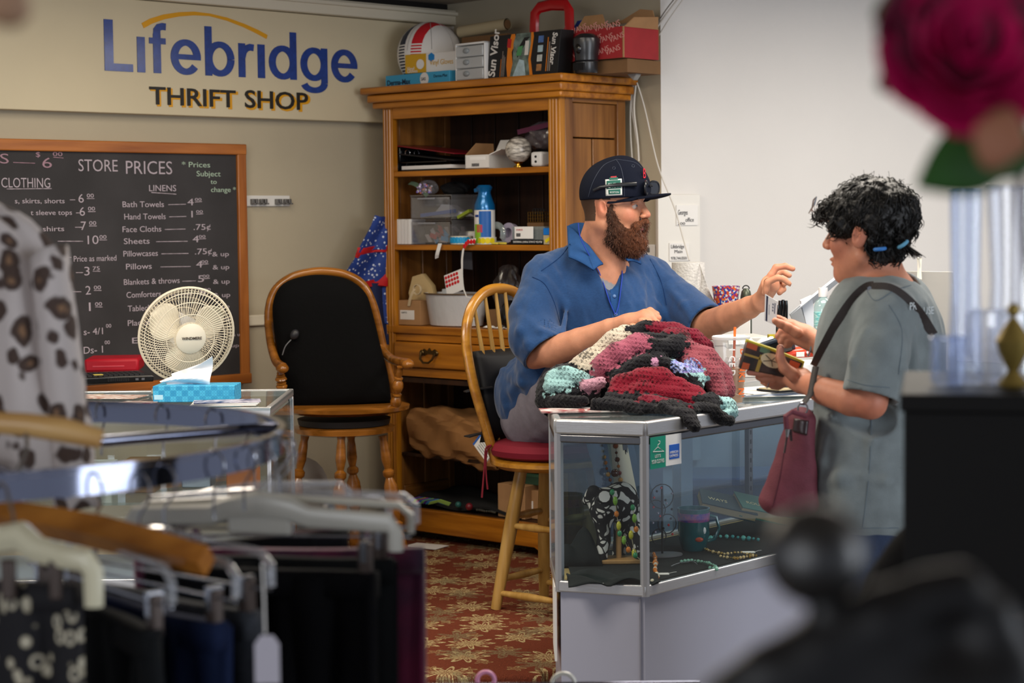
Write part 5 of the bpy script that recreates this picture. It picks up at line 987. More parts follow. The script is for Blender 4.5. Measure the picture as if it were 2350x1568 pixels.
# fan
fc=P(428,768,5.86); fn=Vector((.42,-.86,-.22)).normalized(); fr=.148
t=thing('table_fan','cream round table fan with wire grille and pale blades','fan',(fc.x,fc.y,ZC+.002)); o_=Vector(t.location); cream=M_('fan_cream','#ddd3bd',.4); crm2=M_('fan_blade','#e4dcc8',.4)
rot=fn.to_track_quat('Z','Y').to_matrix(); L_=lambda x,y,z: (rot@Vector((x,y,z)))+fc-o_
def ringo(r,z,w,bm,n=48): bm.tube([L_(r*math.cos(2*PI*k/n),r*math.sin(2*PI*k/n),z) for k in range(n)],w,6,closed=True)
g=B(); ringo(fr,0,.0045,g,56); g.o('rim',cream,t)
for side,nm in ((1,'front_grille'),(-1,'rear_grille')):
    g=B(); n=84; dz=.045*side
    for k in range(n):
        a=2*PI*k/n; sp=[]
        for i in range(7):
            u=i/6; r=.042+(fr-.042)*u; aa=a+.35*(1-u)*side; sp.append(L_(r*math.cos(aa),r*math.sin(aa),dz*(1-u**3)))
        g.tube(sp,.0011,3,cap=False)
    for r_ in (.075,.11,.135): u=(r_-.042)/(fr-.042); ringo(r_,dz*(1-u**3),.0016,g)
    o=g.o(nm,cream,t); o['kind']='stuff'
m3=rot
B().lathe([(.0,.056),(.034,.054),(.047,.048),(.049,.034)],tuple(fc-o_),28,m3).o('hub_cap',M_('fan_hub','#e6decb',.4),t)
tx=text('WINDMERE',.012,M_('fan_ink','#4a3f38',.5),t,ext=.0002,align='CENTER',bold=.0003); tx.matrix_local=Matrix.Translation(L_(0,0,.0575))@Matrix([[*(rot@Vector((1,0,0)))],[0,0,0],[0,0,0]]).to_4x4() if 0 else Matrix.Translation(L_(0,0,.0575))
xl_=Vector((0,0,1)).cross(fn).normalized(); yl=fn.cross(xl_); tx.matrix_local=Matrix(((xl_.x,yl.x,fn.x,0),(xl_.y,yl.y,fn.y,0),(xl_.z,yl.z,fn.z,0),(0,0,0,1))); tx.location=L_(0,0,.0575)
for k in range(3):
    a0=2*PI*k/3+2.6
    def bl(u,v):
        r=.03+.106*u; wd=.95*(math.sin(PI*min(u*.9+.12,1))**.6); a=a0+(v-.5)*wd*1.5; return L_(r*math.cos(a),r*math.sin(a),.018*(v-.5)*2)
    B().sheet(bl,12,10,.0015).o('blade',crm2,t,smooth=180)
B().cyl(L_(0,0,-.03),L_(0,0,-.12),.05,.04,20).o('motor',M_('fan_white','#c9cbd3',.4),t); B().cyl(L_(0,0,-.08),Vector((L_(0,0,-.08).x,L_(0,0,-.08).y,.02)),.014).o('neck',cream,t)
B().lathe([(.09,0),(.088,.012),(.04,.026),(.02,.04)],(L_(0,0,-.08).x,L_(0,0,-.08).y,0),28).o('foot',cream,t)
# ------------------------------------------------------------------ captain's stool chair with black back cushion
oa=wood('honey_oak','#aa6c2a','#7d4b12',.25,coat=.6); AF=Frame((P(790,945,7.15).x,7.15,ZP),8)
def A_(px,py,ly=0): x,z=AF.hit(px,py,ly); return Vector((x,ly,z))
t=thing('swivel_armchair','wooden captain style swivel chair with black padded back cushion and turned legs','chair',AF.o,AF.a)
zs_=A_(790,945).z
bow=[(668,900),(640,830),(622,770),(618,715),(632,668),(668,638),(712,626),(750,624),(795,632),(832,655),(855,700),(870,760),(885,830),(905,900)]
pts=[A_(x,y,.10) for x,y in bow]; sm=[]
def smooth(q,n=6):
    s=[]
    for i in range(len(q)-1):
        p0=q[max(i-1,0)];p1=q[i];p2=q[i+1];p3=q[min(i+2,len(q)-1)]
        for k in range(n): u=k/n; s.append(.5*((2*p1)+(p2-p0)*u+(2*p0-5*p1+4*p2-p3)*u*u+(3*p1-p0-3*p2+p3)*u**3))
    return s+[q[-1]]
B().tube(smooth(pts),.018,10).o('back_bow',oa,t)
cu=[(668,940),(650,880),(636,800),(627,740),(628,690),(650,652),(700,634),(750,632),(800,642),(838,672),(855,720),(872,790),(890,860),(898,925)]
bk=M_('black_velour','#0d0d0e',.95,bump=.3,bs=90,spec=.1)
ps=smooth([A_(x,y,0) for x,y in cu],4)
sx_=Sdf()
bmx=B(); n=len(ps); cxm=sum((p for p in ps),Vector())/n
for k,(f_,yy) in enumerate(((.93,.06),(1,.03),(1,-.01),(.96,-.045),(.85,-.07),(.6,-.082),(.3,-.086))):
    bmx.v+=[tuple(cxm+(p-cxm)*f_+Vector((0,yy,0))) for p in ps]
for k in range(6): bmx.f+=[(k*n+i,k*n+(i+1)%n,(k+1)*n+(i+1)%n,(k+1)*n+i) for i in range(n)]
bmx.f+=[tuple(range(6*n,7*n)),tuple(range(n))[::-1]]
bmx.o('back_cushion',bk,t,smooth=180)
bulb=A_(676,768,-.10); B().ball(bulb,(.016,.014,.020),14,Matrix.Rotation(R(30),3,'Y')).o('pump_bulb',M_('rubber','#2a2a2e',.4),t); B().tube(smooth([A_(668,780,-.10),A_(655,795,-.105),A_(648,815,-.10)]),.002,6).o('pump_hose',M_('hose_grey','#6f6f72',.4),t)
# arms, arm posts
for pa,cap_ in (([(616,742),(622,790),(634,830),(650,843)],(648,846)),([(872,800),(895,822),(915,830),(938,834)],(936,836))):
    ys=[.09,.02,-.10,-.2]; B().tube(smooth([A_(x,y,yy) for (x,y),yy in zip(pa,ys)]),[.016]*19,10,flat=1.1).o('arm',oa,t); B().ball(A_(*cap_,-.21),(.024,.03,.018),14).o('arm_scroll',oa,t)
def turned(p0,p1,r,m=oa,nm='turned_leg',par=None):
    d=p1-p0; L=d.length; q=d.to_track_quat('Z','Y').to_matrix(); pr=[(.55,0),(.7,.03),(1.0,.08),(1.05,.16),(.8,.24),(.5,.28),(.9,.30),(.9,.33),(.5,.35),(.85,.42),(1.1,.52),(.9,.62),(.5,.68),(.8,.70),(.8,.73),(.45,.75),(.7,.82),(.6,.92),(.5,.96),(.6,1)]
    return B().lathe([(a*r,b*L) for a,b in pr],tuple(p0),16,q).o(nm,m,par)
turned(A_(647,893,-.16),A_(643,850,-.18),.02,par=t,nm='arm_post'); turned(A_(907,935,-.12),A_(918,842,-.17),.02,par=t,nm='arm_post')
B().lathe([(.0,-.03),(.2,-.03),(.235,-.018),(.238,-.004),(.21,.004),(0,.0)],(A_(795,940,0).x,.0,A_(795,940,-.2).z),36,sx=1.0,sy=.9).o('seat',oa,t)
B().lathe([(0,-.012),(.17,-.012),(.175,.01),(0,.012)],(A_(790,972,0).x,.0,A_(790,972,-.1).z),30).o('swivel_plate',black,t)
zl=A_(790,990,-.1).z; B().lathe([(.15,-.018),(.185,-.01),(.19,.008),(.17,.014),(0,.014),(0,-.018)],(A_(790,985,0).x,0,zl),32).o('lower_ring',oa,t)
for (x0,y0,l0),(x1,y1,l1) in (((783,1000,-.15),(775,1262,-.2)),((878,1000,-.05),(925,1265,-.05)),((700,1000,.0),(650,1262,.0)),((805,1000,.16),(820,1240,.2))):
    a=A_(x0,y0,l0); b=A_(x1,y1,l1); b.z=.0; turned(b,a,.028,par=t)
for (a,b) in (((-.16,-.15),(.16,-.05)),((-.16,0),(.0,.17))):
    c=A_(783,1150,-.15); B().cyl((c.x+a[0]*.6+.02,a[1]*.8,.17),(c.x+b[0]*.9+.02,b[1]*.8,.17),.012,n=10).o('stretcher',oa,t)
# white sack and case under that chair
t=thing('cloth_sack','pale grey cloth sack slumped on the floor under the swivel chair','sack',(AF.o.x-.22,AF.o.y+.27,ZP)); B().sheet(lambda u,v:(.13*math.cos(2*PI*u)*math.sin(PI*v)**.6*(1+.1*math.sin(u*20)),.10*math.sin(2*PI*u)*math.sin(PI*v)**.6,.19*(1-math.cos(PI*v))),30,14).o('sack',M_('sack_grey','#8f8a84',.9,bump=.3,bs=20),t,smooth=180)
# ------------------------------------------------------------------ windsor stool
st_=P(1262,1052,6.33); SF=Frame((st_.x,6.33,ZP),50); zs=st_.z-ZP
yo=wood('stool_oak','#c58a2c','#9c6416',.3,coat=.4); yz=wood('stool_oak_v','#c29a55','#a07835',.4,axis='z')
t=thing('windsor_stool','golden oak bow-back counter stool under the seated man','stool',SF.o,SF.a)
B().lathe([(0,-.028),(.17,-.028),(.2,-.012),(.2,.0),(.18,.008),(0,.004)],(0,0,zs),40).o('seat',yo,t)
bw=smooth([Vector(p)+Vector((0,0,zs)) for p in ((-.145,.11,-.01),(-.175,.135,.13),(-.198,.165,.27),(-.198,.19,.40),(-.16,.205,.49),(-.085,.215,.545),(0,.218,.56),(.085,.215,.545),(.16,.205,.49),(.198,.19,.40),(.198,.165,.27),(.175,.135,.13),(.145,.11,-.01))])
B().tube(bw,.016,10,flat=1.15).o('back_bow',yo,t)
for k,xb in enumerate((-.12,-.07,-.022,.022,.07,.12)): B().tube([(xb*.75,.135,zs),(xb,.17,zs+.28),(xb*1.12,.208,zs+.548-abs(xb)**2*3.2)],[.008,.0085,.006],8).o('spindle',yz,t)
ft={}
for sx,sy in ((-1,1),(1,1),(-1,-1),(1,-1)):
    a=Vector((sx*.06,sy*.07,zs-.02)); b=Vector((sx*.128,sy*.135,0)); ft[sx,sy]=(a,b); B().tube([b,b.lerp(a,.25),b.lerp(a,.6),a],[.017,.021,.024,.02],12).o('leg',yz,t)
def lp(k,z): a,b=ft[k]; f=(z-b.z)/(a.z-b.z); return b.lerp(a,f)
for k1,k2,z in (((-1,1),(1,1),.31),((-1,1),(-1,-1),.28),((1,1),(1,-1),.28),((-1,-1),(1,-1),.31),((-1,1),(1,1),.1),((-1,1),(-1,-1),.055),((1,1),(1,-1),.055),((-1,-1),(1,-1),.1)):
    a=lp(k1,z);b=lp(k2,z); B().tube([a,a.lerp(b,.5),b],[.009,.014,.009],10).o('stretcher',yz,t)
t=thing('seat_cushion','dark red padded cushion with hanging ties on the oak stool','cushion',SF.w(0,-.0,zs+.008),SF.a); crs=M_('cushion_red','#7b1026',.8,bump=.2,bs=80)
B().lathe([(0,0),(.17,0),(.2,.012),(.205,.03),(.19,.05),(.12,.062),(0,.065)],(0,0,0),36).o('pad',crs,t)
tp=SF.w(-.15,.14,0); tl=Vector(P(1120,1015,tp.y)); l0=Matrix.Rotation(-SF.a,3,'Z')
for k,(L) in enumerate(([(1128,1022),(1115,1030),(1112,1070),(1106,1142)],[(1128,1022),(1118,1035),(1115,1075),(1119,1123)])):
    B().tube(smooth([l0@(P(x,y,6.26)-Vector(t.location)) for x,y in L]),[.006+.003*min(i/18,1) for i in range(19)],6,flat=.4).o('tie',crs,t)
t=thing('lumbar_cushion','black lumbar cushion strapped to the bow of the oak stool','cushion',SF.w(0,.12,zs+.06),SF.a)
B().sheet(lambda u,v:(.16*(2*u-1),-.035*math.sin(PI*u)**.5*math.sin(PI*v)**.5+.04*v+.02,.30*v),14,12,.03).o('pad',black,t,smooth=180)
for z in (.13,-.02): B().tube([(-.13,.0+.02,z+.05),(-.175-.02*(z>0),.05,z+.045),(-.2-.0*(z>0),.055,z+.04),(-.19,.075,z+.04),(-.1,.07,z+.045)],.018,6,flat=.2).o('strap',black,t)
# ================================================================== people
from mathutils.bvhtree import BVHTree
def bvh_of(*obs):
    vs=[];fs=[]
    for o in obs:
        me=o.data; k=len(vs); mw=o.matrix_world if o.parent is None else o.matrix_basis; vs+=[v.co.copy() for v in me.vertices]; fs+=[tuple(i+k for i in p.vertices) for p in me.polygons]
    return BVHTree.FromPolygons(vs,fs)
def surf(bv,px,py,off=.003,D=6.1):
    d=ray(px,py).normalized(); h=bv.ray_cast(CAM,d)
    return (h[0]-d*off) if h[0] is not None else P(px,py,D)
def drape(bv,L,r,m,nm,par,off=.003,D=6.1,flat=1,n=5,seg=6):
    q=[Vector((x,y,0)) for x,y in L]; q=smooth(q,n); o=Vector(par.location) if par else Vector()
    return B().tube([surf(bv,p.x,p.y,off,D)-o for p in q],r,seg,flat=flat).o(nm,m,par)
def patchq(bv,c4,m,nm,par,off=.004,D=6.1,th=.003,nu=8,nv=8):
    v=[Vector((x,y,0)) for x,y in c4]; o=Vector(par.location)
    def fn(u,w_): p=(v[0].lerp(v[1],u)).lerp(v[3].lerp(v[2],u),w_); return surf(bv,p.x,p.y,off,D)-o
    return B().sheet(fn,nu,nv,-th).o(nm,m,par,smooth=180)
def skin_mat(name,c): 
    m=mat(name,c,.5,attr='Col',bump=.12,bs=320,sss=.12,var=.12,vs=40,spec=.35); return m
skin=skin_mat('skin','#c98a6a')
def to(ob,t): ob.parent=t; ob.matrix_parent_inverse=Matrix.Translation(-Vector(t.location)); return ob
# ------------------------------------------------------------------ seated man
mp_=SF.w(0,0,zs+.07)
man=thing('person','bearded man in navy cap and blue polo shirt sitting with one arm reaching out','person',mp_)
Hc=P(1408,475,6.1); yaw=R(65); hf=Vector((math.sin(yaw),-math.cos(yaw),0)); hl=Vector((math.cos(yaw),math.sin(yaw),0)); hu=Vector((0,0,1))
H=lambda f,l,u: Hc+hf*f+hl*l+hu*u
HM=Matrix((hf,hl,hu)).transposed()
def head(s,H,HM,nose=1,cs=1):
    s.ell(H(-.012*(1 if cs==1 else .3),0,.035),(.097*cs,.077*cs,.09*cs),HM,k=.02).ell(H(.030,0,-.028),(.062,.058,.082),HM,k=.03)
    s.ell(H(.048,0,-.088),(.040,.036,.026),HM,k=.03)
    for q in (-1,1):
        s.cone(H(-.005,q*.055,-.055),H(.05,q*.022,-.098),.02,.018,k=.03); s.ell(H(.062,q*.036,-.026),(.022,.022,.022),HM,k=.02)
    s.cone(H(.080,-.034,.026),H(.080,.034,.026),.013,.013,k=.014)
    for q in (-1,1): s.ell(H(.096,q*.031,.006),(.016,.017,.012),HM,k=.012,sub=True)
    for q in (-1,1):
        s.ell(H(.074,q*.031,.004),(.0125,.0135,.0115),HM,k=.004); s.cone(H(.083,q*.031-.014,.0095),H(.0865,q*.031+.012,.0105),.0045,.0045,k=.004)
    s.cone(H(.090,0,.016),H(.114,0,-.026),.008,.0115*nose,k=.012); s.ell(H(.104,-.012,-.031),(.009,.007,.007),HM,k=.006).ell(H(.104,.012,-.031),(.009,.007,.007),HM,k=.006)
    s.ell(H(.088,0,-.060),(.015,.024,.0065),HM,k=.006).ell(H(.086,0,-.071),(.014,.021,.0065),HM,k=.006).ell(H(.103,0,-.0655),(.012,.018,.0015),HM,k=.003,sub=True)
    s.ell(H(.072,0,-.098),(.018,.02,.015),HM,k=.015)
    for q in (-1,1):
        em=HM@Matrix.Rotation(R(-12),3,'Y')@Matrix.Rotation(R(q*16),3,'Z'); s.ell(H(-.008,q*.076,-.004),(.018,.007,.030),em,k=.006); s.ell(H(-.002,q*.083,.0),(.009,.006,.017),em,k=.004,sub=True)
    return s
mb=head(Sdf(),H,HM,nose=.98)
nb_=P(1366,610,6.2); mb.cone(H(-.025,0,-.05),nb_,.066,.078,k=.03).cone(H(.0,0,-.09),P(1392,620,6.12),.045,.05,k=.03)
tf=Vector((math.sin(R(25)),-math.cos(R(25)),0)); tl_=Vector((math.cos(R(25)),math.sin(R(25)),0)); ax=(P(1375,700,6.2)-P(1240,940,6.33)).normalized(); ty=(tf-ax*tf.dot(ax)).normalized(); tx_=ty.cross(ax)*-1; TM=Matrix((tx_,ty,ax)).transposed()
mb.ell(P(1378,715,6.2),(.19,.12,.17),TM,k=.05).ell(P(1300,850,6.23),(.17,.13,.17),TM,k=.06).ell(P(1240,930,6.33),(.15,.13,.12),TM,k=.05)
mb.cone(P(1262,650,6.14),P(1350,640,6.2),.06,.08,k=.04).cone(P(1490,650,6.27),P(1400,640,6.2),.06,.07,k=.04)
mb.chain([P(1262,650,6.14),P(1222,740,6.08),P(1226,812,6.02)],[.055,.050,.046],k=.03).chain([P(1226,812,6.02),P(1262,808,5.98),P(1330,785,5.92),P(1400,757,5.86),P(1443,742,5.82)],[.042,.048,.043,.034,.028],k=.02)
mb.chain([P(1490,650,6.27),P(1565,710,6.2),P(1620,747,6.1)],[.055,.050,.046],k=.03).chain([P(1620,747,6.1),P(1672,728,5.98),P(1720,706,5.87),P(1746,692,5.82)],[.046,.043,.034,.028],k=.02)
# his left hand reaching out (image right)
f3=lambda L,D:[P(x,y,D+(q[0] if q else 0)) for x,y,*q in L]
mb.cone(P(1748,690,5.81),P(1767,656,5.77),.028,.034,k=.02,nrm=(.5,-.8,0),fl=.62)
for L,D in (([(1764,650,.0),(1770,632,.0),(1781,614,0),(1802,611,0),(1819,617,0)],5.76),([(1768,648,.03),(1780,630,.03),(1796,622,.03),(1811,632,.02)],5.79),([(1772,654,.05),(1786,640,.05),(1800,640,.05),(1800,652,.04)],5.79),([(1775,664,.06),(1790,655,.06),(1797,664,.05),(1789,672,.04)],5.79),([(1757,672,-.02),(1762,648,-.03),(1784,637,-.04),(1799,641,-.04),(1812,652,-.04)],5.76)):
    n=len(L); mb.chain(f3(L,D),[.012-.0036*i/(n-1) for i in range(n)],k=.004)
# his right hand resting, fingers curled under
mb.cone(P(1446,741,5.82),P(1482,729,5.80),.028,.033,k=.02,nrm=(0,-.5,1),fl=.75)
for i,(a,b,c_,d_) in enumerate((((1476,722),(1492,714),(1506,722),(1504,734)),((1476,727),(1496,720),(1510,730),(1506,743)),((1476,732),(1494,730),(1508,742),(1500,752)),((1472,738),(1488,740),(1500,751),(1492,758)))):
    dd=.035-.024*i; mb.chain([P(a[0],a[1],5.80+dd),P(b[0],b[1],5.80+dd),P(c_[0],c_[1],5.79+dd),P(d_[0],d_[1],5.79+dd)],[.012,.0115,.010,.009],k=.004)
mb.chain(f3([(1452,752),(1476,757),(1496,752)],5.765),[.014,.012,.009],k=.006)
def man_col(V):
    c=np.tile(np.array(lin('#c68a6c')[:3]),(len(V),1)); n=nz(V,38)[:,None]; c=c*(1+.05*n)
    def spot(p,r,col,a=1):
        d=np.linalg.norm(V-V3(p),axis=1); w=np.clip(1.3-d/r,0,1)[:,None]*a; return c*(1-w)+np.array(lin(col)[:3])*w
    for q in (-1,1): c=spot(H(.078,q*.05,-.025),.03,'#c4715a',.45)
    c=spot(H(.118,0,-.03),.018,'#c2705a',.6); c=spot(H(.098,0,-.060),.017,'#b9606a',.9); c=spot(H(.098,0,-.071),.016,'#c06a72',.9)
    for q in (-1,1): c=spot(H(-.01,q*.083,-.004),.035,'#c9735c',.6)
    for q in (-1,1):
        for k in range(6): c=spot(H(.090-.002*k,q*(.018+.006*k),.0255+.001*math.sin(k*.6)),.0065,'#4d2f20',.9)
    for p in (P(1226,818,6.0),P(1800,615,5.76),P(1505,730,5.8)): c=spot(p,.05,'#c9785f',.4)
    # short dark hair on the back and side of the head
    L_=(V-V3(Hc))@np.array([list(r) for r in HM]); m=(L_[:,2]>-.045)&(L_[:,0]<.012+.3*np.maximum(L_[:,2],0))&(np.abs(L_[:,1])<.0785); hr=m&((L_[:,0]<-.034)|((L_[:,2]>.022)&(L_[:,0]<.03))); c[hr]=np.array(lin('#4a3528')[:3])
    sub=(V@V3(ax)-float(V3(P(1400,640,6.1))@V3(ax))<0)&(L_[:,2]<-.2)&(np.abs(V[:,0]-P(1400,650,6.08).x)<.08)&(V[:,1]>5.95)&(V[:,2]>P(0,740,6.1).z); c[sub]=np.array(lin('#8d8f94')[:3])
    return c
def bx(*ps,m=.06):
    a=np.array([list(p) for p in ps]); return a.min(0)-m, a.max(0)+m
ob=mb.obj('body',skin,.0065,None,chunks=[(*bx(H(.02,0,.0),m=.155),.003),(*bx(P(1725,700,5.85),P(1820,610,5.76),m=.03),.0025),(*bx(P(1440,740,5.82),P(1512,725,5.78),m=.045),.0025)],color=man_col); to(ob,man)
eye_w=mat('eye_white','#b9aaa2',.2,coat=.6); iris=mat('iris','#3f4f56',.2)
for q in (-1,1):
    e=B().ball(H(.0790,q*.031,.0022)-mp_,.0118,14); o_e=e.o('eye',eye_w,man); B().ball(H(.0884,q*.031+.002,.0022)-mp_,.0045,10).o('iris',iris,o_e)
# beard
bs_=Sdf()
for q in (-1,1):
    bs_.chain([H(.018,q*.070,.0),H(.020,q*.069,-.03),H(.028,q*.060,-.07)],[.007,.014,.022],k=.02).ell(H(.030,q*.040,-.100),(.045,.030,.036),HM,k=.03)
    bs_.cone(H(.106,q*.003,-.046),H(.088,q*.034,-.066),.0095,.010,k=.008).cone(H(.088,q*.034,-.066),H(.070,q*.036,-.09),.012,.018,k=.014)
bs_.ell(H(.062,0,-.116),(.048,.045,.040),HM,k=.03).ell(H(.045,0,-.13),(.04,.04,.03),HM,k=.03)
bs_.disp=lambda X: .0045*nz(X,170)+.002*nz(X,420,2)
beard=mat('beard_hair','#4a2b1d',.75,attr='Col',bump=.8,bs=300,var=.5,vs=260,stretch=(1,1,.3),spec=.25)
def bc(V):
    L_=(V-V3(Hc))@np.array([list(r) for r in HM]); t=np.clip((L_[:,0]-.02)/.08,0,1)[:,None]; return np.array(lin('#39251b')[:3])*(1-t)+np.array(lin('#6e3f26')[:3])*t
ob=bs_.obj('beard',beard,.003,None,color=bc); to(ob,man); bob=ob
rd=random.Random(5); me=ob.data; vn=[(v.co.copy(),v.normal.copy()) for v in me.vertices]; hb=B()
for k in range(3200):
    p,nr=rd.choice(vn); dn_=(nr*.7+Vector((0,0,-.9))+hf*.15+Vector((rd.uniform(-.4,.4),rd.uniform(-.4,.4),rd.uniform(-.3,.3)))).normalized(); L=rd.uniform(.006,.014); hb.tube([p-mp_-nr*.001,p-mp_+dn_*L*.5+nr*.002,p-mp_+dn_*L],[.0006,.0005,.0001],3,cap=False)
o=hb.o('beard_strands',mat('beard_strand','#5f3925',.6,var=.5,vs=120),bob,smooth=0); o['kind']='stuff'; o.matrix_parent_inverse=Matrix.Translation(mp_)
# cap
navy_c=mat('cap_navy','#0c1120',.85,bump=.15,bs=500,spec=.15)
cs_=Sdf(); cs_.ell(H(.0,0,.045),(.112,.090,.109),HM,k=.01).cone(H(.06,0,.06),H(.04,0,.10),.05,.05,k=.05).ell(H(0,0,.0),(.104,.082,.09),HM,k=.002,sub=True).cut(H(0,0,.026),-hu+hf*.04)
ob=cs_.obj('cap',navy_c,.003,None); to(ob,man); capo=ob; cbv=bvh_of(ob)
def brim(u,v):
    a=2*u-1; l=.086*math.sin(a*PI/2); f0=.085*math.cos(a*PI/2)-.0; f=f0+.012+v*(.095*math.cos(a*PI/2)**.8+.0); return H(f,l*(1-.12*v),.036-.020*(l/.086)**2+.004*v-.003)-mp_
br_=B().sheet(brim,24,8,.004).o('cap_brim',navy_c,man,smooth=60)
B().ball(H(.0,0,.155)-mp_,(.007,.007,.004),10).o('cap_button',navy_c,man)
for px,py in ((1409,386),(1453,381)): B().tube([surf(cbv,px+3.2*math.cos(a),py+3.2*math.sin(a),.001)-mp_ for a in np.linspace(0,2*PI,10)[:-1]],.0009,5,closed=True).o('cap_eyelet',M_('thread_navy','#2f3646',.6),man)
for L in ([(1414,366),(1425,385),(1432,420),(1433,455)],[(1414,366),(1385,380),(1362,415),(1350,452)],[(1416,366),(1455,372),(1472,385)]): drape(cbv,L,.0009,M_('thread_navy','#2f3646',.6),'cap_seam',man,off=.0005)
pgr=M_('patch_green','#1f5f52',.7); pwh=M_('patch_white','#cfd3d0',.7); prd=M_('patch_red','#b3303a',.7)
patchq(cbv,[(1389,412),(1427,410),(1428,448),(1390,450)],pwh,'badge',man,.002,th=.001); patchq(cbv,[(1392,415),(1424,413),(1425,432),(1392,434)],pgr,'badge_panel',man,.0035,th=.001); patchq(cbv,[(1396,436),(1424,434),(1424,445),(1397,446)],pgr,'badge_panel',man,.0035,th=.001); patchq(cbv,[(1398,408),(1418,407),(1418,412),(1398,413)],pgr,'badge_panel',man,.0035,th=.001); patchq(cbv,[(1401,405),(1415,404),(1415,407),(1401,408)],prd,'badge_mark',man,.003,th=.001)
def ptext(s,px,py,size,m,bv=cbv,par=man,off=.005,rz=yaw,D=6.1,tilt=0,sx=1):
    p=surf(bv,px,py,off,D)-Vector(par.location); o=text(s,size,m,par,loc=p,rot=(PI/2,tilt,rz),ext=.0002,align='CENTER',sx=sx); return o
ptext('ALL-STAR',1408,424,.008,pwh,rz=R(-5)); ptext("GAME 99",1409,431,.009,pwh,rz=R(-5)); ptext('BOSTON',1410,443,.007,pwh,rz=R(-5))
ptext('B',1479,409,.045,M_('logo_red','#c8142c',.6),rz=R(62),off=.003,sx=.9)
# sunglasses resting on the cap
sgm=M_('glasses_frame','#14161b',.3,coat=.3); sl=M_('lens_dark','#1b1d24',.08,coat=1)
sgt=thing('sunglasses','dark wraparound sunglasses resting on the cap brim','sunglasses',H(.1,0,.05)); so=Vector(sgt.location)
B().tube([H(-.03,-.094,.052)-so,H(-.005,-.096,.062)-so,H(.05,-.090,.068)-so,H(.105,-.066,.070)-so],[.003,.0035,.0045,.0055],8,flat=1.4).o('temple',sgm,sgt); B().tube([H(-.01,.096,.062)-so,H(.05,.090,.068)-so,H(.105,.066,.070)-so],.004,8).o('temple',sgm,sgt)
for q in (-1,1):
    c_=H(.124,q*.034,.058)-so; rm=HM@Matrix.Rotation(R(-q*14),3,'Z'); pr=[(math.copysign(abs(math.cos(a))**.8,math.cos(a))*.028,math.copysign(abs(math.sin(a))**.8,math.sin(a))*.021) for a in np.linspace(0,2*PI,25)[:-1]]
    B().tube([c_+rm@Vector((0,x,z)) for x,z in pr],.0035,6,closed=True).o('lens_rim',sgm,sgt); bb_=B(); bb_.v=[tuple(c_+rm@Vector((.001,x*.95,z*.95))) for x,z in pr]+[tuple(c_+rm@Vector((-.001,x*.95,z*.95))) for x,z in pr]; n=len(pr); bb_.f=[tuple(range(n)),tuple(range(n,2*n))[::-1]]+[(i,(i+1)%n,n+(i+1)%n,n+i) for i in range(n)]; bb_.o('lens',sl,sgt)
B().tube([H(.126,-.012,.064)-so,H(.130,0,.067)-so,H(.126,.012,.064)-so],.003,6).o('bridge',sgm,sgt)
# polo shirt
sh=Sdf()
sh.ell(P(1378,712,6.2),(.205,.140,.185),TM,k=.04).ell(P(1432,765,6.16),(.13,.12,.12),TM,k=.05).ell(P(1310,845,6.2),(.18,.145,.18),TM,k=.06).ell(P(1238,905,6.33),(.150,.14,.14),TM,k=.05).ell(P(1228,950,6.35),(.135,.13,.08),TM,k=.03)
sh.cone(P(1254,630,6.14),P(1345,606,6.22),.066,.075,k=.04).cone(P(1495,635,6.27),P(1405,612,6.22),.062,.07,k=.04)
sh.chain([P(1250,645,6.13),P(1222,720,6.07),P(1228,775,6.03),P(1262,818,5.985)],[.070,.076,.083,.083],k=.03)
sh.chain([P(1502,645,6.27),P(1562,698,6.2),P(1632,752,6.07)],[.070,.071,.070],k=.03)
# folds laid on the first, plain shape
def pre(s):
    v,f=s.nets(.014); return BVHTree.FromPolygons([Vector(map(float,x)) for x in v],[tuple(map(int,x)) for x in f])
f_bv=pre(sh)
for L,D,r in (([(1190,720),(1215,790),(1240,850)],6.1,.014),([(1205,850),(1180,900),(1190,960)],6.2,.016),([(1260,890),(1200,930),(1165,935)],6.17,.014),([(1300,700),(1290,780),(1275,860)],6.06,.013),([(1340,700),(1350,790),(1340,860)],6.02,.012),([(1440,720),(1450,780),(1430,830)],6.0,.013),([(1500,690),(1540,740),(1580,765)],6.14,.013),([(1530,660),(1570,700),(1600,750)],6.12,.011),([(1225,680),(1195,760),(1185,810)],6.0,.011),([(1155,850),(1200,880),(1260,880)],6.18,.013),([(1300,780),(1380,760),(1440,700)],6.0,.010),([(1330,860),(1240,880),(1180,860)],6.1,.010),([(1250,640),(1300,700),(1310,760)],6.0,.010),([(1480,640),(1470,700),(1480,760)],6.0,.011),([(1200,800),(1240,810),(1280,780)],6.0,.008),([(1195,720),(1240,760),(1275,770)],6.0,.008)):
    fs_=[surf(f_bv,x,y,-r*.45,D) for x,y in L]
    for i in range(len(L)-1): sh.cone(fs_[i],fs_[i+1],r*(.3 if i==0 else .9),r*(.25 if i==len(L)-2 else .9),k=.016)
sh.disp=lambda X: .0055*nz(X*np.array([1,1,.55],np.float32),24)+.0035*nz(X*np.array([1.3,1,.45],np.float32),58,3)+.0012*nz(X*np.array([1.5,1,.5],np.float32),130,6)
sh.chain([P(1352,560,6.24),nb_+Vector((0,0,.04))],[.07,.07],k=.01,sub=True).cone(H(-.02,0,-.08),P(1372,618,6.18),.072,.082,k=.012,sub=True)
sh.cone(P(1398,600,6.02),P(1403,665,5.98),.034,.004,k=.012,sub=True).cone(P(1396,600,6.10),P(1403,655,6.05),.04,.02,k=.012,sub=True)
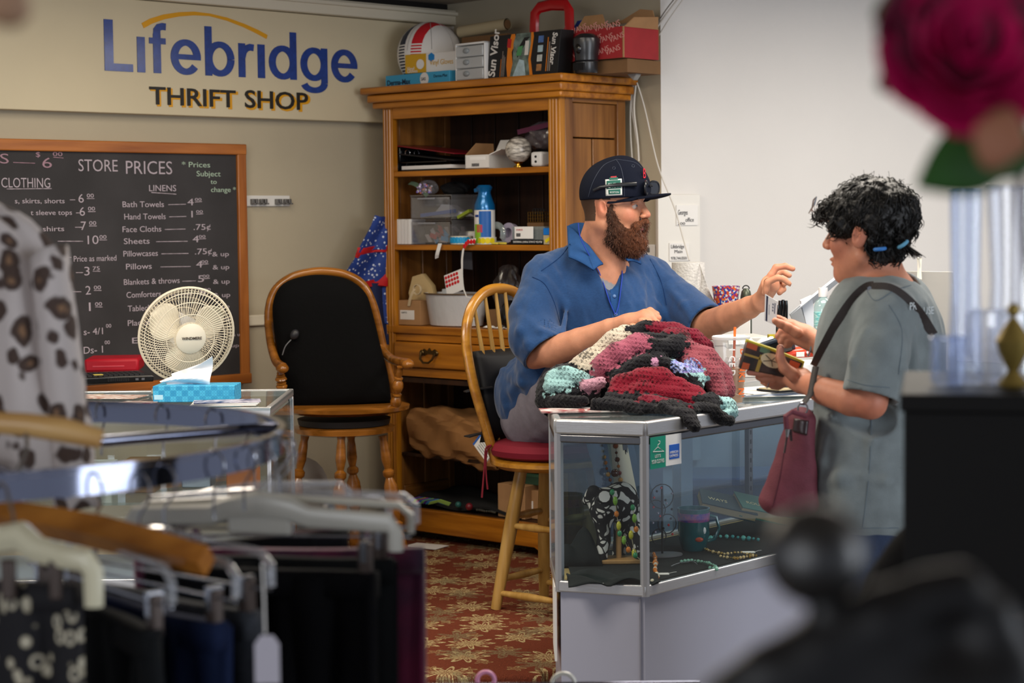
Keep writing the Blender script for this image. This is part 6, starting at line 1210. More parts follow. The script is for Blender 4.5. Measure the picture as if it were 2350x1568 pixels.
def cuff(s,a,b,r):                       # a clean open sleeve end at b, the arm leaving along a->b
    n=(b-a).normalized(); s.cone(a,b+n*.08,r-.012,r-.010,k=.004,sub=True); q=n.to_track_quat('X','Z').to_matrix(); s.ell(b+n*.050,(.050,r*1.5,r*1.5),q,k=.004,sub=True)
cA=P(1250,802,6.0); cB=P(1617,741,6.10)
cuff(sh,P(1226,768,6.03),cA,.083); cuff(sh,P(1575,706,6.18),cB,.070)
_d0=sh.disp; sh.disp=lambda X: _d0(X)*np.clip(np.minimum(np.linalg.norm(X-V3(cA),axis=-1),np.linalg.norm(X-V3(cB),axis=-1))/.16-.35,0.05,1)
blue=mat('polo_blue','#224472',.85,var=.16,vs=130,bump=.3,bs=420,stretch=(1,1,2.5),sheen=.25,spec=.15)
ob=sh.obj('polo_shirt',blue,.0055,None); to(ob,man); sbv=bvh_of(ob); shirt=ob
bdk=mat('polo_seam','#1b3560',.85,spec=.1)
for L in ([(1308,560),(1285,590),(1242,622)],[(1222,636),(1250,652),(1272,695),(1284,740)],[(1480,575),(1515,640),(1530,700)]): drape(sbv,L,.0014,bdk,'seam',man,off=.0006,D=6.1)

# collar flaps, placket, buttons
coll=mat('collar_blue','#284d80',.85,var=.1,vs=40,bump=.3,bs=300,spec=.1)
def flap(L,D): o=mp_; v=[P(x,y,d)-o for x,y,d in L]; B().sheet(lambda u,w_:(v[0].lerp(v[1],u)).lerp(v[3].lerp(v[2],u),w_)+tf*.008*math.sin(PI*u)*math.sin(PI*w_)+Vector((0,0,.004*math.sin(PI*u))),8,8,.005).o('collar',coll,man,smooth=180)
flap([(1303,520,6.22),(1333,545,6.13),(1362,622,6.00),(1305,592,6.055)],0); flap([(1333,545,6.13),(1365,590,6.06),(1384,608,6.02),(1362,622,6.00)],0); flap([(1428,590,6.10),(1462,572,6.15),(1470,608,6.08),(1440,600,6.03)],0)
flap([(1303,520,6.22),(1340,515,6.29),(1370,520,6.30),(1333,545,6.2)],0)
patchq(sbv,[(1400,660),(1420,655),(1424,740),(1404,745)],coll,'placket',man,.002,th=.002)
for x,y in ((1410,680),(1413,722),(1398,642)): B().ball(surf(sbv,x,y,.004)-mp_,(.006,.004,.006),10).o('button',M_('button_blue','#5f7fae',.3),man)
# lanyard
lan=thing('lanyard','bright blue lanyard ribbon around the man neck','lanyard',P(1412,722,6.0)); lo=Vector(lan.location); lb_=M_('lanyard_blue','#1c3fae',.6)
bvb=BVHTree.FromPolygons([v.co.copy() for o_ in (shirt,bpy.data.objects['body']) for v in o_.data.vertices],[tuple(p.vertices) for p in shirt.data.polygons]+[tuple(i+len(shirt.data.vertices) for i in p.vertices) for p in bpy.data.objects['body'].data.polygons])
for L in ([(1327,512),(1332,545),(1352,585),(1375,625),(1390,665),(1400,695),(1412,722)],[(1424,596),(1428,630),(1424,670),(1420,700),(1414,722)]): drape(bvb,L,.0055,lb_,'ribbon',lan,off=.007,D=6.05,flat=.3)
# trousers and shoes
tr=Sdf(); tr.chain([P(1235,955,6.32),P(1310,895,6.08),P(1385,838,5.92)],[.125,.105,.080],k=.04).chain([P(1385,838,5.92),P(1400,1000,5.98),P(1425,1200,6.0)],[.080,.075,.058],k=.03).chain([P(1300,965,6.42),P(1400,900,6.3),P(1480,865,6.15)],[.12,.1,.08],k=.04).chain([P(1480,865,6.15),P(1475,1000,6.15),P(1480,1210,6.15)],[.08,.07,.058],k=.03)
tr.disp=lambda X:.004*nz(X,30)+.003*nz(X*np.array([1,1,.4],np.float32),70,1)
ob=tr.obj('trousers',mat('trouser_grey','#7f7a84',.85,var=.1,vs=60,bump=.2,bs=300,spec=.1),.008,None); to(ob,man)
for (x,y,D,dx) in ((1430,1225,6.0,.1),(1485,1235,6.15,.1)):
    s=Sdf(); a=P(x,y,D); s.cone(a+Vector((-.03,.03,-.02)),a+Vector((.11,-.10,-.05)),.045,.035,k=.02).cut(a+Vector((0,0,-.075)),(0,0,-1)); o=s.obj('shoe',black,.006,None); to(o,man)
# ------------------------------------------------------------------ standing woman
wl=P(2010,1400,4.42); wp0=Vector((wl.x,4.42,.0))
wom=thing('person','standing woman with short black hair in grey T-shirt holding a card and wallet','person',wp0)
Wc=P(2000,536,4.42); wf=Vector((-.80,.60,0)).normalized(); wl_=Vector((-wf.y,wf.x,0)); tilt=Matrix.Rotation(R(0),3,'X')
Hw=lambda f,l,u: Wc+wf*f+wl_*l+hu*u
WM=Matrix((wf,wl_,hu)).transposed()
wb=head(Sdf(),Hw,WM,nose=.95,cs=.90); 
wb.cone(Hw(-.02,0,-.05),P(2028,665,4.42),.046,.052,k=.025).cone(Hw(.015,0,-.085),P(2010,665,4.45),.035,.045,k=.025)
wtf=wf; ax2=Vector((0,0,1)); WT=Matrix((wl_,wf,ax2)).transposed()
wb.cone(P(2030,705,4.30),P(2035,695,4.42),.048,.055,k=.03).cone(P(2070,712,4.56),P(2040,695,4.42),.048,.055,k=.03)
wb.ell(P(2025,800,4.42),(.135,.10,.19),WT,k=.03).ell(P(2015,1010,4.42),(.13,.10,.2),WT,k=.05)
wb.chain([P(2035,715,4.27),P(2020,820,4.24),P(1998,925,4.22)],[.048,.043,.036],k=.02).chain([P(1998,925,4.22),P(1955,918,4.245),P(1895,899,4.31),P(1838,874,4.41)],[.034,.037,.032,.023],k=.01)
wb.chain([P(2075,720,4.58),P(1985,830,4.66),P(1940,850,4.68)],[.05,.04,.037],k=.03).chain([P(1940,850,4.68),P(1895,800,4.72),P(1848,772,4.74)],[.037,.030,.022],k=.02)
# near hand: thumb up, fingers under the wallet
wb.cone(P(1838,872,4.41),P(1800,852,4.44),.027,.033,k=.02,nrm=(.2,-.8,.3),fl=.6)
for L,D in (([(1795,848),(1770,856),(1745,857),(1719,855)],4.42),([(1795,860),(1772,869),(1752,871),(1740,866)],4.43),([(1798,870),(1776,880),(1760,882),(1750,876)],4.45),([(1805,876),(1786,888),(1772,888)],4.46)):
    n=len(L); wb.chain(f3(L,D),[.0100-.003*i/(n-1) for i in range(n)],k=.004)
wb.chain(f3([(1822,862),(1800,845),(1790,822),(1791,799)],4.385),[.016,.0125,.010,.0085],k=.006)
# far hand pinching the card
wb.cone(P(1848,772,4.74),P(1815,760,4.75),.026,.030,k=.02,nrm=(.2,-.9,.2),fl=.6)
for L,D in (([(1812,748),(1798,737),(1788,732),(1778,728)],4.765),([(1810,764),(1794,762),(1786,772),(1792,778)],4.745),([(1814,772),(1798,774),(1793,784),(1802,786)],4.74),([(1820,778),(1806,784),(1804,792),(1812,792)],4.74)):
    n=len(L); wb.chain(f3(L,D),[.0098-.0025*i/(n-1) for i in range(n)],k=.004)
wb.chain(f3([(1828,764),(1808,752),(1792,744),(1779,737)],4.715),[.014,.0115,.010,.0085],k=.006)
def w_col(V):
    c=np.tile(np.array(lin('#c68468')[:3]),(len(V),1)); c=c*(1+.05*nz(V,38)[:,None])
    def spot(p,r,col,a=1):
        d=np.linalg.norm(V-V3(p),axis=1); w=np.clip(1.3-d/r,0,1)[:,None]*a; return c*(1-w)+np.array(lin(col)[:3])*w
    c=spot(Hw(.06,.05,-.03),.04,'#c2735f',.4); c=spot(Hw(.098,0,-.065),.015,'#b05a5e',.8); c=spot(Hw(-.01,.083,-.004),.03,'#c47560',.5); c=spot(P(1998,935,4.2),.06,'#b96a52',.5); c=spot(P(1720,855,4.42),.02,'#cf8578',.5); c=spot(P(1791,799,4.38),.02,'#d29082',.6)
    for k in range(6): c=spot(Hw(.089-.002*k,.018+.006*k,.026),.005,'#2b211d',.9)
    return c
ob=wb.obj('body',skin,.0065,None,chunks=[(*bx(Hw(.02,0,0),m=.15),.003),(*bx(P(1719,855,4.42),P(1835,880,4.42),P(1791,799,4.4),m=.02),.0022),(*bx(P(1776,728,4.77),P(1840,790,4.7),m=.02),.0022)],color=w_col); to(ob,wom)
for q in (-1,1):
    o_e=B().ball(Hw(.0795,q*.031,.0035)-wp0,.0118,14).o('eye',eye_w,wom); B().ball(Hw(.089,q*.031,.0035)-wp0,.0045,10).o('iris',iris,o_e)
# hair
hs=Sdf(); hs.ell(Hw(-.004,0,.043),(.107,.090,.087),WM,k=.015).ell(Hw(-.034,0,.002),(.056,.076,.068),WM,k=.015).ell(Hw(.095,-.01,.058),(.026,.045,.026),WM,k=.015).ell(Hw(-.04,.02,-.045),(.03,.038,.026),WM,k=.015).ell(Hw(.045,.070,.022),(.020,.014,.026),WM,k=.015)
hs.cone(Hw(.12,.0,.055),Hw(.125,.02,.030),.014,.008,k=.015)
hs.disp=lambda X:.005*nz(X,75)+.003*nz(X,180,4)
hs.ell(Hw(.095,0,-.05),(.070,.10,.085),WM,k=.008,sub=True).ell(Hw(.03,.03,-.11),(.065,.11,.09),WM,k=.008,sub=True).ell(Hw(.004,.098,-.022),(.034,.035,.040),WM,k=.008,sub=True)
hairm=mat('hair_black','#0e0b09',.5,bump=.6,bs=150,var=.5,vs=90,spec=.4)
ob=hs.obj('hair',hairm,.0035,None); to(ob,wom); hob=ob
rd=random.Random(9); vn=[(v.co.copy(),v.normal.copy()) for v in ob.data.vertices]; hb=B(); cr_=Hw(-.03,0,.14)
for k in range(1500):
    p,nr=rd.choice(vn); fl_=(p-cr_); fl_=(fl_-nr*fl_.dot(nr)); 
    if fl_.length<1e-4: continue
    fl_.normalize(); sd=nr.cross(fl_); L=rd.uniform(.02,.04); cv=rd.uniform(-1.2,1.2); ph=rd.random()*6; pts=[]; q=p+nr*.001
    for i in range(6):
        pts.append(q-wp0+nr*.003*math.sin(i*1.4+ph)); an=cv*i/5; q=q+(fl_*math.cos(an)+sd*math.sin(an))*(L/5)-nr*.0011*i
    r_=rd.uniform(.0008,.0022); hb.tube(pts,[r_*.6,r_,r_,r_,r_*.7,r_*.1],3,cap=False)
for k in range(160):   # flyaway curls
    p,nr=rd.choice(vn); q=[p-wp0]; d=(nr+Vector((rd.uniform(-.6,.6),rd.uniform(-.6,.6),rd.uniform(-.2,.8)))).normalized()
    for i in range(4): q.append(q[-1]+d*.005); d=(d+Vector((rd.uniform(-.7,.7),rd.uniform(-.7,.7),rd.uniform(-.7,.5)))).normalized()
    hb.tube(q,.0005,3,cap=False)
o=hb.o('hair_locks',mat('hair_lock','#100d0b',.48,spec=.4,var=.5,vs=60),hob,smooth=180); o['kind']='stuff'; o.matrix_parent_inverse=Matrix.Translation(wp0)
for (x0,y0,x1,y1,D,c_) in ((2018,560,2022,596,4.33,'#3f7fc9'),(2062,548,2094,588,4.33,'#5f9fc0')):
    a=P(x0,y0,D)-wp0; b=P(x1,y1,D)-wp0; s=B(); rdd=random.Random(x0)
    for k in range(40):
        o1=Vector((rdd.uniform(-.011,.011),rdd.uniform(-.011,.011),0)); s.tube([a+o1,a.lerp(b,.35)+o1*.6,b+o1*1.9+Vector((rdd.uniform(-.005,.008),0,rdd.uniform(-.008,.004)))],[.003,.0028,.0005],3,cap=False)
    o=s.o('hair_tail',hairm,wom); o['kind']='stuff'; m=a.lerp(b,.32); q=(b-a).to_track_quat('Z','Y').to_matrix(); B().tube([m+q@Vector((.011*math.cos(t_),.011*math.sin(t_),0)) for t_ in np.linspace(0,2*PI,14)[:-1]],.0045,8,closed=True).o('hair_tie',M_('tie'+c_,c_,.6),wom)
gt=thing('eyeglasses','thin silver eyeglasses pushed up into the woman black hair','glasses',Hw(.1,.05,.08)); go=Vector(gt.location); sil=M_('silver','#b9bcc2',.2,metal=1)
B().tube([Hw(.128,.02,.045)-go,Hw(.125,.055,.055)-go,Hw(.11,.075,.078)-go,Hw(.095,.088,.085)-go],.0016,6).o('frame_edge',sil,gt); B().tube([Hw(.095,.088,.085)-go,Hw(.10,.09,.068)-go,Hw(.118,.082,.048)-go],[.0035,.005,.002],6,flat=.5).o('temple',sil,gt)
# T-shirt
ws=Sdf(); ws.ell(P(2022,800,4.42),(.175,.140,.19),WT,k=.05).ell(P(1985,835,4.44),(.13,.10,.10),WT,k=.05).ell(P(2018,1000,4.42),(.175,.145,.20),WT,k=.07).ell(P(2012,1130,4.42),(.19,.155,.18),WT,k=.06)
ws.cone(P(2040,718,4.29),P(2048,706,4.40),.058,.056,k=.04).cone(P(2072,724,4.56),P(2055,706,4.45),.056,.056,k=.04)
ws.chain([P(2035,728,4.27),P(2020,810,4.235),P(1994,930,4.22)],[.064,.065,.064],k=.03).chain([P(2072,728,4.57),P(2010,810,4.64)],[.065,.06],k=.03)
f_bv=pre(ws)
for L,D,r in (([(1990,760),(1960,830),(1955,880)],4.17,.008),([(2060,760),(2070,850),(2060,950)],4.25,.012),([(2100,760),(2095,860),(2080,960)],4.3,.012),([(1890,960),(1950,945),(2000,960)],4.28,.012),([(1880,1115),(1930,1095),(1975,1090)],4.27,.014),([(1985,1095),(2030,1105),(2060,1100)],4.26,.012),([(1900,1010),(1890,1060),(1885,1100)],4.3,.012),([(2120,700),(2130,800),(2120,900)],4.4,.012),([(2010,960),(2000,1010),(1990,1060)],4.25,.009)):
    fs_=[surf(f_bv,x,y,-r*.45,D) for x,y in L]
    for i in range(len(L)-1): ws.cone(fs_[i],fs_[i+1],r*(.3 if i==0 else .9),r*(.25 if i==len(L)-2 else .9),k=.016)
ws.disp=lambda X:.004*nz(X*np.array([1,1,.5],np.float32),26,5)+.002*nz(X*np.array([1,1,.4],np.float32),70,2)
ws.cone(Hw(-.02,0,-.08),P(2036,668,4.42),.060,.070,k=.01,sub=True).cut(P(2010,1226,4.42),(0,0,-1))
cC=P(2000,900,4.225); cuff(ws,P(2012,850,4.235),cC,.064); _d1=ws.disp; ws.disp=lambda X:_d1(X)*np.clip(np.linalg.norm(X-V3(cC),axis=-1)/.16-.3,0.05,1)
grey=mat('tshirt_grey','#7c8587',.9,var=.16,vs=26,bump=.3,bs=420,sheen=.2,spec=.1)
ob=ws.obj('t_shirt',grey,.005,None); to(ob,wom); wbv=bvh_of(ob)
gsm=M_('tshirt_seam','#66727a',.9,spec=.1)
for L in ([(1945,872),(1985,884),(2042,890)],[(1862,1205),(1930,1212),(2062,1212)],[(2000,960),(1995,1080),(1980,1210)],[(1990,668),(2010,690),(2050,668),(2090,655)],[(2040,700),(2070,760),(2062,860)]): drape(wbv,L,.0011,gsm,'seam',wom,off=.0004,D=4.3)
prn=M_('shirt_print','#c9d0d3',.8)
for s_,x,y in (('PR',2092,712),('USE',2128,722)): 
    h_=wbv.ray_cast(CAM,ray(x,y).normalized())
    if h_[0] is not None: text(s_,.024,prn,wom,loc=h_[0]-wp0+h_[1]*.004,rot=(PI/2,0,math.atan2(h_[1].x,-h_[1].y)),ext=.0003,align='CENTER')
je=Sdf(); je.ell(P(2012,1235,4.42),(.175,.14,.12),WT,k=.05)
for dl in (-.085,.085):
    c0=P(2012,1270,4.42)+wl_*dl; je.chain([c0,Vector((c0.x,c0.y,.5)),Vector((c0.x,c0.y+.02,.08))],[.10,.07,.055],k=.04)
ob=je.obj('jeans',mat('denim','#26344f',.8,var=.2,vs=60,bump=.3,bs=300),.009,None); to(ob,wom)
for dl in (-.085,.085):
    c0=P(2012,1270,4.42)+wl_*dl; s=Sdf(); s.cone(Vector((c0.x,c0.y,.045)),Vector((c0.x,c0.y,.04))+wf*.15,.045,.035,k=.02).cut((0,0,.003),(0,0,-1)); o=s.obj('shoe',black,.007,None); to(o,wom)
# bracelet, ring
B().tube([P(1858,789,4.74)-wp0+Vector((.004*math.sin(a),.029*math.cos(a),.030*math.sin(a))) for a in np.linspace(0,2*PI,18)[:-1]],.0022,6,closed=True).o('bracelet',sil,wom)
B().tube([P(1762,881,4.45)-wp0+Vector((.002*math.sin(a),.0098*math.cos(a),.0098*math.sin(a))) for a in np.linspace(0,2*PI,14)[:-1]],.0016,6,closed=True).o('finger_ring',sil,wom)
# card and wallet held
def slab(name,label,cat,c4,D,th,m,nm='card',dD=(0,0,0,0)):
    v=[P(x,y,D+dd) for (x,y),dd in zip(c4,dD)]; o=sum(v,Vector())/4; t=thing(name,label,cat,o); n=(v[1]-v[0]).cross(v[3]-v[0]).normalized(); 
    if n.dot(CAM-o)<0: n=-n
    b=B(); b.v=[tuple(p-o+n*th/2) for p in v]+[tuple(p-o-n*th/2) for p in v]; b.f=[(0,1,2,3),(7,6,5,4),(0,4,5,1),(1,5,6,2),(2,6,7,3),(3,7,4,0)]; b.o(nm,m,t,bev=min(th*.4,.004)); return t,[p-o for p in v],n
def on4(v,n,u0,u1,w0,w1,m,nm,par,th,lift=.0004):
    f=lambda u,w_:(v[0].lerp(v[1],u)).lerp(v[3].lerp(v[2],u),w_)+n*(th/2+lift); b=B(); b.v=[tuple(f(u0,w0)),tuple(f(u1,w0)),tuple(f(u1,w1)),tuple(f(u0,w1))]; b.v+=[tuple(Vector(q)-n*lift) for q in b.v]; b.f=[(0,1,2,3),(7,6,5,4),(0,4,5,1),(1,5,6,2),(2,6,7,3),(3,7,4,0)]; return b.o(nm,m,par)
t,v,n=slab('bank_card','white bank card with black stripe held between finger and thumb','card',[(1756,675),(1785,692),(1781,748),(1754,736)],4.735,.0012,M_('card_white','#d9d9de',.4),dD=(.03,0,0,.03))
on4(v,n,.12,.26,.02,.98,M_('stripe_navy','#1c2040',.4),'magnetic_stripe',t,.0012); 
for k in range(3): on4(v,n,.62,.72,.18+.12*k,.26+.12*k,M_('print_dimblue','#5b6078',.5),'emblem',t,.0012)
on4(v,n,.78,.86,.12,.55,M_('print_dimblue','#5b6078',.5),'printed_line',t,.0012); on4(v,n,.36,.40,.3,.7,M_('print_dimblue','#5b6078',.5),'printed_line',t,.0012)
wm=mat('wallet_print','#4b3226',.4,col2='#1f1a18',vs=30,coat=.5); t,v,n=slab('wallet','patterned zip wallet in orange, brown and yellow held in the hand','wallet',[(1712,782),(1843,832),(1826,872),(1694,845)],4.42,.022,wm,'wallet_body')
wo=M_('wallet_orange','#c0562a',.4,coat=.5); wy=M_('wallet_yellow','#b9ad2e',.6); wgr=M_('wallet_green','#5f7a5c',.4,coat=.5); wc=M_('wallet_cream','#d8c6a0',.4,coat=.5)
on4(v,n,.02,.2,.02,.22,wo,'print_patch',t,.022,.0006); on4(v,n,.78,.95,.1,.5,wo,'print_patch',t,.022,.0006); on4(v,n,.04,.16,.75,.98,wo,'print_patch',t,.022,.0006); on4(v,n,.25,.42,.0,.2,wgr,'print_patch',t,.022,.0006); on4(v,n,.28,.34,.3,.98,M_('wallet_gold','#a98a3a',.4),'print_stripe',t,.022,.0006); on4(v,n,.02,.3,.42,.5,M_('wallet_gold','#a98a3a',.4),'print_stripe',t,.022,.0006); on4(v,n,.86,.98,.6,.95,M_('wallet_grey','#6f6a62',.4),'print_patch',t,.022,.0006)
c0=(v[0]+v[2])/2+n*.0118; uu=(v[1]-v[0]).normalized(); vv=n.cross(uu)
b=B(); k=20; b.v=[tuple(c0-uu*.0+uu*.026*math.cos(2*PI*i/k)+vv*.016*math.sin(2*PI*i/k)) for i in range(k)]+[tuple(c0-n*.001+uu*.026*math.cos(2*PI*i/k)+vv*.016*math.sin(2*PI*i/k)) for i in range(k)]; b.f=[tuple(range(k)),tuple(range(k,2*k))[::-1]]+[(i,(i+1)%k,k+(i+1)%k,k+i) for i in range(k)]; b.o('oval_print',wc,t)
for i in range(5): B().tube([c0+n*.0006,c0+n*.0006+uu*.022*math.cos(i*1.26)+vv*.013*math.sin(i*1.26)],.0009,4).o('print_line',wm,t)
B().tube([v[0]+n*.006,v[0].lerp(v[1],.5)+n*.006+Vector((0,0,.002)),v[1]+n*.006,v[1].lerp(v[2],.8)+n*.006],.0045,8).o('zip',wy,t); B().tube([v[0]-n*.006,v[0].lerp(v[1],.5)-n*.006+Vector((0,0,.002)),v[1]-n*.006],.0045,8).o('zip',wy,t)
# shoulder strap and purse
pu=thing('handbag','maroon slouchy handbag with dark strap worn across the grey T-shirt','bag',P(1810,1090,4.3)); po=Vector(pu.location)
stp=mat('strap_brown','#332c2b',.6,bump=.2,bs=200)
wall=wbv
def strap_pts(L,D): 
    return [surf(wbv,x,y,.004,D)-po for x,y in L]
s1=smooth([Vector((x,y,0)) for x,y in ((1872,842),(1895,795),(1925,740),(1960,690),(1988,664),(2006,660))],5); s2=smooth([Vector((x,y,0)) for x,y in ((2000,662),(2040,664),(2075,685),(2110,722),(2140,770))],5)
def ribbon(L,wd,nm,up=False,D=4.35):
    pts=[surf(wbv,p.x,p.y,.005,D) for p in L]; b=B(); vs=[];n=len(pts)
    for i,p in enumerate(pts):
        t_=(pts[min(i+1,n-1)]-pts[max(i-1,0)]).normalized(); w_=t_.cross(CAM-p).normalized(); nn=(CAM-p).normalized()
        vs+=[p-po+w_*wd/2,p-po-w_*wd/2,p-po-w_*wd/2-nn*.003,p-po+w_*wd/2-nn*.003]
    b.v=[tuple(x) for x in vs]; b.f=[(4*i+a,4*i+(a+1)%4,4*i+4+(a+1)%4,4*i+4+a) for i in range(n-1) for a in range(4)]+[(0,3,2,1),(4*n-4,4*n-3,4*n-2,4*n-1)]; return b.o(nm,stp,pu)
ribbon(s1,.028,'strap'); ribbon(s2,.026,'strap')
B().tube([Vector(surf(wbv,1996,663,.006,4.3))-po,P(1990,668,4.36)-po],.006,6).o('strap_slide',sil,pu)
mar=mat('bag_maroon','#6e3440',.75,var=.15,vs=50,bump=.3,bs=300)
bl=[(1812,948,18),(1812,985,34),(1805,1030,42),(1802,1080,50),(1803,1130,58),(1806,1165,58),(1810,1180,48)]
bs2=Sdf()
tpp=P(1838,965,4.32)
for x,y in ((1768,1150),(1790,1158),(1812,1160),(1835,1160),(1852,1155)): bs2.cone(tpp,P(x,y,4.33),.020,.024,k=.02,nrm=(.3,-1,0),fl=1.5)
bs2.disp=lambda X:.003*nz(X,40,7); ob=bs2.obj('bag_body',mar,.0045,None); to(ob,pu); pbv=bvh_of(ob)
lth=M_('leather_dark','#2c1a1b',.35,coat=.4)
patchq(pbv,[(1822,960),(1856,966),(1852,1000),(1818,990)],lth,'leather_tab',pu,.004,D=4.25,th=.003)
B().tube([P(1805,985,4.26)-po,P(1803,955,4.25)-po,P(1818,945,4.25)-po,P(1850,955,4.26)-po],.006,8).o('handle',mar,pu)
B().tube([P(1842,938,4.27)-po+Vector((.011*math.cos(a),0,.013*math.sin(a))) for a in np.linspace(0,2*PI,14)[:-1]],.002,6,closed=True).o('ring',sil,pu); B().tube([P(1842,928,4.28)-po,P(1860,905,4.3)-po,P(1872,842,4.32)-po],.009,8,flat=.3).o('strap_end',stp,pu)
B().tube([P(1808,985,4.245)-po,P(1806,1005,4.245)-po],[.006,.003],8).o('zip_pull',sil,pu); B().tube([P(1806,1003,4.245)-po,P(1800,1040,4.24)-po],.005,6,flat=.5).o('zip_tassel',lth,pu); B().tube([P(1814,985,4.245)-po,P(1816,1012,4.245)-po],.0055,6,flat=.6).o('zip_tassel',lth,pu)
drape(pbv,[(1800,1030),(1790,1090),(1772,1165)],.0012,M_('bag_seam','#57252f',.7),'seam',pu,off=.0005,D=4.25)
# ================================================================== blanket on the counter
bl_c=['#16161c','#d2c6b4','#74132a','#a5566b','#8f4550','#9cc7c9','#c795a8','#7d0f26']   # black, cream, maroon, pink, rose, aqua, lilac, crimson
bk_=Sdf()
def fold(L,r,c,fl=1,k=.012):
    for (x,y,D),(x2,y2,D2) in zip(L,L[1:]): bk_.cone(P(x,y,D),P(x2,y2,D2),r,r,k,tag=c)
Db=5.30
fold([(1300,905,5.42),(1400,880,5.40),(1500,890,5.40),(1620,900,5.42)],.085,0,k=.03); fold([(1420,850,5.45),(1560,850,5.45)],.08,0,k=.03)
fold([(1335,838,5.40),(1370,818,5.40),(1412,782,5.40),(1435,768,5.42)],.030,1); fold([(1345,848,5.37),(1378,830,5.37)],.026,1)
fold([(1443,768,5.41),(1478,756,5.42)],.022,0); fold([(1500,758,5.42),(1545,758,5.42),(1590,775,5.43),(1620,800,5.44)],.024,2); fold([(1565,790,5.40),(1600,815,5.40)],.022,2)
fold([(1480,780,5.37),(1530,778,5.37)],.020,0); fold([(1535,770,5.38),(1565,775,5.38)],.022,2)
fold([(1388,838,5.33),(1420,815,5.33),(1460,795,5.34),(1480,800,5.34)],.034,3); fold([(1385,850,5.32),(1410,838,5.32)],.026,3)
fold([(1500,805,5.33),(1550,795,5.35),(1570,805,5.36)],.030,0); fold([(1420,865,5.30),(1470,840,5.30),(1510,830,5.31)],.028,0)
fold([(1580,810,5.36),(1620,825,5.36),(1650,860,5.36),(1660,895,5.35)],.034,4); fold([(1590,830,5.33),(1635,860,5.32),(1645,900,5.31)],.028,4)
fold([(1545,845,5.30),(1580,860,5.29),(1600,870,5.29)],.024,5); fold([(1530,835,5.29),(1600,890,5.27)],.018,0)
fold([(1425,885,5.25),(1470,872,5.24),(1520,868,5.24)],.030,7); fold([(1510,875,5.23),(1560,890,5.23),(1595,905,5.23)],.026,7); fold([(1415,905,5.23),(1470,900,5.21),(1540,905,5.21),(1585,922,5.21)],.026,7)
fold([(1268,868,5.33),(1300,862,5.33),(1335,872,5.32)],.024,5); fold([(1262,885,5.31),(1300,885,5.31)],.020,5); fold([(1345,888,5.28),(1378,878,5.28)],.018,6)
fold([(1250,912,5.33),(1300,905,5.31),(1360,905,5.29)],.020,0); fold([(1242,922,5.33),(1275,924,5.29),(1340,920,5.25)],.016,0)
fold([(1365,925,5.20),(1400,925,5.19),(1440,930,5.17),(1490,932,5.14)],.013,0); fold([(1380,930,5.19),(1480,938,5.14),(1560,948,5.10)],.012,0); fold([(1400,915,5.21),(1500,920,5.17),(1590,940,5.13)],.016,0); fold([(1520,935,5.11),(1580,968,5.06)],.014,0); fold([(1440,942,5.15),(1470,946,5.13)],.007,0); fold([(1600,935,5.15),(1640,945,5.17)],.016,0); fold([(1360,940,5.2),(1385,945,5.19)],.008,0)
fold([(1490,928,5.16),(1545,935,5.13),(1580,955,5.09),(1596,982,5.06)],.016,0); fold([(1480,920,5.16),(1560,935,5.14),(1575,945,5.13)],.016,2,k=.008); fold([(1560,950,5.08),(1592,980,5.05)],.016,0)
fold([(1600,930,5.21),(1630,925,5.21)],.03,0); fold([(1640,925,5.22),(1670,930,5.24),(1676,948,5.23)],.020,5); fold([(1610,950,5.16),(1650,960,5.17),(1675,965,5.18)],.014,0); fold([(1660,950,5.19),(1680,945,5.22)],.010,5)
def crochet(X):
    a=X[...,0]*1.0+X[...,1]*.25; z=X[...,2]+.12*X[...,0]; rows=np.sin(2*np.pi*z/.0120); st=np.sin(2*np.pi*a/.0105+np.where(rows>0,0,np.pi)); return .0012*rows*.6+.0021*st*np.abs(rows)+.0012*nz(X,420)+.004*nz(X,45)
bk_.disp=crochet
def bcol(V):
    W=V+np.stack([.0035*nz(V,300),.002*nz(V,220,2),.0035*nz(V,260,5)],1); z=W[:,2]; W[:,0]+=.008*np.sign(np.sin(2*np.pi*z/.030)); W[:,2]+=.006*np.sign(np.sin(2*np.pi*W[:,0]/.028))
    best=np.full(len(V),9.); c=np.zeros((len(V),3)); W=W.astype(np.float32)
    for p in bk_.p:
        d=bk_._d(p,W); m=d<best; best[m]=d[m]; c[m]=lin(bl_c[p[-1]])[:3]
    ir=np.linalg.norm(V-V3(P(1578,852,5.27)),axis=1)<.052; q=nz(V,320,3); ir&=(c[:,2]>.25)|(q>-.2); ir&=(V[:,2]>P(0,872,5.27).z)&(V[:,2]<P(0,832,5.27).z)
    c[ir]=np.where(q[ir][:,None]>.15,np.array(lin('#a9b3dd')[:3]),np.where(q[ir][:,None]>-.2,np.array(lin('#6d7fc0')[:3]),np.array(lin('#9a86c4')[:3])))
    for x,y,D in ((1500,832,5.29),(1478,843,5.29),(1466,857,5.29),(1515,828,5.30)):
        m=np.linalg.norm(V-V3(P(x,y,D)),axis=1)<.016; c[m]=lin('#cf97b8')[:3]
    hole_shade=crochet(V.astype(np.float32))<-.0026; c[hole_shade]*=.25  # stitch hollows darkened, their shade is put into the yarn colour
    return c
t=thing('crochet_blanket','heap of crocheted blanket in black, maroon, pink, cream and aqua on the counter','blanket',P(1460,930,5.3))
ob=bk_.obj('blanket',mat('yarn','#888888',.95,attr='Col',bump=.9,bs=330,sheen=.15,spec=.08,var=.35,vs=420),.0035,None,color=bcol,box=None); to(ob,t)
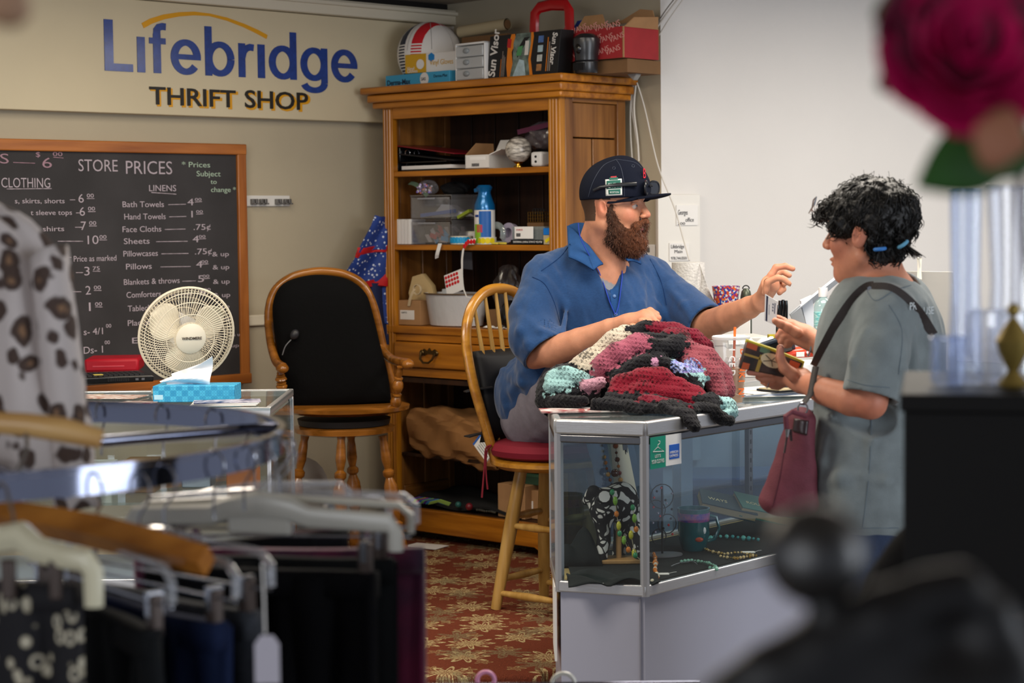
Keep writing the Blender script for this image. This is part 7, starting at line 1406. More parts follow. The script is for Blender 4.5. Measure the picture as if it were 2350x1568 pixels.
# keep the blanket above the counter top where it lies inside the counter outline
me=ob.data; n=len(me.vertices); co=np.zeros(n*3,np.float32); me.vertices.foreach_get('co',co); co=co.reshape(-1,3)
ins=np.ones(n,bool); ring_=inset(Q,-.012)
for i in range(5):
    a=ring_[i]; b=ring_[(i+1)%5]; ins&=((b.x-a.x)*(co[:,1]-a.y)-(b.y-a.y)*(co[:,0]-a.x))>0
low=ins&(co[:,2]<ZC+.002); co[low,2]=ZC+.002+.0001*(co[low,2]-ZC); me.vertices.foreach_set('co',co.ravel()); me.update()
# ------------------------------------------------------------------ on the counter
t=thing('magazine','magazine with red and black print under the blanket at the counter corner','magazine',onz(1340,943,ZC+.002),R(4)); B().box((0,.0,.002),(.24,.1,.004)).o('cover',mat('mag_print','#dcd9d6',.4,col2='#8a3238',vs=24,detail=6),t); text('SALE',.05,red,t,loc=(-.02,-.035,.0045),rot=(0,0,0),ext=.0002)
def onc(name,label,cat,px,py,rz=0,z=ZC+.002,group=None): return thing(name,label,cat,onz(px,py,z),rz,group)
t=onc('iced_coffee_cup','clear plastic iced coffee cup with orange straw, lettered in orange and white','cup',1678,925); D_=t.location.y; h=P(1678,777,D_).z-t.location.z; k=D_/4400; r=43*k
cupm=glass('cup_clear',(.95,.95,.95),base=.06,rough=.08,op=.06); cof=M_('iced_coffee','#b58a63',.3,coat=.5,var=.15,vs=30)
B().lathe([(r*.62,0),(r*.66,.003),(r*.78,h*.45),(r*.94,h*.93),(r*.97,h)],(0,0,0),36).o('cup_wall',cupm,t)
B().lathe([(0,.003),(r*.60,.003),(r*.75,h*.44),(r*.78,h*.55),(0,h*.55)],(0,0,0),30).o('coffee',cof,t); B().lathe([(r*.99,h-.002),(r*1.02,h),(r*1.02,h+.006),(r*.96,h+.008),(r*.9,h+.004),(.0,h+.005)],(0,0,0),36).o('lid',clr2,t)
B().cyl((.004,.0,.03),(.012,.004,h+.032),.0038,n=8).o('straw',M_('straw_orange','#e8651c',.4),t)
for k2 in range(5):
    a=k2*1.9; B().box((r*.3*math.cos(a),r*.3*math.sin(a),h*(.58+.05*(k2%2))),(.022,.022,.02),Matrix.Rotation(a,3,'Z')@Matrix.Rotation(.5,3,'X')).o('ice_cube',glass('ice',(.97,.97,.98),base=.08,rough=.1),t,bev=.003)
def cyltext(s,size,m,a0,z0,vert=True,sp=.86):
    for i,chh in enumerate(s):
        z=z0-i*size*sp; f=(z/h); rr=r*(.66+.32*f)+.001; an=R(a0); o=text(chh,size,m,t,ext=.0003,bold=.0006,name='cup_letter'); 
        o.rotation_euler=(0,0,0); X=Vector((0,0,-1)); N=Vector((math.sin(an),-math.cos(an),0)); Y=N.cross(X); o.matrix_local=Matrix(((X.x,Y.x,N.x,0),(X.y,Y.y,N.y,0),(X.z,Y.z,N.z,0),(0,0,0,1))); o.location=N*rr+Vector((0,0,z))
cyltext("DUNKIN'",.026,M_('duo','#e46a1f',.4),25,h*.86); cyltext('ICED',.023,M_('cup_white','#f0efee',.4),-12,h*.86)
t=onc('paper_pile','white papers and a black folder lying on the counter beside the cup','papers',1760,905,R(20))
for k in range(4): B().box((.0+.004*k,.01*k,.002+.003*k),(.26,.18,.002),Matrix.Rotation(R(9*k-12),3,'Z')).o('sheet',[m_paper,M_('paper_blue','#b9c7dd',.7),m_paper,m_paper][k],t)
B().box((.05,-.04,.016),(.16,.10,.006),Matrix.Rotation(R(12),3,'Z')).o('folder',black,t,bev=.001); B().box((.04,-.05,.021),(.14,.09,.003),Matrix.Rotation(R(14),3,'Z')).o('folder_page',bg,t)
t=onc('white_printer','white rounded card machine behind the wallet on the counter','machine',1850,895,R(15)); B().bb(-.07,.11,0,.16,0,.09).o('shell',wp,t,bev=.015); B().bb(-.05,.08,-.002,.0,.02,.045).o('slot',M_('grey_plastic','#8c8a86',.5),t,bev=.001); B().bb(-.05,.09,.03,.13,.09,.1).o('tray',M_('white_card2','#cfccc6',.6),t,bev=.004)
t=thing('stapler','bright orange-red rounded plastic gadget on the white machine','stapler',Vector(P(1832,815,5.62)).xy.to_3d()+Vector((0,0,ZC+.104)),R(10)); B().tube([(-.05,0,.012),(-.02,0,.022),(.03,0,.026),(.06,0,.02)],[.012,.016,.018,.01],10).o('body',M_('orange_red','#e0401c',.35,coat=.4),t); B().bb(-.012,.012,-.02,-.015,.012,.026).o('logo_plate',wht,t)
t=onc('paper_box','white box carrying the card machine parts behind the straw','box',1720,880,R(10)); t.location=onz(1720,880,ZC)+Vector((0,.18,0.002)); B().bb(-.16,.10,0,.2,0,.13).o('box',wht,t,bev=.003); B().bb(-.162,.102,-.002,.202,.105,.132).o('lid',M_('white_card2','#cfccc6',.6),t,bev=.003)
t=thing('tablet','dark slate tablet propped up behind the wallet','tablet',P(1775,805,5.6)); B().box((.02,.05,-.06),(.05,.02,.13),Matrix.Rotation(R(-25),3,'X')).o('prop',black,t); B().box((0,0,0),(.13,.012,.09),Matrix.Rotation(R(-18),3,'Y')@Matrix.Rotation(R(40),3,'X')).o('body',M_('slate_blue','#2a3440',.4),t,bev=.004); B().box(Matrix.Rotation(R(40),3,'X')@Vector((0,-.008,0)),(.11,.002,.07),Matrix.Rotation(R(-18),3,'Y')@Matrix.Rotation(R(40),3,'X')).o('screen',M_('screen_off','#0c0c0f',.1),t)
t=thing('plastic_wrap','crumpled clear wrap over the white box behind the straw','wrap',P(1722,780,5.75)); B().sheet(lambda u,v:(.14*(u-.5),.1*(v-.5),.02*math.sin(u*9+v*4)*math.sin(v*8)-.01),16,12,.001).o('film',clr2,t,smooth=20)
# markers held in a small bin
t=thing('marker_cup','narrow dark bin of black marker pens behind the bank card','pen holder',P(1785,790,5.9)); o_=Vector(t.location); B().bb(-.03,.035,-.02,.02,-.06,.03).o('bin',M_('yellow_case','#c9b92a',.5),t,bev=.002)
for k,(x,y) in enumerate(((1790,690),(1797,688),(1804,690),(1786,700))): B().tube([P(x,y,5.88)-o_,P(x,y+14,5.88)-o_,P(x-1,y+60,5.9)-o_,P(x-2,y+95,5.92)-o_],[.0045,.006,.0062,.005],10).o('marker_pen',blackg,t)
B().tube([P(1774,735,5.93)-o_,P(1776,700,5.95)-o_,P(1765,660,6.0)-o_],.003,6).o('thin_pen',black,t)
# confetti cup, flask, paper roll on a back desk
DK=6.62; dz=P(1700,815,DK).z
t=thing('back_desk','white desk behind the seated man carrying cups and paper towels','desk',(P(1760,800,6.75).x,6.75,ZP)); hh=P(1700,800,6.6).z-ZP; B().bb(-.33,.2,-.18,.2,hh-.03,hh).o('top',M_('white_shell','#e8e7e6',.35),t,bev=.004)
for a,b_ in ((-.3,-.15),(.17,-.15),(-.3,.17),(.17,.17)): B().bb(a-.02,a+.02,b_-.02,b_+.02,0,hh-.03).o('leg',wp,t)
zt2=ZP+hh+.002
def ondesk(name,label,cat,px,D,rz=0): return thing(name,label,cat,(P(px,700,D).x,D,zt2),rz)
t=ondesk('carton','white carton on the back desk under the confetti patterned cup','box',1668,6.6); h1=P(1668,708,6.6).z-zt2; B().bb(-.08,.075,-.05,.1,0,h1).o('carton',wht,t,bev=.003); B().bb(-.082,.077,-.052,.102,h1-.02,h1).o('lid',_M['white_card2'],t,bev=.002)
t=ondesk('party_cup','small cup covered in orange, blue and purple confetti pattern','cup',1666,6.6); t.location.z=zt2+h1+.002; k=6.6/4400; h=50*k
conf=mat('confetti','#e8e3e0',.5); n_,l_=nodes(conf); tc=n_.new('ShaderNodeTexCoord'); v=n_.new('ShaderNodeTexVoronoi'); v.inputs['Scale'].default_value=150; l_.new(tc.outputs['Object'],v.inputs['Vector']); hsv=n_.new('ShaderNodeValToRGB'); sx3=n_.new('ShaderNodeSeparateColor'); l_.new(v.outputs['Color'],sx3.inputs[0]); l_.new(sx3.outputs[0],hsv.inputs[0]); e=hsv.color_ramp; e.interpolation='CONSTANT'; e.elements[0].color=lin('#e4572a'); e.elements[1].position=.3; e.elements[1].color=lin('#ece6e4')
for p_,c__ in ((.5,'#2c4fb0'),(.68,'#b02f6a'),(.8,'#f07a2e'),(.9,'#5a3fa0')): q=e.elements.new(p_); q.color=lin(c__)
l_.new(hsv.outputs[0],n_['Principled BSDF'].inputs['Base Color'])
B().lathe([(24*k,0),(26*k,.003),(32*k,h*.97),(33*k,h),(31*k,h),(24*k,.006),(0,.006)],(0,0,0),32).o('cup',conf,t)
t=ondesk('metal_flask','olive green ribbed metal flask beside the confetti cup','flask',1712,6.58); h=P(1712,662,6.58).z-zt2; r=13*6.58/4400; olive=M_('olive_metal','#4d5245',.35,metal=.5)
B().lathe([(r,0),(r*1.05,.01),(r*1.05,h*.7),(r*.95,h*.74),(r*1.0,h*.76),(r*.95,h*.80),(r*1.0,h*.84),(r*.95,h*.88),(r*.8,h*.95),(r*.4,h)],(0,0,0),24).o('body',olive,t); B().tube([(r*.6*math.cos(a),0,h-.002+.012*math.sin(a)) for a in np.linspace(0,PI,8)],.002,6).o('bail',black,t)
t=ondesk('paper_towels','roll of embossed white paper towels with a loose hanging sheet','paper towel',1580,6.68); h=P(1580,602,6.68).z-zt2; r=38*6.68/4400; twl=mat('towel','#dad7d2',.9,bump=.9,bs=120,var=.05,vs=60)
B().lathe([(r*.25,0),(r,0),(r,h),(r*.25,h),(r*.25,0)],(0,0,0),40).o('roll',twl,t); B().sheet(lambda u,v:(r*.6+.11*u*(.25+v)+.005*math.sin(v*9),-r*.75-.015*math.sin(u*4+v*6)-.02*u,h*(1-v)-.002*u-.10*u*(1-v)),14,14,.001).o('loose_sheet',twl,t,smooth=180)
# white angled stand, sanitizer, scissors, pens
t=thing('document_stand','white slanted plastic stand beside the sanitizer bottle','stand',P(1862,800,5.95)); o_=Vector(t.location)
v=[P(1812,722,5.9)-o_,P(1925,632,5.9)-o_,P(1928,642,6.05)-o_,P(1818,735,6.05)-o_]
def quadslab(v,th,m,nm,par):
    n=(v[1]-v[0]).cross(v[3]-v[0]).normalized(); b=B(); b.v=[tuple(p+n*th/2) for p in v]+[tuple(p-n*th/2) for p in v]; b.f=[(0,1,2,3),(7,6,5,4),(0,4,5,1),(1,5,6,2),(2,6,7,3),(3,7,4,0)]; return b.o(nm,m,par,bev=.001)
wb2=M_('stand_white','#d6dbe3',.35); quadslab(v,.008,wb2,'panel',t); quadslab([P(1836,690,5.93)-o_,P(1862,678,5.93)-o_,P(1878,800,5.95)-o_,P(1862,800,5.95)-o_],.02,wb2,'support',t); quadslab([P(1805,810,5.9)-o_,P(1890,810,5.9)-o_,P(1890,790,6.02)-o_,P(1805,790,6.02)-o_],.01,wb2,'foot',t); quadslab([P(1812,722,5.9)-o_,P(1836,700,5.9)-o_,P(1862,790,5.95)-o_,P(1850,795,5.95)-o_],.004,M_('stand_grey','#a9adb3',.4),'rear_leg',t)
D_=5.75; t=thing('sanitizer_bottle','clear hand sanitizer bottle with teal label and white cap','bottle',P(1889,800,D_)); k=D_/4400; r=21*k; h=(800-660)*k
B().lathe([(r*.95,0),(r,.004),(r,h*.68),(r*.85,h*.78),(r*.45,h*.83),(r*.42,h*.86)],(0,0,0),28).o('bottle',glass('bottle_clear',(.8,.93,.93),base=.08,rough=.05,op=.08),t); B().lathe([(r*.5,h*.85),(r*.52,h*.86),(r*.5,h),(0,h)],(0,0,0),20).o('cap',wp,t)
B().lathe([(r*1.01,h*.1),(r*1.01,h*.60)],(0,0,0),28).o('label',mat('label_teal','#5fb3b6',.5,col2='#b9dedd',vs=70,stretch=(1,1,4)),t); B().lathe([(r*1.015,h*.14),(r*1.015,h*.38)],(0,0,0),28).o('fine_print',mat('label_fine','#d5ecea',.5,col2='#4f8f95',vs=160,stretch=(1,1,5)),t)
t=thing('pen_pot','dark pot of pens and blue handled scissors beside the woman','pen pot',P(1955,820,5.75)); o_=Vector(t.location); B().lathe([(.035,-.03),(.04,-.03),(.042,.07),(.038,.07),(.034,-.02),(0,-.02)],(0,0,0),24).o('pot',black,t); B().lathe([(.0405,.02),(.0415,.05)],(0,0,0),24).o('band',M_('band_grey','#5b5d63',.4),t)
B().tube([P(1908,678,5.72)-o_,P(1914,690,5.72)-o_,P(1950,755,5.75)-o_],[.006,.004,.003],8).o('pen',black,t); B().tube([P(1968,648,5.74)-o_,P(1962,690,5.74)-o_,P(1955,760,5.75)-o_],.006,8).o('red_pen',red,t); B().tube([P(1960,648,5.76)-o_,P(1958,700,5.76)-o_],.007,8).o('grey_pen',M_('grey_plastic','#8c8a86',.5),t)
t=thing('scissors','pair of scissors with round blue plastic handles','scissors',P(1940,690,5.7)); o_=Vector(t.location); bs3=M_('scissor_blue','#1f6fd0',.3,coat=.4); k=5.7/4400
B().tube([P(1938+14*math.cos(a),671+15*math.sin(a),5.7)-o_ for a in np.linspace(0,2*PI,18)[:-1]],.0045,8,closed=True).o('finger_ring',bs3,t); B().tube([P(1958+10*math.cos(a),668+13*math.sin(a),5.72)-o_ for a in np.linspace(0,2*PI,18)[:-1]],.0045,8,closed=True).o('finger_ring',bs3,t); B().tube([P(1945,686,5.7)-o_,P(1950,700,5.71)-o_,P(1953,712,5.72)-o_],.006,8).o('handle_neck',bs3,t); B().tube([P(1953,712,5.72)-o_,P(1956,770,5.74)-o_],[.005,.002],6,flat=.4).o('blade',sil,t)
t=thing('metal_sign_holder','brushed metal plate on a stand with a clothespin clipped on top','sign holder',(P(2130,860,5.9).x,5.9,ZC+.002)); o_=Vector(t.location)
v=[P(2075,622,5.92)-o_,P(2188,624,5.9)-o_,P(2196,855,5.88)-o_,P(2080,850,5.9)-o_]; quadslab(v,.004,mat('plate_metal','#b3aea6',.45,metal=.6,bump=.05,bs=20,stretch=(1,1,40)),'plate',t)
for x in (2100,2170): B().tube([P(x,850,5.88)-o_,P(x,868,5.88)-o_,P(x,872,5.80)-o_+Vector((0,0,-.0))],.004,6).o('stand_foot',sil,t)
for dx in (-4,4): B().tube([P(2110+dx*.6,592,5.88+dx*.003)-o_,P(2110+dx*.3,618,5.88)-o_,P(2110+dx*.6,642,5.87)-o_],.0045,4).o('clothespin_leg',M_('peg_white','#dcd8cc',.6),t)
# chair and bin added behind the counter, standing in for reflections in its glass
t=thing('reflection_chair','navy office chair seen through the glass counter behind the deck','chair',(1.35,7.25,ZP)); nv=M_('navy_vinyl','#141c33',.4)
B().box((0,-.02,.50),(.48,.46,.09)).o('seat',nv,t,bev=.03); B().box((.0,.24,.62),(.42,.07,.24)).o('backrest',nv,t,bev=.03)
for x in (-.28,.28): B().box((x,-.03,.60),(.07,.34,.05)).o('armrest',nv,t,bev=.02); B().cyl((x,.05,.5),(x*1.0,.05,.58),.018).o('arm_post',nv,t)
B().cyl((0,0,.08),(0,0,.46),.03).o('column',black,t)
for k in range(5): a=k*2*PI/5; B().tube([(0,0,.09),(.26*math.cos(a),.26*math.sin(a),.05)],[.022,.014],8).o('base_arm',black,t); B().ball((.26*math.cos(a),.26*math.sin(a),.028),.027,10).o('caster',black,t)
t=thing('reflection_bin','blue plastic storage bin beside the navy office chair','bin',(.82,6.77,ZP)); bn=M_('bin_blue','#1f4f86',.4); B().bb(-.2,.2,-.14,.14,0,.36).o('tub',bn,t,bev=.01); B().bb(-.215,.215,-.155,.155,.36,.39).o('lid',bn,t,bev=.006)
# ================================================================== foreground: round clothes rack
RC=Vector((-.8,2.66,0)); RR=.475; RZ=1.25
chrome=mat('rack_chrome','#84889a',.1,metal=1)
t=thing('clothes_rack','round chrome clothes rack in the foreground hung with trousers on hangers','clothes rack',RC)
def ringp(r,z,n=72): return [(r*math.cos(2*PI*k/n),r*math.sin(2*PI*k/n),z) for k in range(n)]
def hoop(r,z,hw,th,m,nm):
    b=B(); n=96; pr=((th,-hw),(th,hw),(-th,hw),(-th,-hw)); b.v=[((r+a)*math.cos(2*PI*k/n),(r+a)*math.sin(2*PI*k/n),z+c) for k in range(n) for a,c in pr]; b.f=[(4*k+i,4*k+(i+1)%4,4*((k+1)%n)+(i+1)%4,4*((k+1)%n)+i) for k in range(n) for i in range(4)]; return b.o(nm,m,t)
hoop(RR,RZ-.012,.014,.002,chrome,'hang_ring'); hoop(RR-.0,RZ+.006,.003,.005,chrome,'ring_lip')
for k in range(4): a=k*PI/2+.6; B().cyl((0,0,RZ-.02),(RR*math.cos(a),RR*math.sin(a),RZ-.02),.009,n=10).o('spoke',chrome,t)
B().cyl((0,0,0.03),(0,0,RZ+.34),.016).o('post',chrome,t)
for k in range(4): a=k*PI/2+.6; B().tube([(0,0,.04),(.42*math.cos(a),.42*math.sin(a),.03),(.46*math.cos(a),.46*math.sin(a),.0)],.014,8).o('foot',chrome,t)
hc=mat('hanger_white','#c6c4ba',.35,coat=.3); hcm=mat('hanger_cream','#d3cdb0',.35,coat=.3); hcl=glass('hanger_clear',(.86,.88,.92),base=.14,rough=.08,op=.18); hw_=wood('hanger_wood','#b9772a','#95591a',.35); hmt=mat('hanger_steel','#a9abb2',.2,metal=1)
def local(th,r0=RR,z=RZ):                  # frame of a hanger at ring angle th: x runs outwards along the radius
    m=Matrix.Translation(RC+Vector((r0*math.cos(th),r0*math.sin(th),z)))@Matrix.Rotation(th,4,'Z'); return m
def hook(m,t,r=.022,drop=.05): 
    B().tube([(.004+.0*a-r*math.cos(a)*.0+r*math.sin(a)*.9,0,.006+r*math.cos(a)-.018) for a in np.linspace(-1.9,2.3,12)]+[(0,0,-.045),(0,0,-drop-.03)],.0018,6).o('hook',m,t)
def pant_hanger(th,label,m,style,w=.19,garment=None,g_label='',gm=None,glen=.8,gname='trousers',gw=.165,dz=0,tw=0):
    q=local(th); t=thing('hanger',label,'hanger',q.to_translation()+Vector((0,0,dz)),th+tw); hook(hmt,t)
    if style=='bar':
        b=B(); pts=[(-w,0,-.125),(-w,0,-.10),(-w+.008,0,-.088),(-.07,0,-.084),(-.045,0,-.075),(0,0,-.068),(.045,0,-.075),(.07,0,-.084),(w-.008,0,-.088),(w,0,-.10),(w,0,-.125)]; b.tube(pts,[.007,.007,.009,.010,.011,.013,.011,.010,.009,.007,.007],8,flat=1.5); b.o('bar',m,t); B().bb(-.045,.045,-.006,.006,-.108,-.075).o('hub',m,t,bev=.004)
    elif style=='wire':
        pts=[(-w,0,-.12),(-w,0,-.095),(-w+.015,0,-.082),(0,0,-.072),(w-.015,0,-.082),(w,0,-.095),(w,0,-.12)]; B().tube(pts,.0055,8).o('bar',m,t); B().tube([(-w,0,-.125),(w,0,-.125)],.0018,6).o('lower_bar',hmt,t)
    elif style=='wood':
        pts=[(-w-.03,0,-.15),(-w*.6,0,-.105),(-.03,0,-.068),(0,0,-.06),(.03,0,-.068),(w*.6,0,-.105),(w+.03,0,-.15)]; B().tube(pts,[.008,.010,.011,.012,.011,.010,.008],10,flat=1.5).o('shoulder_bar',m,t)
    for s in (-1,1):
        x=s*w*.78; B().bb(x-.009,x+.009,-.008,.008,-.165,-.115).o('clip',M_('clip_bronze','#4a3f3a',.35,metal=.4),t,bev=.003); B().bb(x-.004,x+.004,-.010,.010,-.14,-.112).o('clip_spring',hmt,t)
    if garment is not None:
        g=thing(gname,g_label,garment,q.to_translation()+Vector((0,0,dz-.16)),th+tw); rd=random.Random(int(th*100)+7); ph=rd.random()*6
        for leg in ((-1,1) if gname=='trousers' else (0,)):
            def fn(u,v,leg=leg):
                x=gw*(2*u-1) if leg==0 else (gw*(leg*.5+ (u-.5)*1.02)); a=2*PI*u; f=1+(.12*v if leg==0 else -.05*v); return (x*f+leg*.01*v, .012*math.sin(u*22+ph)*(.3+v)+.010*math.sin(u*9+v*5+ph)+leg*.004, -glen*v)
            B().sheet(fn,36,14,.012).o('leg' if leg else 'skirt_panel',gm,g,smooth=180)
        B().sheet(lambda u,v:(gw*1.0*(2*u-1),.006*math.sin(u*8+ph)+.007,.006-.034*v),20,2,.022).o('waistband',gm,g,smooth=180)
    return t
blk=M_('trouser_black','#0e0e11',.85,bump=.3,bs=120,spec=.1); dkg=M_('trouser_charcoal','#1a1c1e',.85,bump=.3,bs=90,spec=.1); nvy=M_('trouser_navy','#17213d',.85,bump=.3,bs=120,spec=.1); kn=mat('knit_grey','#30343c',.9,var=.5,vs=90,stretch=(1,1,3),bump=.4,bs=80); pur=mat('velvet_purple','#2c1030',.8,col2='#73143f',vs=7,bump=.5,bs=60,sheen=.3); sg_=M_('sage','#6f7d73',.9)
def chainm():
    m=mat('chain_print','#141318',.8); n,l=nodes(m); b=n['Principled BSDF']; tc=n.new('ShaderNodeTexCoord'); v=n.new('ShaderNodeTexVoronoi'); v.inputs['Scale'].default_value=62; v.inputs['Randomness'].default_value=.7; v.voronoi_dimensions='3D'; mp=n.new('ShaderNodeMapping'); mp.inputs['Scale'].default_value=(1,.1,.75); l.new(tc.outputs['Object'],mp.inputs[0]); l.new(mp.outputs[0],v.inputs['Vector'])
    r=n.new('ShaderNodeValToRGB'); l.new(v.outputs['Distance'],r.inputs[0]); e=r.color_ramp.elements; e[0].position=.22;e[0].color=lin('#141318');e[1].position=.27;e[1].color=lin('#c9c2ae');q=e.new(.40);q.color=lin('#a8a08a');q=e.new(.44);q.color=lin('#141318'); l.new(r.outputs[0],b.inputs['Base Color']); return m
def leom():
    m=mat('leopard_print','#c9c0bd',.85); n,l=nodes(m); b=n['Principled BSDF']; tc=n.new('ShaderNodeTexCoord'); ns=n.new('ShaderNodeTexNoise'); ns.inputs['Scale'].default_value=24; l.new(tc.outputs['Object'],ns.inputs['Vector']); mx=n.new('ShaderNodeMixRGB'); mx.blend_type='ADD'; mx.inputs[0].default_value=.03; l.new(tc.outputs['Object'],mx.inputs[1]); l.new(ns.outputs['Color'],mx.inputs[2])
    v=n.new('ShaderNodeTexVoronoi'); v.inputs['Scale'].default_value=27; l.new(mx.outputs[0],v.inputs['Vector']); r=n.new('ShaderNodeValToRGB'); l.new(v.outputs['Distance'],r.inputs[0]); e=r.color_ramp.elements; e[0].position=.12;e[0].color=lin('#8a6a50');e[1].position=.2;e[1].color=lin('#4c3c34');q=e.new(.42);q.color=lin('#4a3b35');q=e.new(.50);q.color=lin('#c9c0bd')
    l.new(r.outputs[0],b.inputs['Base Color']); return m
chm=chainm(); leo=leom()
G=[(-.05,'translucent trouser hanger at the far right of the rack holding purple velvet trousers',hcl,'wire','trousers','purple and magenta velvet trousers at the right edge of the rack',pur,'trousers',.20,.0,.02),
(-.13,'white trouser hanger just behind the black trousers',hc,'wire','trousers','dark slim trousers behind the widest black pair',dkg,'trousers',.165,-.005,.02),
(-.25,'thick white plastic trouser hanger in the middle of the rack',hc,'bar','trousers','wide plain black trousers hanging in the middle of the rack',blk,'trousers',.165,-.01,0),
(-.69,'clear hanger whose end sits above the grey knit trousers',hcl,'wire','trousers','grey knit trousers with vertical texture near the price tag',kn,'trousers',.16,-.01,0),
(-.77,'clear hanger with steel clips holding the navy trousers',hcl,'wire','trousers','dark navy trousers hanging left of the grey knit pair',nvy,'trousers',.16,-.015,0),
(-.90,'clear hanger above the charcoal trousers',hcl,'wire','trousers','charcoal trousers hanging left of the navy pair',dkg,'trousers',.165,-.01,0)]
for th,lb,m,stl,gc,gl,gm_,gn,gw,dz_,tw in G: pant_hanger(th,lb,m,stl,garment=gc,g_label=gl,gm=gm_,gname=gn,gw=gw,dz=dz_,tw=tw,glen=.62)
for th,lb in ((.25,'translucent hanger on the far side of the ring, right one'),(.55,'translucent hanger on the far side of the ring near the tissue box')):
    pant_hanger(th,lb,hcl,'wire',w=.16,garment='trousers',g_label='black trousers on the far side of the ring, '+('right pair' if th<.4 else 'left pair'),gm=blk,gname='trousers',gw=.15,glen=.5,dz=-.03)
th_=thing('hanger','honey coloured wooden hanger sticking out above the navy trousers','hanger',P(240,1225,2.25)); o_=Vector(th_.location); B().tube([P(-70,1172,2.36)-o_,P(20,1182,2.33)-o_,P(120,1200,2.30)-o_,P(240,1225,2.25)-o_,P(360,1256,2.2)-o_,P(474,1288,2.15)-o_],[.012,.014,.015,.016,.015,.0135],4,flat=1.35).o('shoulder_bar',hw_,th_); B().tube([P(30,1182,2.33)-o_,P(30,1130,2.33)-o_,P(45,1080,2.30)-o_,P(62,1075,2.27)-o_],.002,6).o('hook',hmt,th_)
for k,th in enumerate((.8,1.05,1.3,1.6,-.35,-.5,-1.4)):
    q=local(th); tag(B().tube([(.018*math.sin(a),0,.02*math.cos(a)-.012) for a in np.linspace(-1.9,2.3,12)]+[(0,0,-.045),(0,0,-.08)],.0018,6).o('hanger_hook',hmt,loc=q.to_translation(),rot=(0,0,th)),['steel hook on the far rim behind the blouse','second steel hook along the far rim','steel hook on the far rim nearest the flyers','steel hook at the far side of the ring left of the flyers','steel hook hanging on the near rim right of the white hangers','steel hook on the near rim between wooden and white hangers','steel hook at the left of the near rim'][k],'hook','loose hooks on the ring')
th_=thing('hanger','thick cream plastic trouser hanger at the lower left corner','hanger',P(60,1265,2.08)); o_=Vector(th_.location)
B().tube([P(-170,1275,2.16)-o_,P(-60,1262,2.13)-o_,P(0,1240,2.11)-o_,P(50,1232,2.1)-o_,P(85,1262,2.09)-o_,P(150,1280,2.07)-o_,P(198,1288,2.06)-o_,P(214,1312,2.06)-o_,P(216,1392,2.06)-o_],[.012,.013,.015,.016,.014,.0125,.012,.011,.010],8,flat=1.1).o('bar',hcm,th_)
B().tube([P(35,1235,2.1)-o_,P(30,1180,2.12)-o_,P(14,1120,2.15)-o_,P(2,1108,2.17)-o_,P(-8,1125,2.18)-o_],.002,6).o('hook',hmt,th_)
for x in (20,130): B().box(P(x,1330,2.07)-o_,(.016,.012,.045)).o('clip',M_('clip_bronze','#4a3f3a',.35,metal=.4),th_,bev=.003)
g=thing('skirt','black skirt with cream chain print at the lower left corner','skirt',P(40,1345,2.10),-.3)
B().sheet(lambda u,v:((.078+.012*v)*(2*u-1),.012*math.sin(u*20)*(.3+v)+.008*math.sin(u*9+v*5),-.55*v),36,14,.01).o('skirt_panel',chm,g,smooth=180)
B().sheet(lambda u,v:(.079*(2*u-1),.004,.006-.03*v),20,2,.02).o('waistband',chm,g,smooth=180)
# price tag on a string
tt=thing('price_tag','blurred white price tag on a long string below the hangers','tag',P(610,1300,2.12)); o_=Vector(tt.location); B().tube([P(602,1295,2.12)-o_,P(606,1380,2.12)-o_,P(608,1455,2.12)-o_],.0012,5).o('string',wht,tt); B().prism([(-.014,0),(.014,0),(.014,.045),(.007,.055),(-.007,.055),(-.014,.045)],0,.001,'y').o('card',M_('tag_card','#b6b2bd',.6),tt,loc=P(614,1570,2.12)-o_,rot=(0,0,0))
# leopard blouse on a wooden hanger on top of the post
tb=thing('leopard_blouse','white blouse with brown leopard spots hanging over the rack at left','blouse',(RC.x,RC.y,RZ)); o_=Vector(tb.location)
sil_=[(0,1.60),(.06,1.585),(.125,1.555),(.160,1.52),(.170,1.46),(.178,1.40),(.195,1.33),(.215,1.27),(.22,1.20)]
def blf(u,v):
    k=v*(len(sil_)-1); i=min(int(k),len(sil_)-2); f=k-i; w=sil_[i][0]*(1-f)+sil_[i+1][0]*f; z=sil_[i][1]*(1-f)+sil_[i+1][1]*f; a=2*PI*u; dp=.035+.06*v; return (w*math.cos(a)*(1+.03*math.sin(a*6+v*4)),dp*math.sin(a)*(1+.25*math.sin(a*9+v*3))*min(1,w*20),z-RZ+.006*math.sin(a*5))
B().sheet(blf,72,26,.002).o('body_panel',leo,tb,smooth=180)
B().sheet(lambda u,v:(.165+.03*v+(.045+.012*v)*math.cos(2*PI*u)*.5,-.02+.045*math.sin(2*PI*u),.26-.36*v+.01*math.sin(u*9)),26,12,.002).o('sleeve',leo,tb,smooth=180)
th_=thing('hanger','pale wooden hanger lying in front of the leopard blouse','hanger',P(100,985,2.32)); o_=Vector(th_.location); B().tube([P(-40,968,2.32)-o_,P(60,975,2.32)-o_,P(150,988,2.32)-o_,P(232,1008,2.32)-o_],[.011,.012,.013,.010],10,flat=1.2).o('shoulder_bar',wood('pale_hanger','#cda468','#b5874c',.4),th_); B().tube([P(60,975,2.32)-o_,P(62,1030,2.3)-o_,P(40,1085,2.27)-o_],.003,6).o('hook',hmt,th_)
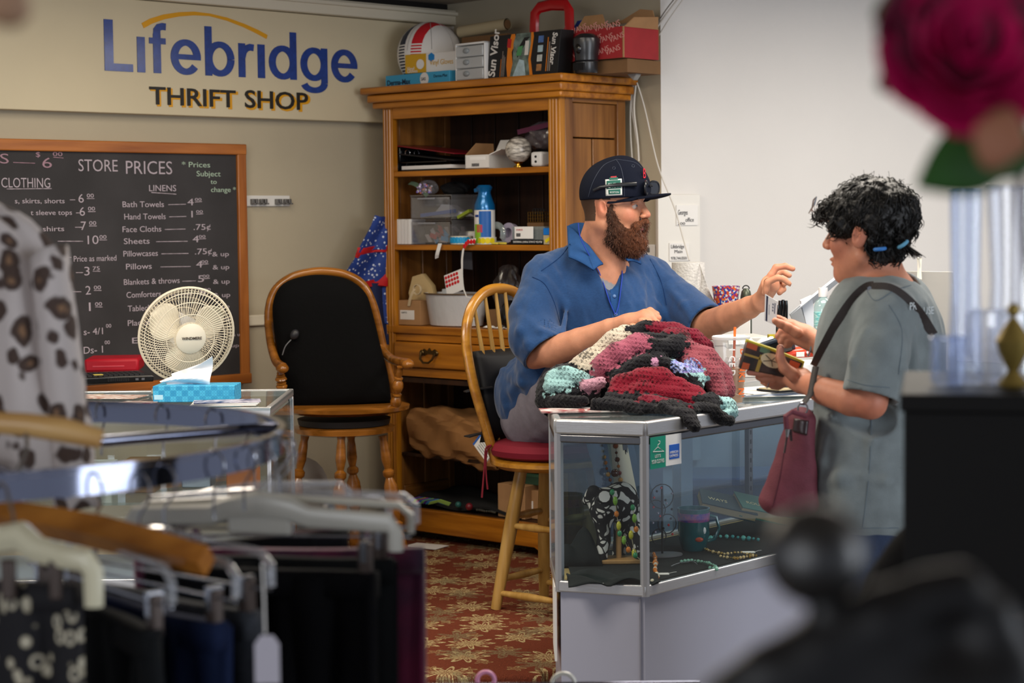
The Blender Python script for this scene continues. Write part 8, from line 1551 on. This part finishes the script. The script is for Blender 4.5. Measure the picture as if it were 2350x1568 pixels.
# ------------------------------------------------------------------ small hangers at the bottom edge
for nm,lb,x,y,D,m,w in (('hanger','pink plastic hanger top at the bottom edge of the frame',1115,1560,3.6,M_('pink_plastic','#d68fb0',.4),20),('hanger','white plastic hanger top at the bottom edge by the counter',1293,1570,3.6,hc,27)):
    t=thing(nm,lb,'hanger',P(x,y+2,D)); k=D/4400; B().tube([(w*k*math.sin(a)*1.0,0,w*k*1.0*math.cos(a)+.0) for a in np.linspace(-1.8,1.8,14)]+[(.0,0,-.03),(0,0,-.05)],.0042,8).o('hook',m,t); B().tube([(-.2,0,-.13),(0,0,-.05),(.2,0,-.13),(-.2,0,-.13)],.005,8).o('frame',m,t)
    B().cyl((0,.03,-.02),(0,.03,-.02),.001) 
# low rack rail carrying these two small hangers
t=thing('low_rail','thin steel rail just below the frame holding small hangers','rail',(.0,3.6,0)); z=P(1200,1560,3.6).z+.0; B().cyl((-.2,0,P(1115,1562,3.6).z-.01+.012),(.3,0,P(1115,1562,3.6).z+.002),.005) 
B().cyl((-.25,0,.66),(.35,0,.66),.008).o('rail_bar',chrome,t); B().cyl((-.25,0,0),(-.25,0,.66),.01).o('post',chrome,t); B().cyl((.35,0,0),(.35,0,.66),.01).o('post',chrome,t)
# ------------------------------------------------------------------ right foreground: dark cabinet, ball finial stand, rose, glassware
dkb=mat('dark_board','#0a0807',.6,bump=.05,bs=20,var=.2,vs=3,spec=.2); D1=2.15
xl=P(2073,1200,D1).x; zt_=P(2200,903,D1).z
t=thing('dark_shelf_unit','tall black-brown shelf unit blocking the right foreground','shelf unit',(xl,D1,0),-R(12.5))
B().bb(0,.5,0,.32,.001,zt_-.02).o('carcass',dkb,t,bev=.002); B().bb(-.004,.504,-.006,.324,zt_-.02,zt_).o('top_board',dkb,t,bev=.002); B().bb(.0,.5,-.004,0,zt_-.25,zt_-.245).o('groove',M_('groove_brown','#2c1c12',.5),t)
tz=zt_+.002
gl1=glass('vase_blue',(.78,.84,.97),base=.10,rough=.05,op=.14); gl2=glass('vase_clear',(.88,.9,.95),base=.14,rough=.05,op=.15)
def vase(label,px,D,r,h,m,prof=None,cat='vase'):
    t=thing('glass_vase',label,cat,(P(px,800,D).x,D,tz)); pr=prof or [(.6,0),(.7,.02),(.75,.3),(.5,.6),(.45,.8),(.6,1)]; B().lathe([(a*r,b*h) for a,b in pr],(0,0,0),28).o('bowl',m,t); B().tube([(pr[-1][0]*r*math.cos(a),pr[-1][0]*r*math.sin(a),h) for a in np.linspace(0,2*PI,28)[:-1]],.0015,6,closed=True).o('rim',m,t); return t
vase('tall pale blue glass vase blurred in the right foreground',2215,2.26,.021,.225,gl1,[(1,0),(1,.05),(.8,.5),(.9,1)]); vase('tall clear glass vase at the right frame edge',2320,2.28,.03,.23,gl2,[(1,0),(1,.05),(.8,.5),(1,1)])
vase('low round glass bowl blurred behind the rose stem',2290,2.24,.04,.085,gl2,[(.4,0),(.5,.05),(1,.5),(.9,1)],'bowl'); vase('small blue glass cup at the left of the shelf top',2175,2.24,.02,.055,gl1,[(.8,0),(1,.1),(1,1)],'cup')
gdt=M_('gold_leaf','#8f7a3f',.4,metal=.6); t=thing('gold_ornament','small gold ornament between the glass vases','ornament',(P(2325,800,2.18).x,2.18,tz)); B().lathe([(.014,0),(.018,.005),(.006,.02),(.016,.04),(.02,.055),(.008,.075),(.0,.085)],(0,0,0),20).o('body',gdt,t); B().ball((0,0,.09),.008,12).o('finial',gdt,t)
# rose
DR=1.08; rc=P(2215,135,DR); t=thing('silk_rose','large deep magenta silk rose with green leaves close to the lens','flower',rc); ro=mat('rose_petal','#b80550',.6,var=.35,vs=30,spec=.2); ro2=mat('rose_dark','#5c0228',.6)
rd=random.Random(12)
for ringi,(n,rad,op_,ht) in enumerate(((3,.012,.15,.038),(5,.023,.45,.042),(6,.036,.8,.042),(7,.048,1.1,.040),(6,.030,.6,.05))):
    for k in range(n):
        a0=2*PI*k/n+ringi*.6; w=.9*2*PI/n*.75
        def pf(u,v,a0=a0,w=w,rad=rad,op_=op_,ht=ht):
            a=a0+(u-.5)*w*2*math.sin(PI*(.15+.7*v))**.5; r=rad*(.35+.65*v**.7)+.006*v*v*op_; z=ht*(v-.35)*(1-.35*op_*v)+.003*math.cos(u*6); x=r*math.cos(a); y=r*math.sin(a); return (x*1.0, z*1.2+ -.0, y*1.0) if 0 else (x, -z*.55-.01+y*.12, y*.95+z*.5)
        B().sheet(pf,10,8,.0012).o('petal',ro if (k+ringi)%4 else ro2,t,smooth=180)
gm2=mat('leaf_green','#2a5a1c',.6,var=.4,vs=20)
def leaf(c,d,L,w,nm='leaf',m=gm2):
    d=Vector(d).normalized(); sd=d.cross(Vector((0,1,0))).normalized(); B().sheet(lambda u,v:Vector(c)+d*L*u+sd*w*math.sin(PI*min(u*.93+.05,1))*(v-.5)*2+Vector((0,-.006*math.sin(PI*v)-.01*u,0)),12,6,.001).o(nm,m,t,smooth=180)
leaf(P(2360,290,DR)-rc,P(2092,430,DR)-P(2360,290,DR),(P(2092,430,DR)-P(2360,290,DR)).length,.021); leaf(P(2420,330,DR+.01)-rc,(-.95,0,-.22),.06,.014); leaf(P(2060,60,DR)-rc,(-.4,0,.9),.02,.012); leaf(P(2200,20,DR)-rc,(-.8,0,.5),.035,.012); leaf(P(2050,190,DR)-rc,(-1,0,-.1),.012,.006); leaf(P(2230,300,DR-.02)-rc,(.6,0,-.2),.03,.018,'sepal',M_('petal_base','#a06a50',.7))
B().ball((0.0,.012,0),(.036,.012,.036),24).o('rose_heart',ro,t)
t2_=[P(2340,300,DR)-rc,P(2345,420,DR+.02)-rc,P(2362,600,DR+.1)-rc,P(2400,800,DR+.25)-rc]; B().tube(smooth(t2_),.0028,8).o('stem',M_('stem_dark','#3a2a3a',.7),t)
# ball finial and dark curved stand
DF=.86; fc_=P(1872,1275,DF); t=thing('ball_stand','black glossy ball finial on a dark curved stand, blurred at the lower right','stand',(fc_.x,fc_.y,0)); o_=Vector(t.location); gb=mat('gloss_black','#0b0a0b',.38,coat=.0,spec=1); gb2=mat('satin_black','#0f0e0f',.45)
B().ball(fc_-o_,.0235,24).o('ball',gb,t)
s=Sdf(); pf_=lambda x,y,d=0:P(x,y,DF+d)
s.chain([pf_(1880,1340),pf_(1900,1400),pf_(1930,1470)],[.007,.008,.012],k=.006).chain([pf_(1660,1600),pf_(1760,1545),pf_(1880,1485),pf_(2020,1420),pf_(2130,1370),pf_(2200,1355)],[.011,.013,.014,.014,.012,.010],k=.01).chain([pf_(2200,1355),pf_(2270,1420),pf_(2330,1540),pf_(2390,1650)],[.010,.012,.012,.014],k=.01)
s.cone(pf_(1850,1600),pf_(2250,1600),.014,.02,k=.02).cone(pf_(2060,1500,.02),pf_(2160,1600,.02),.022,.026,k=.03)
ob=s.obj('frame',gb2,.0035,None); to(ob,t); B().cyl(Vector((P(2050,1600,DF).x,DF,1.28))-o_,Vector((P(2050,1600,DF).x,DF,.02))-o_,.02).o('pole',gb2,t); B().lathe([(0,0),(.16,0),(.15,.015),(.03,.03),(0,.03)],(P(2050,1600,DF).x-o_.x,0,0),30).o('base_plate',gb2,t)
# rounded black chair back between the unit and the woman
t=thing('dark_chair','rounded black padded chair back in front of the woman jeans','chair',(P(2050,1400,2.3).x,2.3,0)); s=Sdf(); pz=lambda x,y,d=0:P(x,y,2.3+d)
s.chain([pz(2140,1290),pz(2080,1380),pz(2030,1480),pz(2020,1650)],[.045,.05,.055,.06],k=.02).cone(pz(2160,1330),pz(2160,1600),.06,.08,k=.05); ob=s.obj('backrest',blk,.008,None); to(ob,t)
c_=Vector((P(2100,1500,2.3).x-t.location.x,0,0)); B().box(c_+Vector((0,-.0,.62)),(.3,.16,.3)).o('lower_pad',blk,t,bev=.05)
for x in (-.12,.12): B().cyl(c_+Vector((x,0,.0)),c_+Vector((x,0,.5)),.02).o('leg',gb2,t)
# blurred tan object at the top left corner
t=thing('wood_ornament','out of focus tan wooden ball hanging at the top left corner','ornament',P(-5,-5,1.0)); B().ball((0,0,0),(.019,.014,.013),20,Matrix.Rotation(R(40),3,'Y')).o('bulb',M_('tan_wood','#a98468',.6),t); B().cyl((-.0,0,.01),(-.004,.0,CEIL-P(0,0,1.0).z),.001,n=5).o('cord',M_('cord','#b9ad8c',.7),t)

# ------------------------------------------------------------------ groups of repeats
GR={'glove_box':'boxes of gloves on the cabinet','ring_binder':'ring binders on the top shelf','sticker_roll':'rolls of dot stickers','sticker_strip':'strips of sticker tape over the shelf edge','chalk_stick':'yellow chalk sticks','carton':'brown and white cartons','bead_necklace':'bead necklaces inside the counter','hanger':'clothes hangers','trousers':'trousers on the round rack','cable':'cables beside the cabinet','book':'books in the glass counter','glass_vase':'glassware on the dark shelf unit','gold_ornament':'gold ornaments','price_tag':'white price tags','trinket_box':'boxes on the glass shelf of the left counter','flyer':'flyers on the left counter','display_cloth':'dark cloths on the counter deck','glass_bauble':'ornament balls in the cabinet','paper':'loose papers','paper_bag':'bags standing in the white pot','plastic_bag':'clear bags in the cabinet','glass_counter':'glass counters','paper_scrap':'paper scraps on the counter shelf','dark_bundle':'dark cloth bundles','small_carton':'small cartons on the shelves'}
from collections import defaultdict
dd=defaultdict(list)
for o in bpy.data.objects:
    if o.parent is None and o.get('label'): dd[o.name.split('.')[0]].append(o)
for k,v in dd.items():
    if len(v)>1 and k in GR:
        for o in v: o['group']=GR[k]
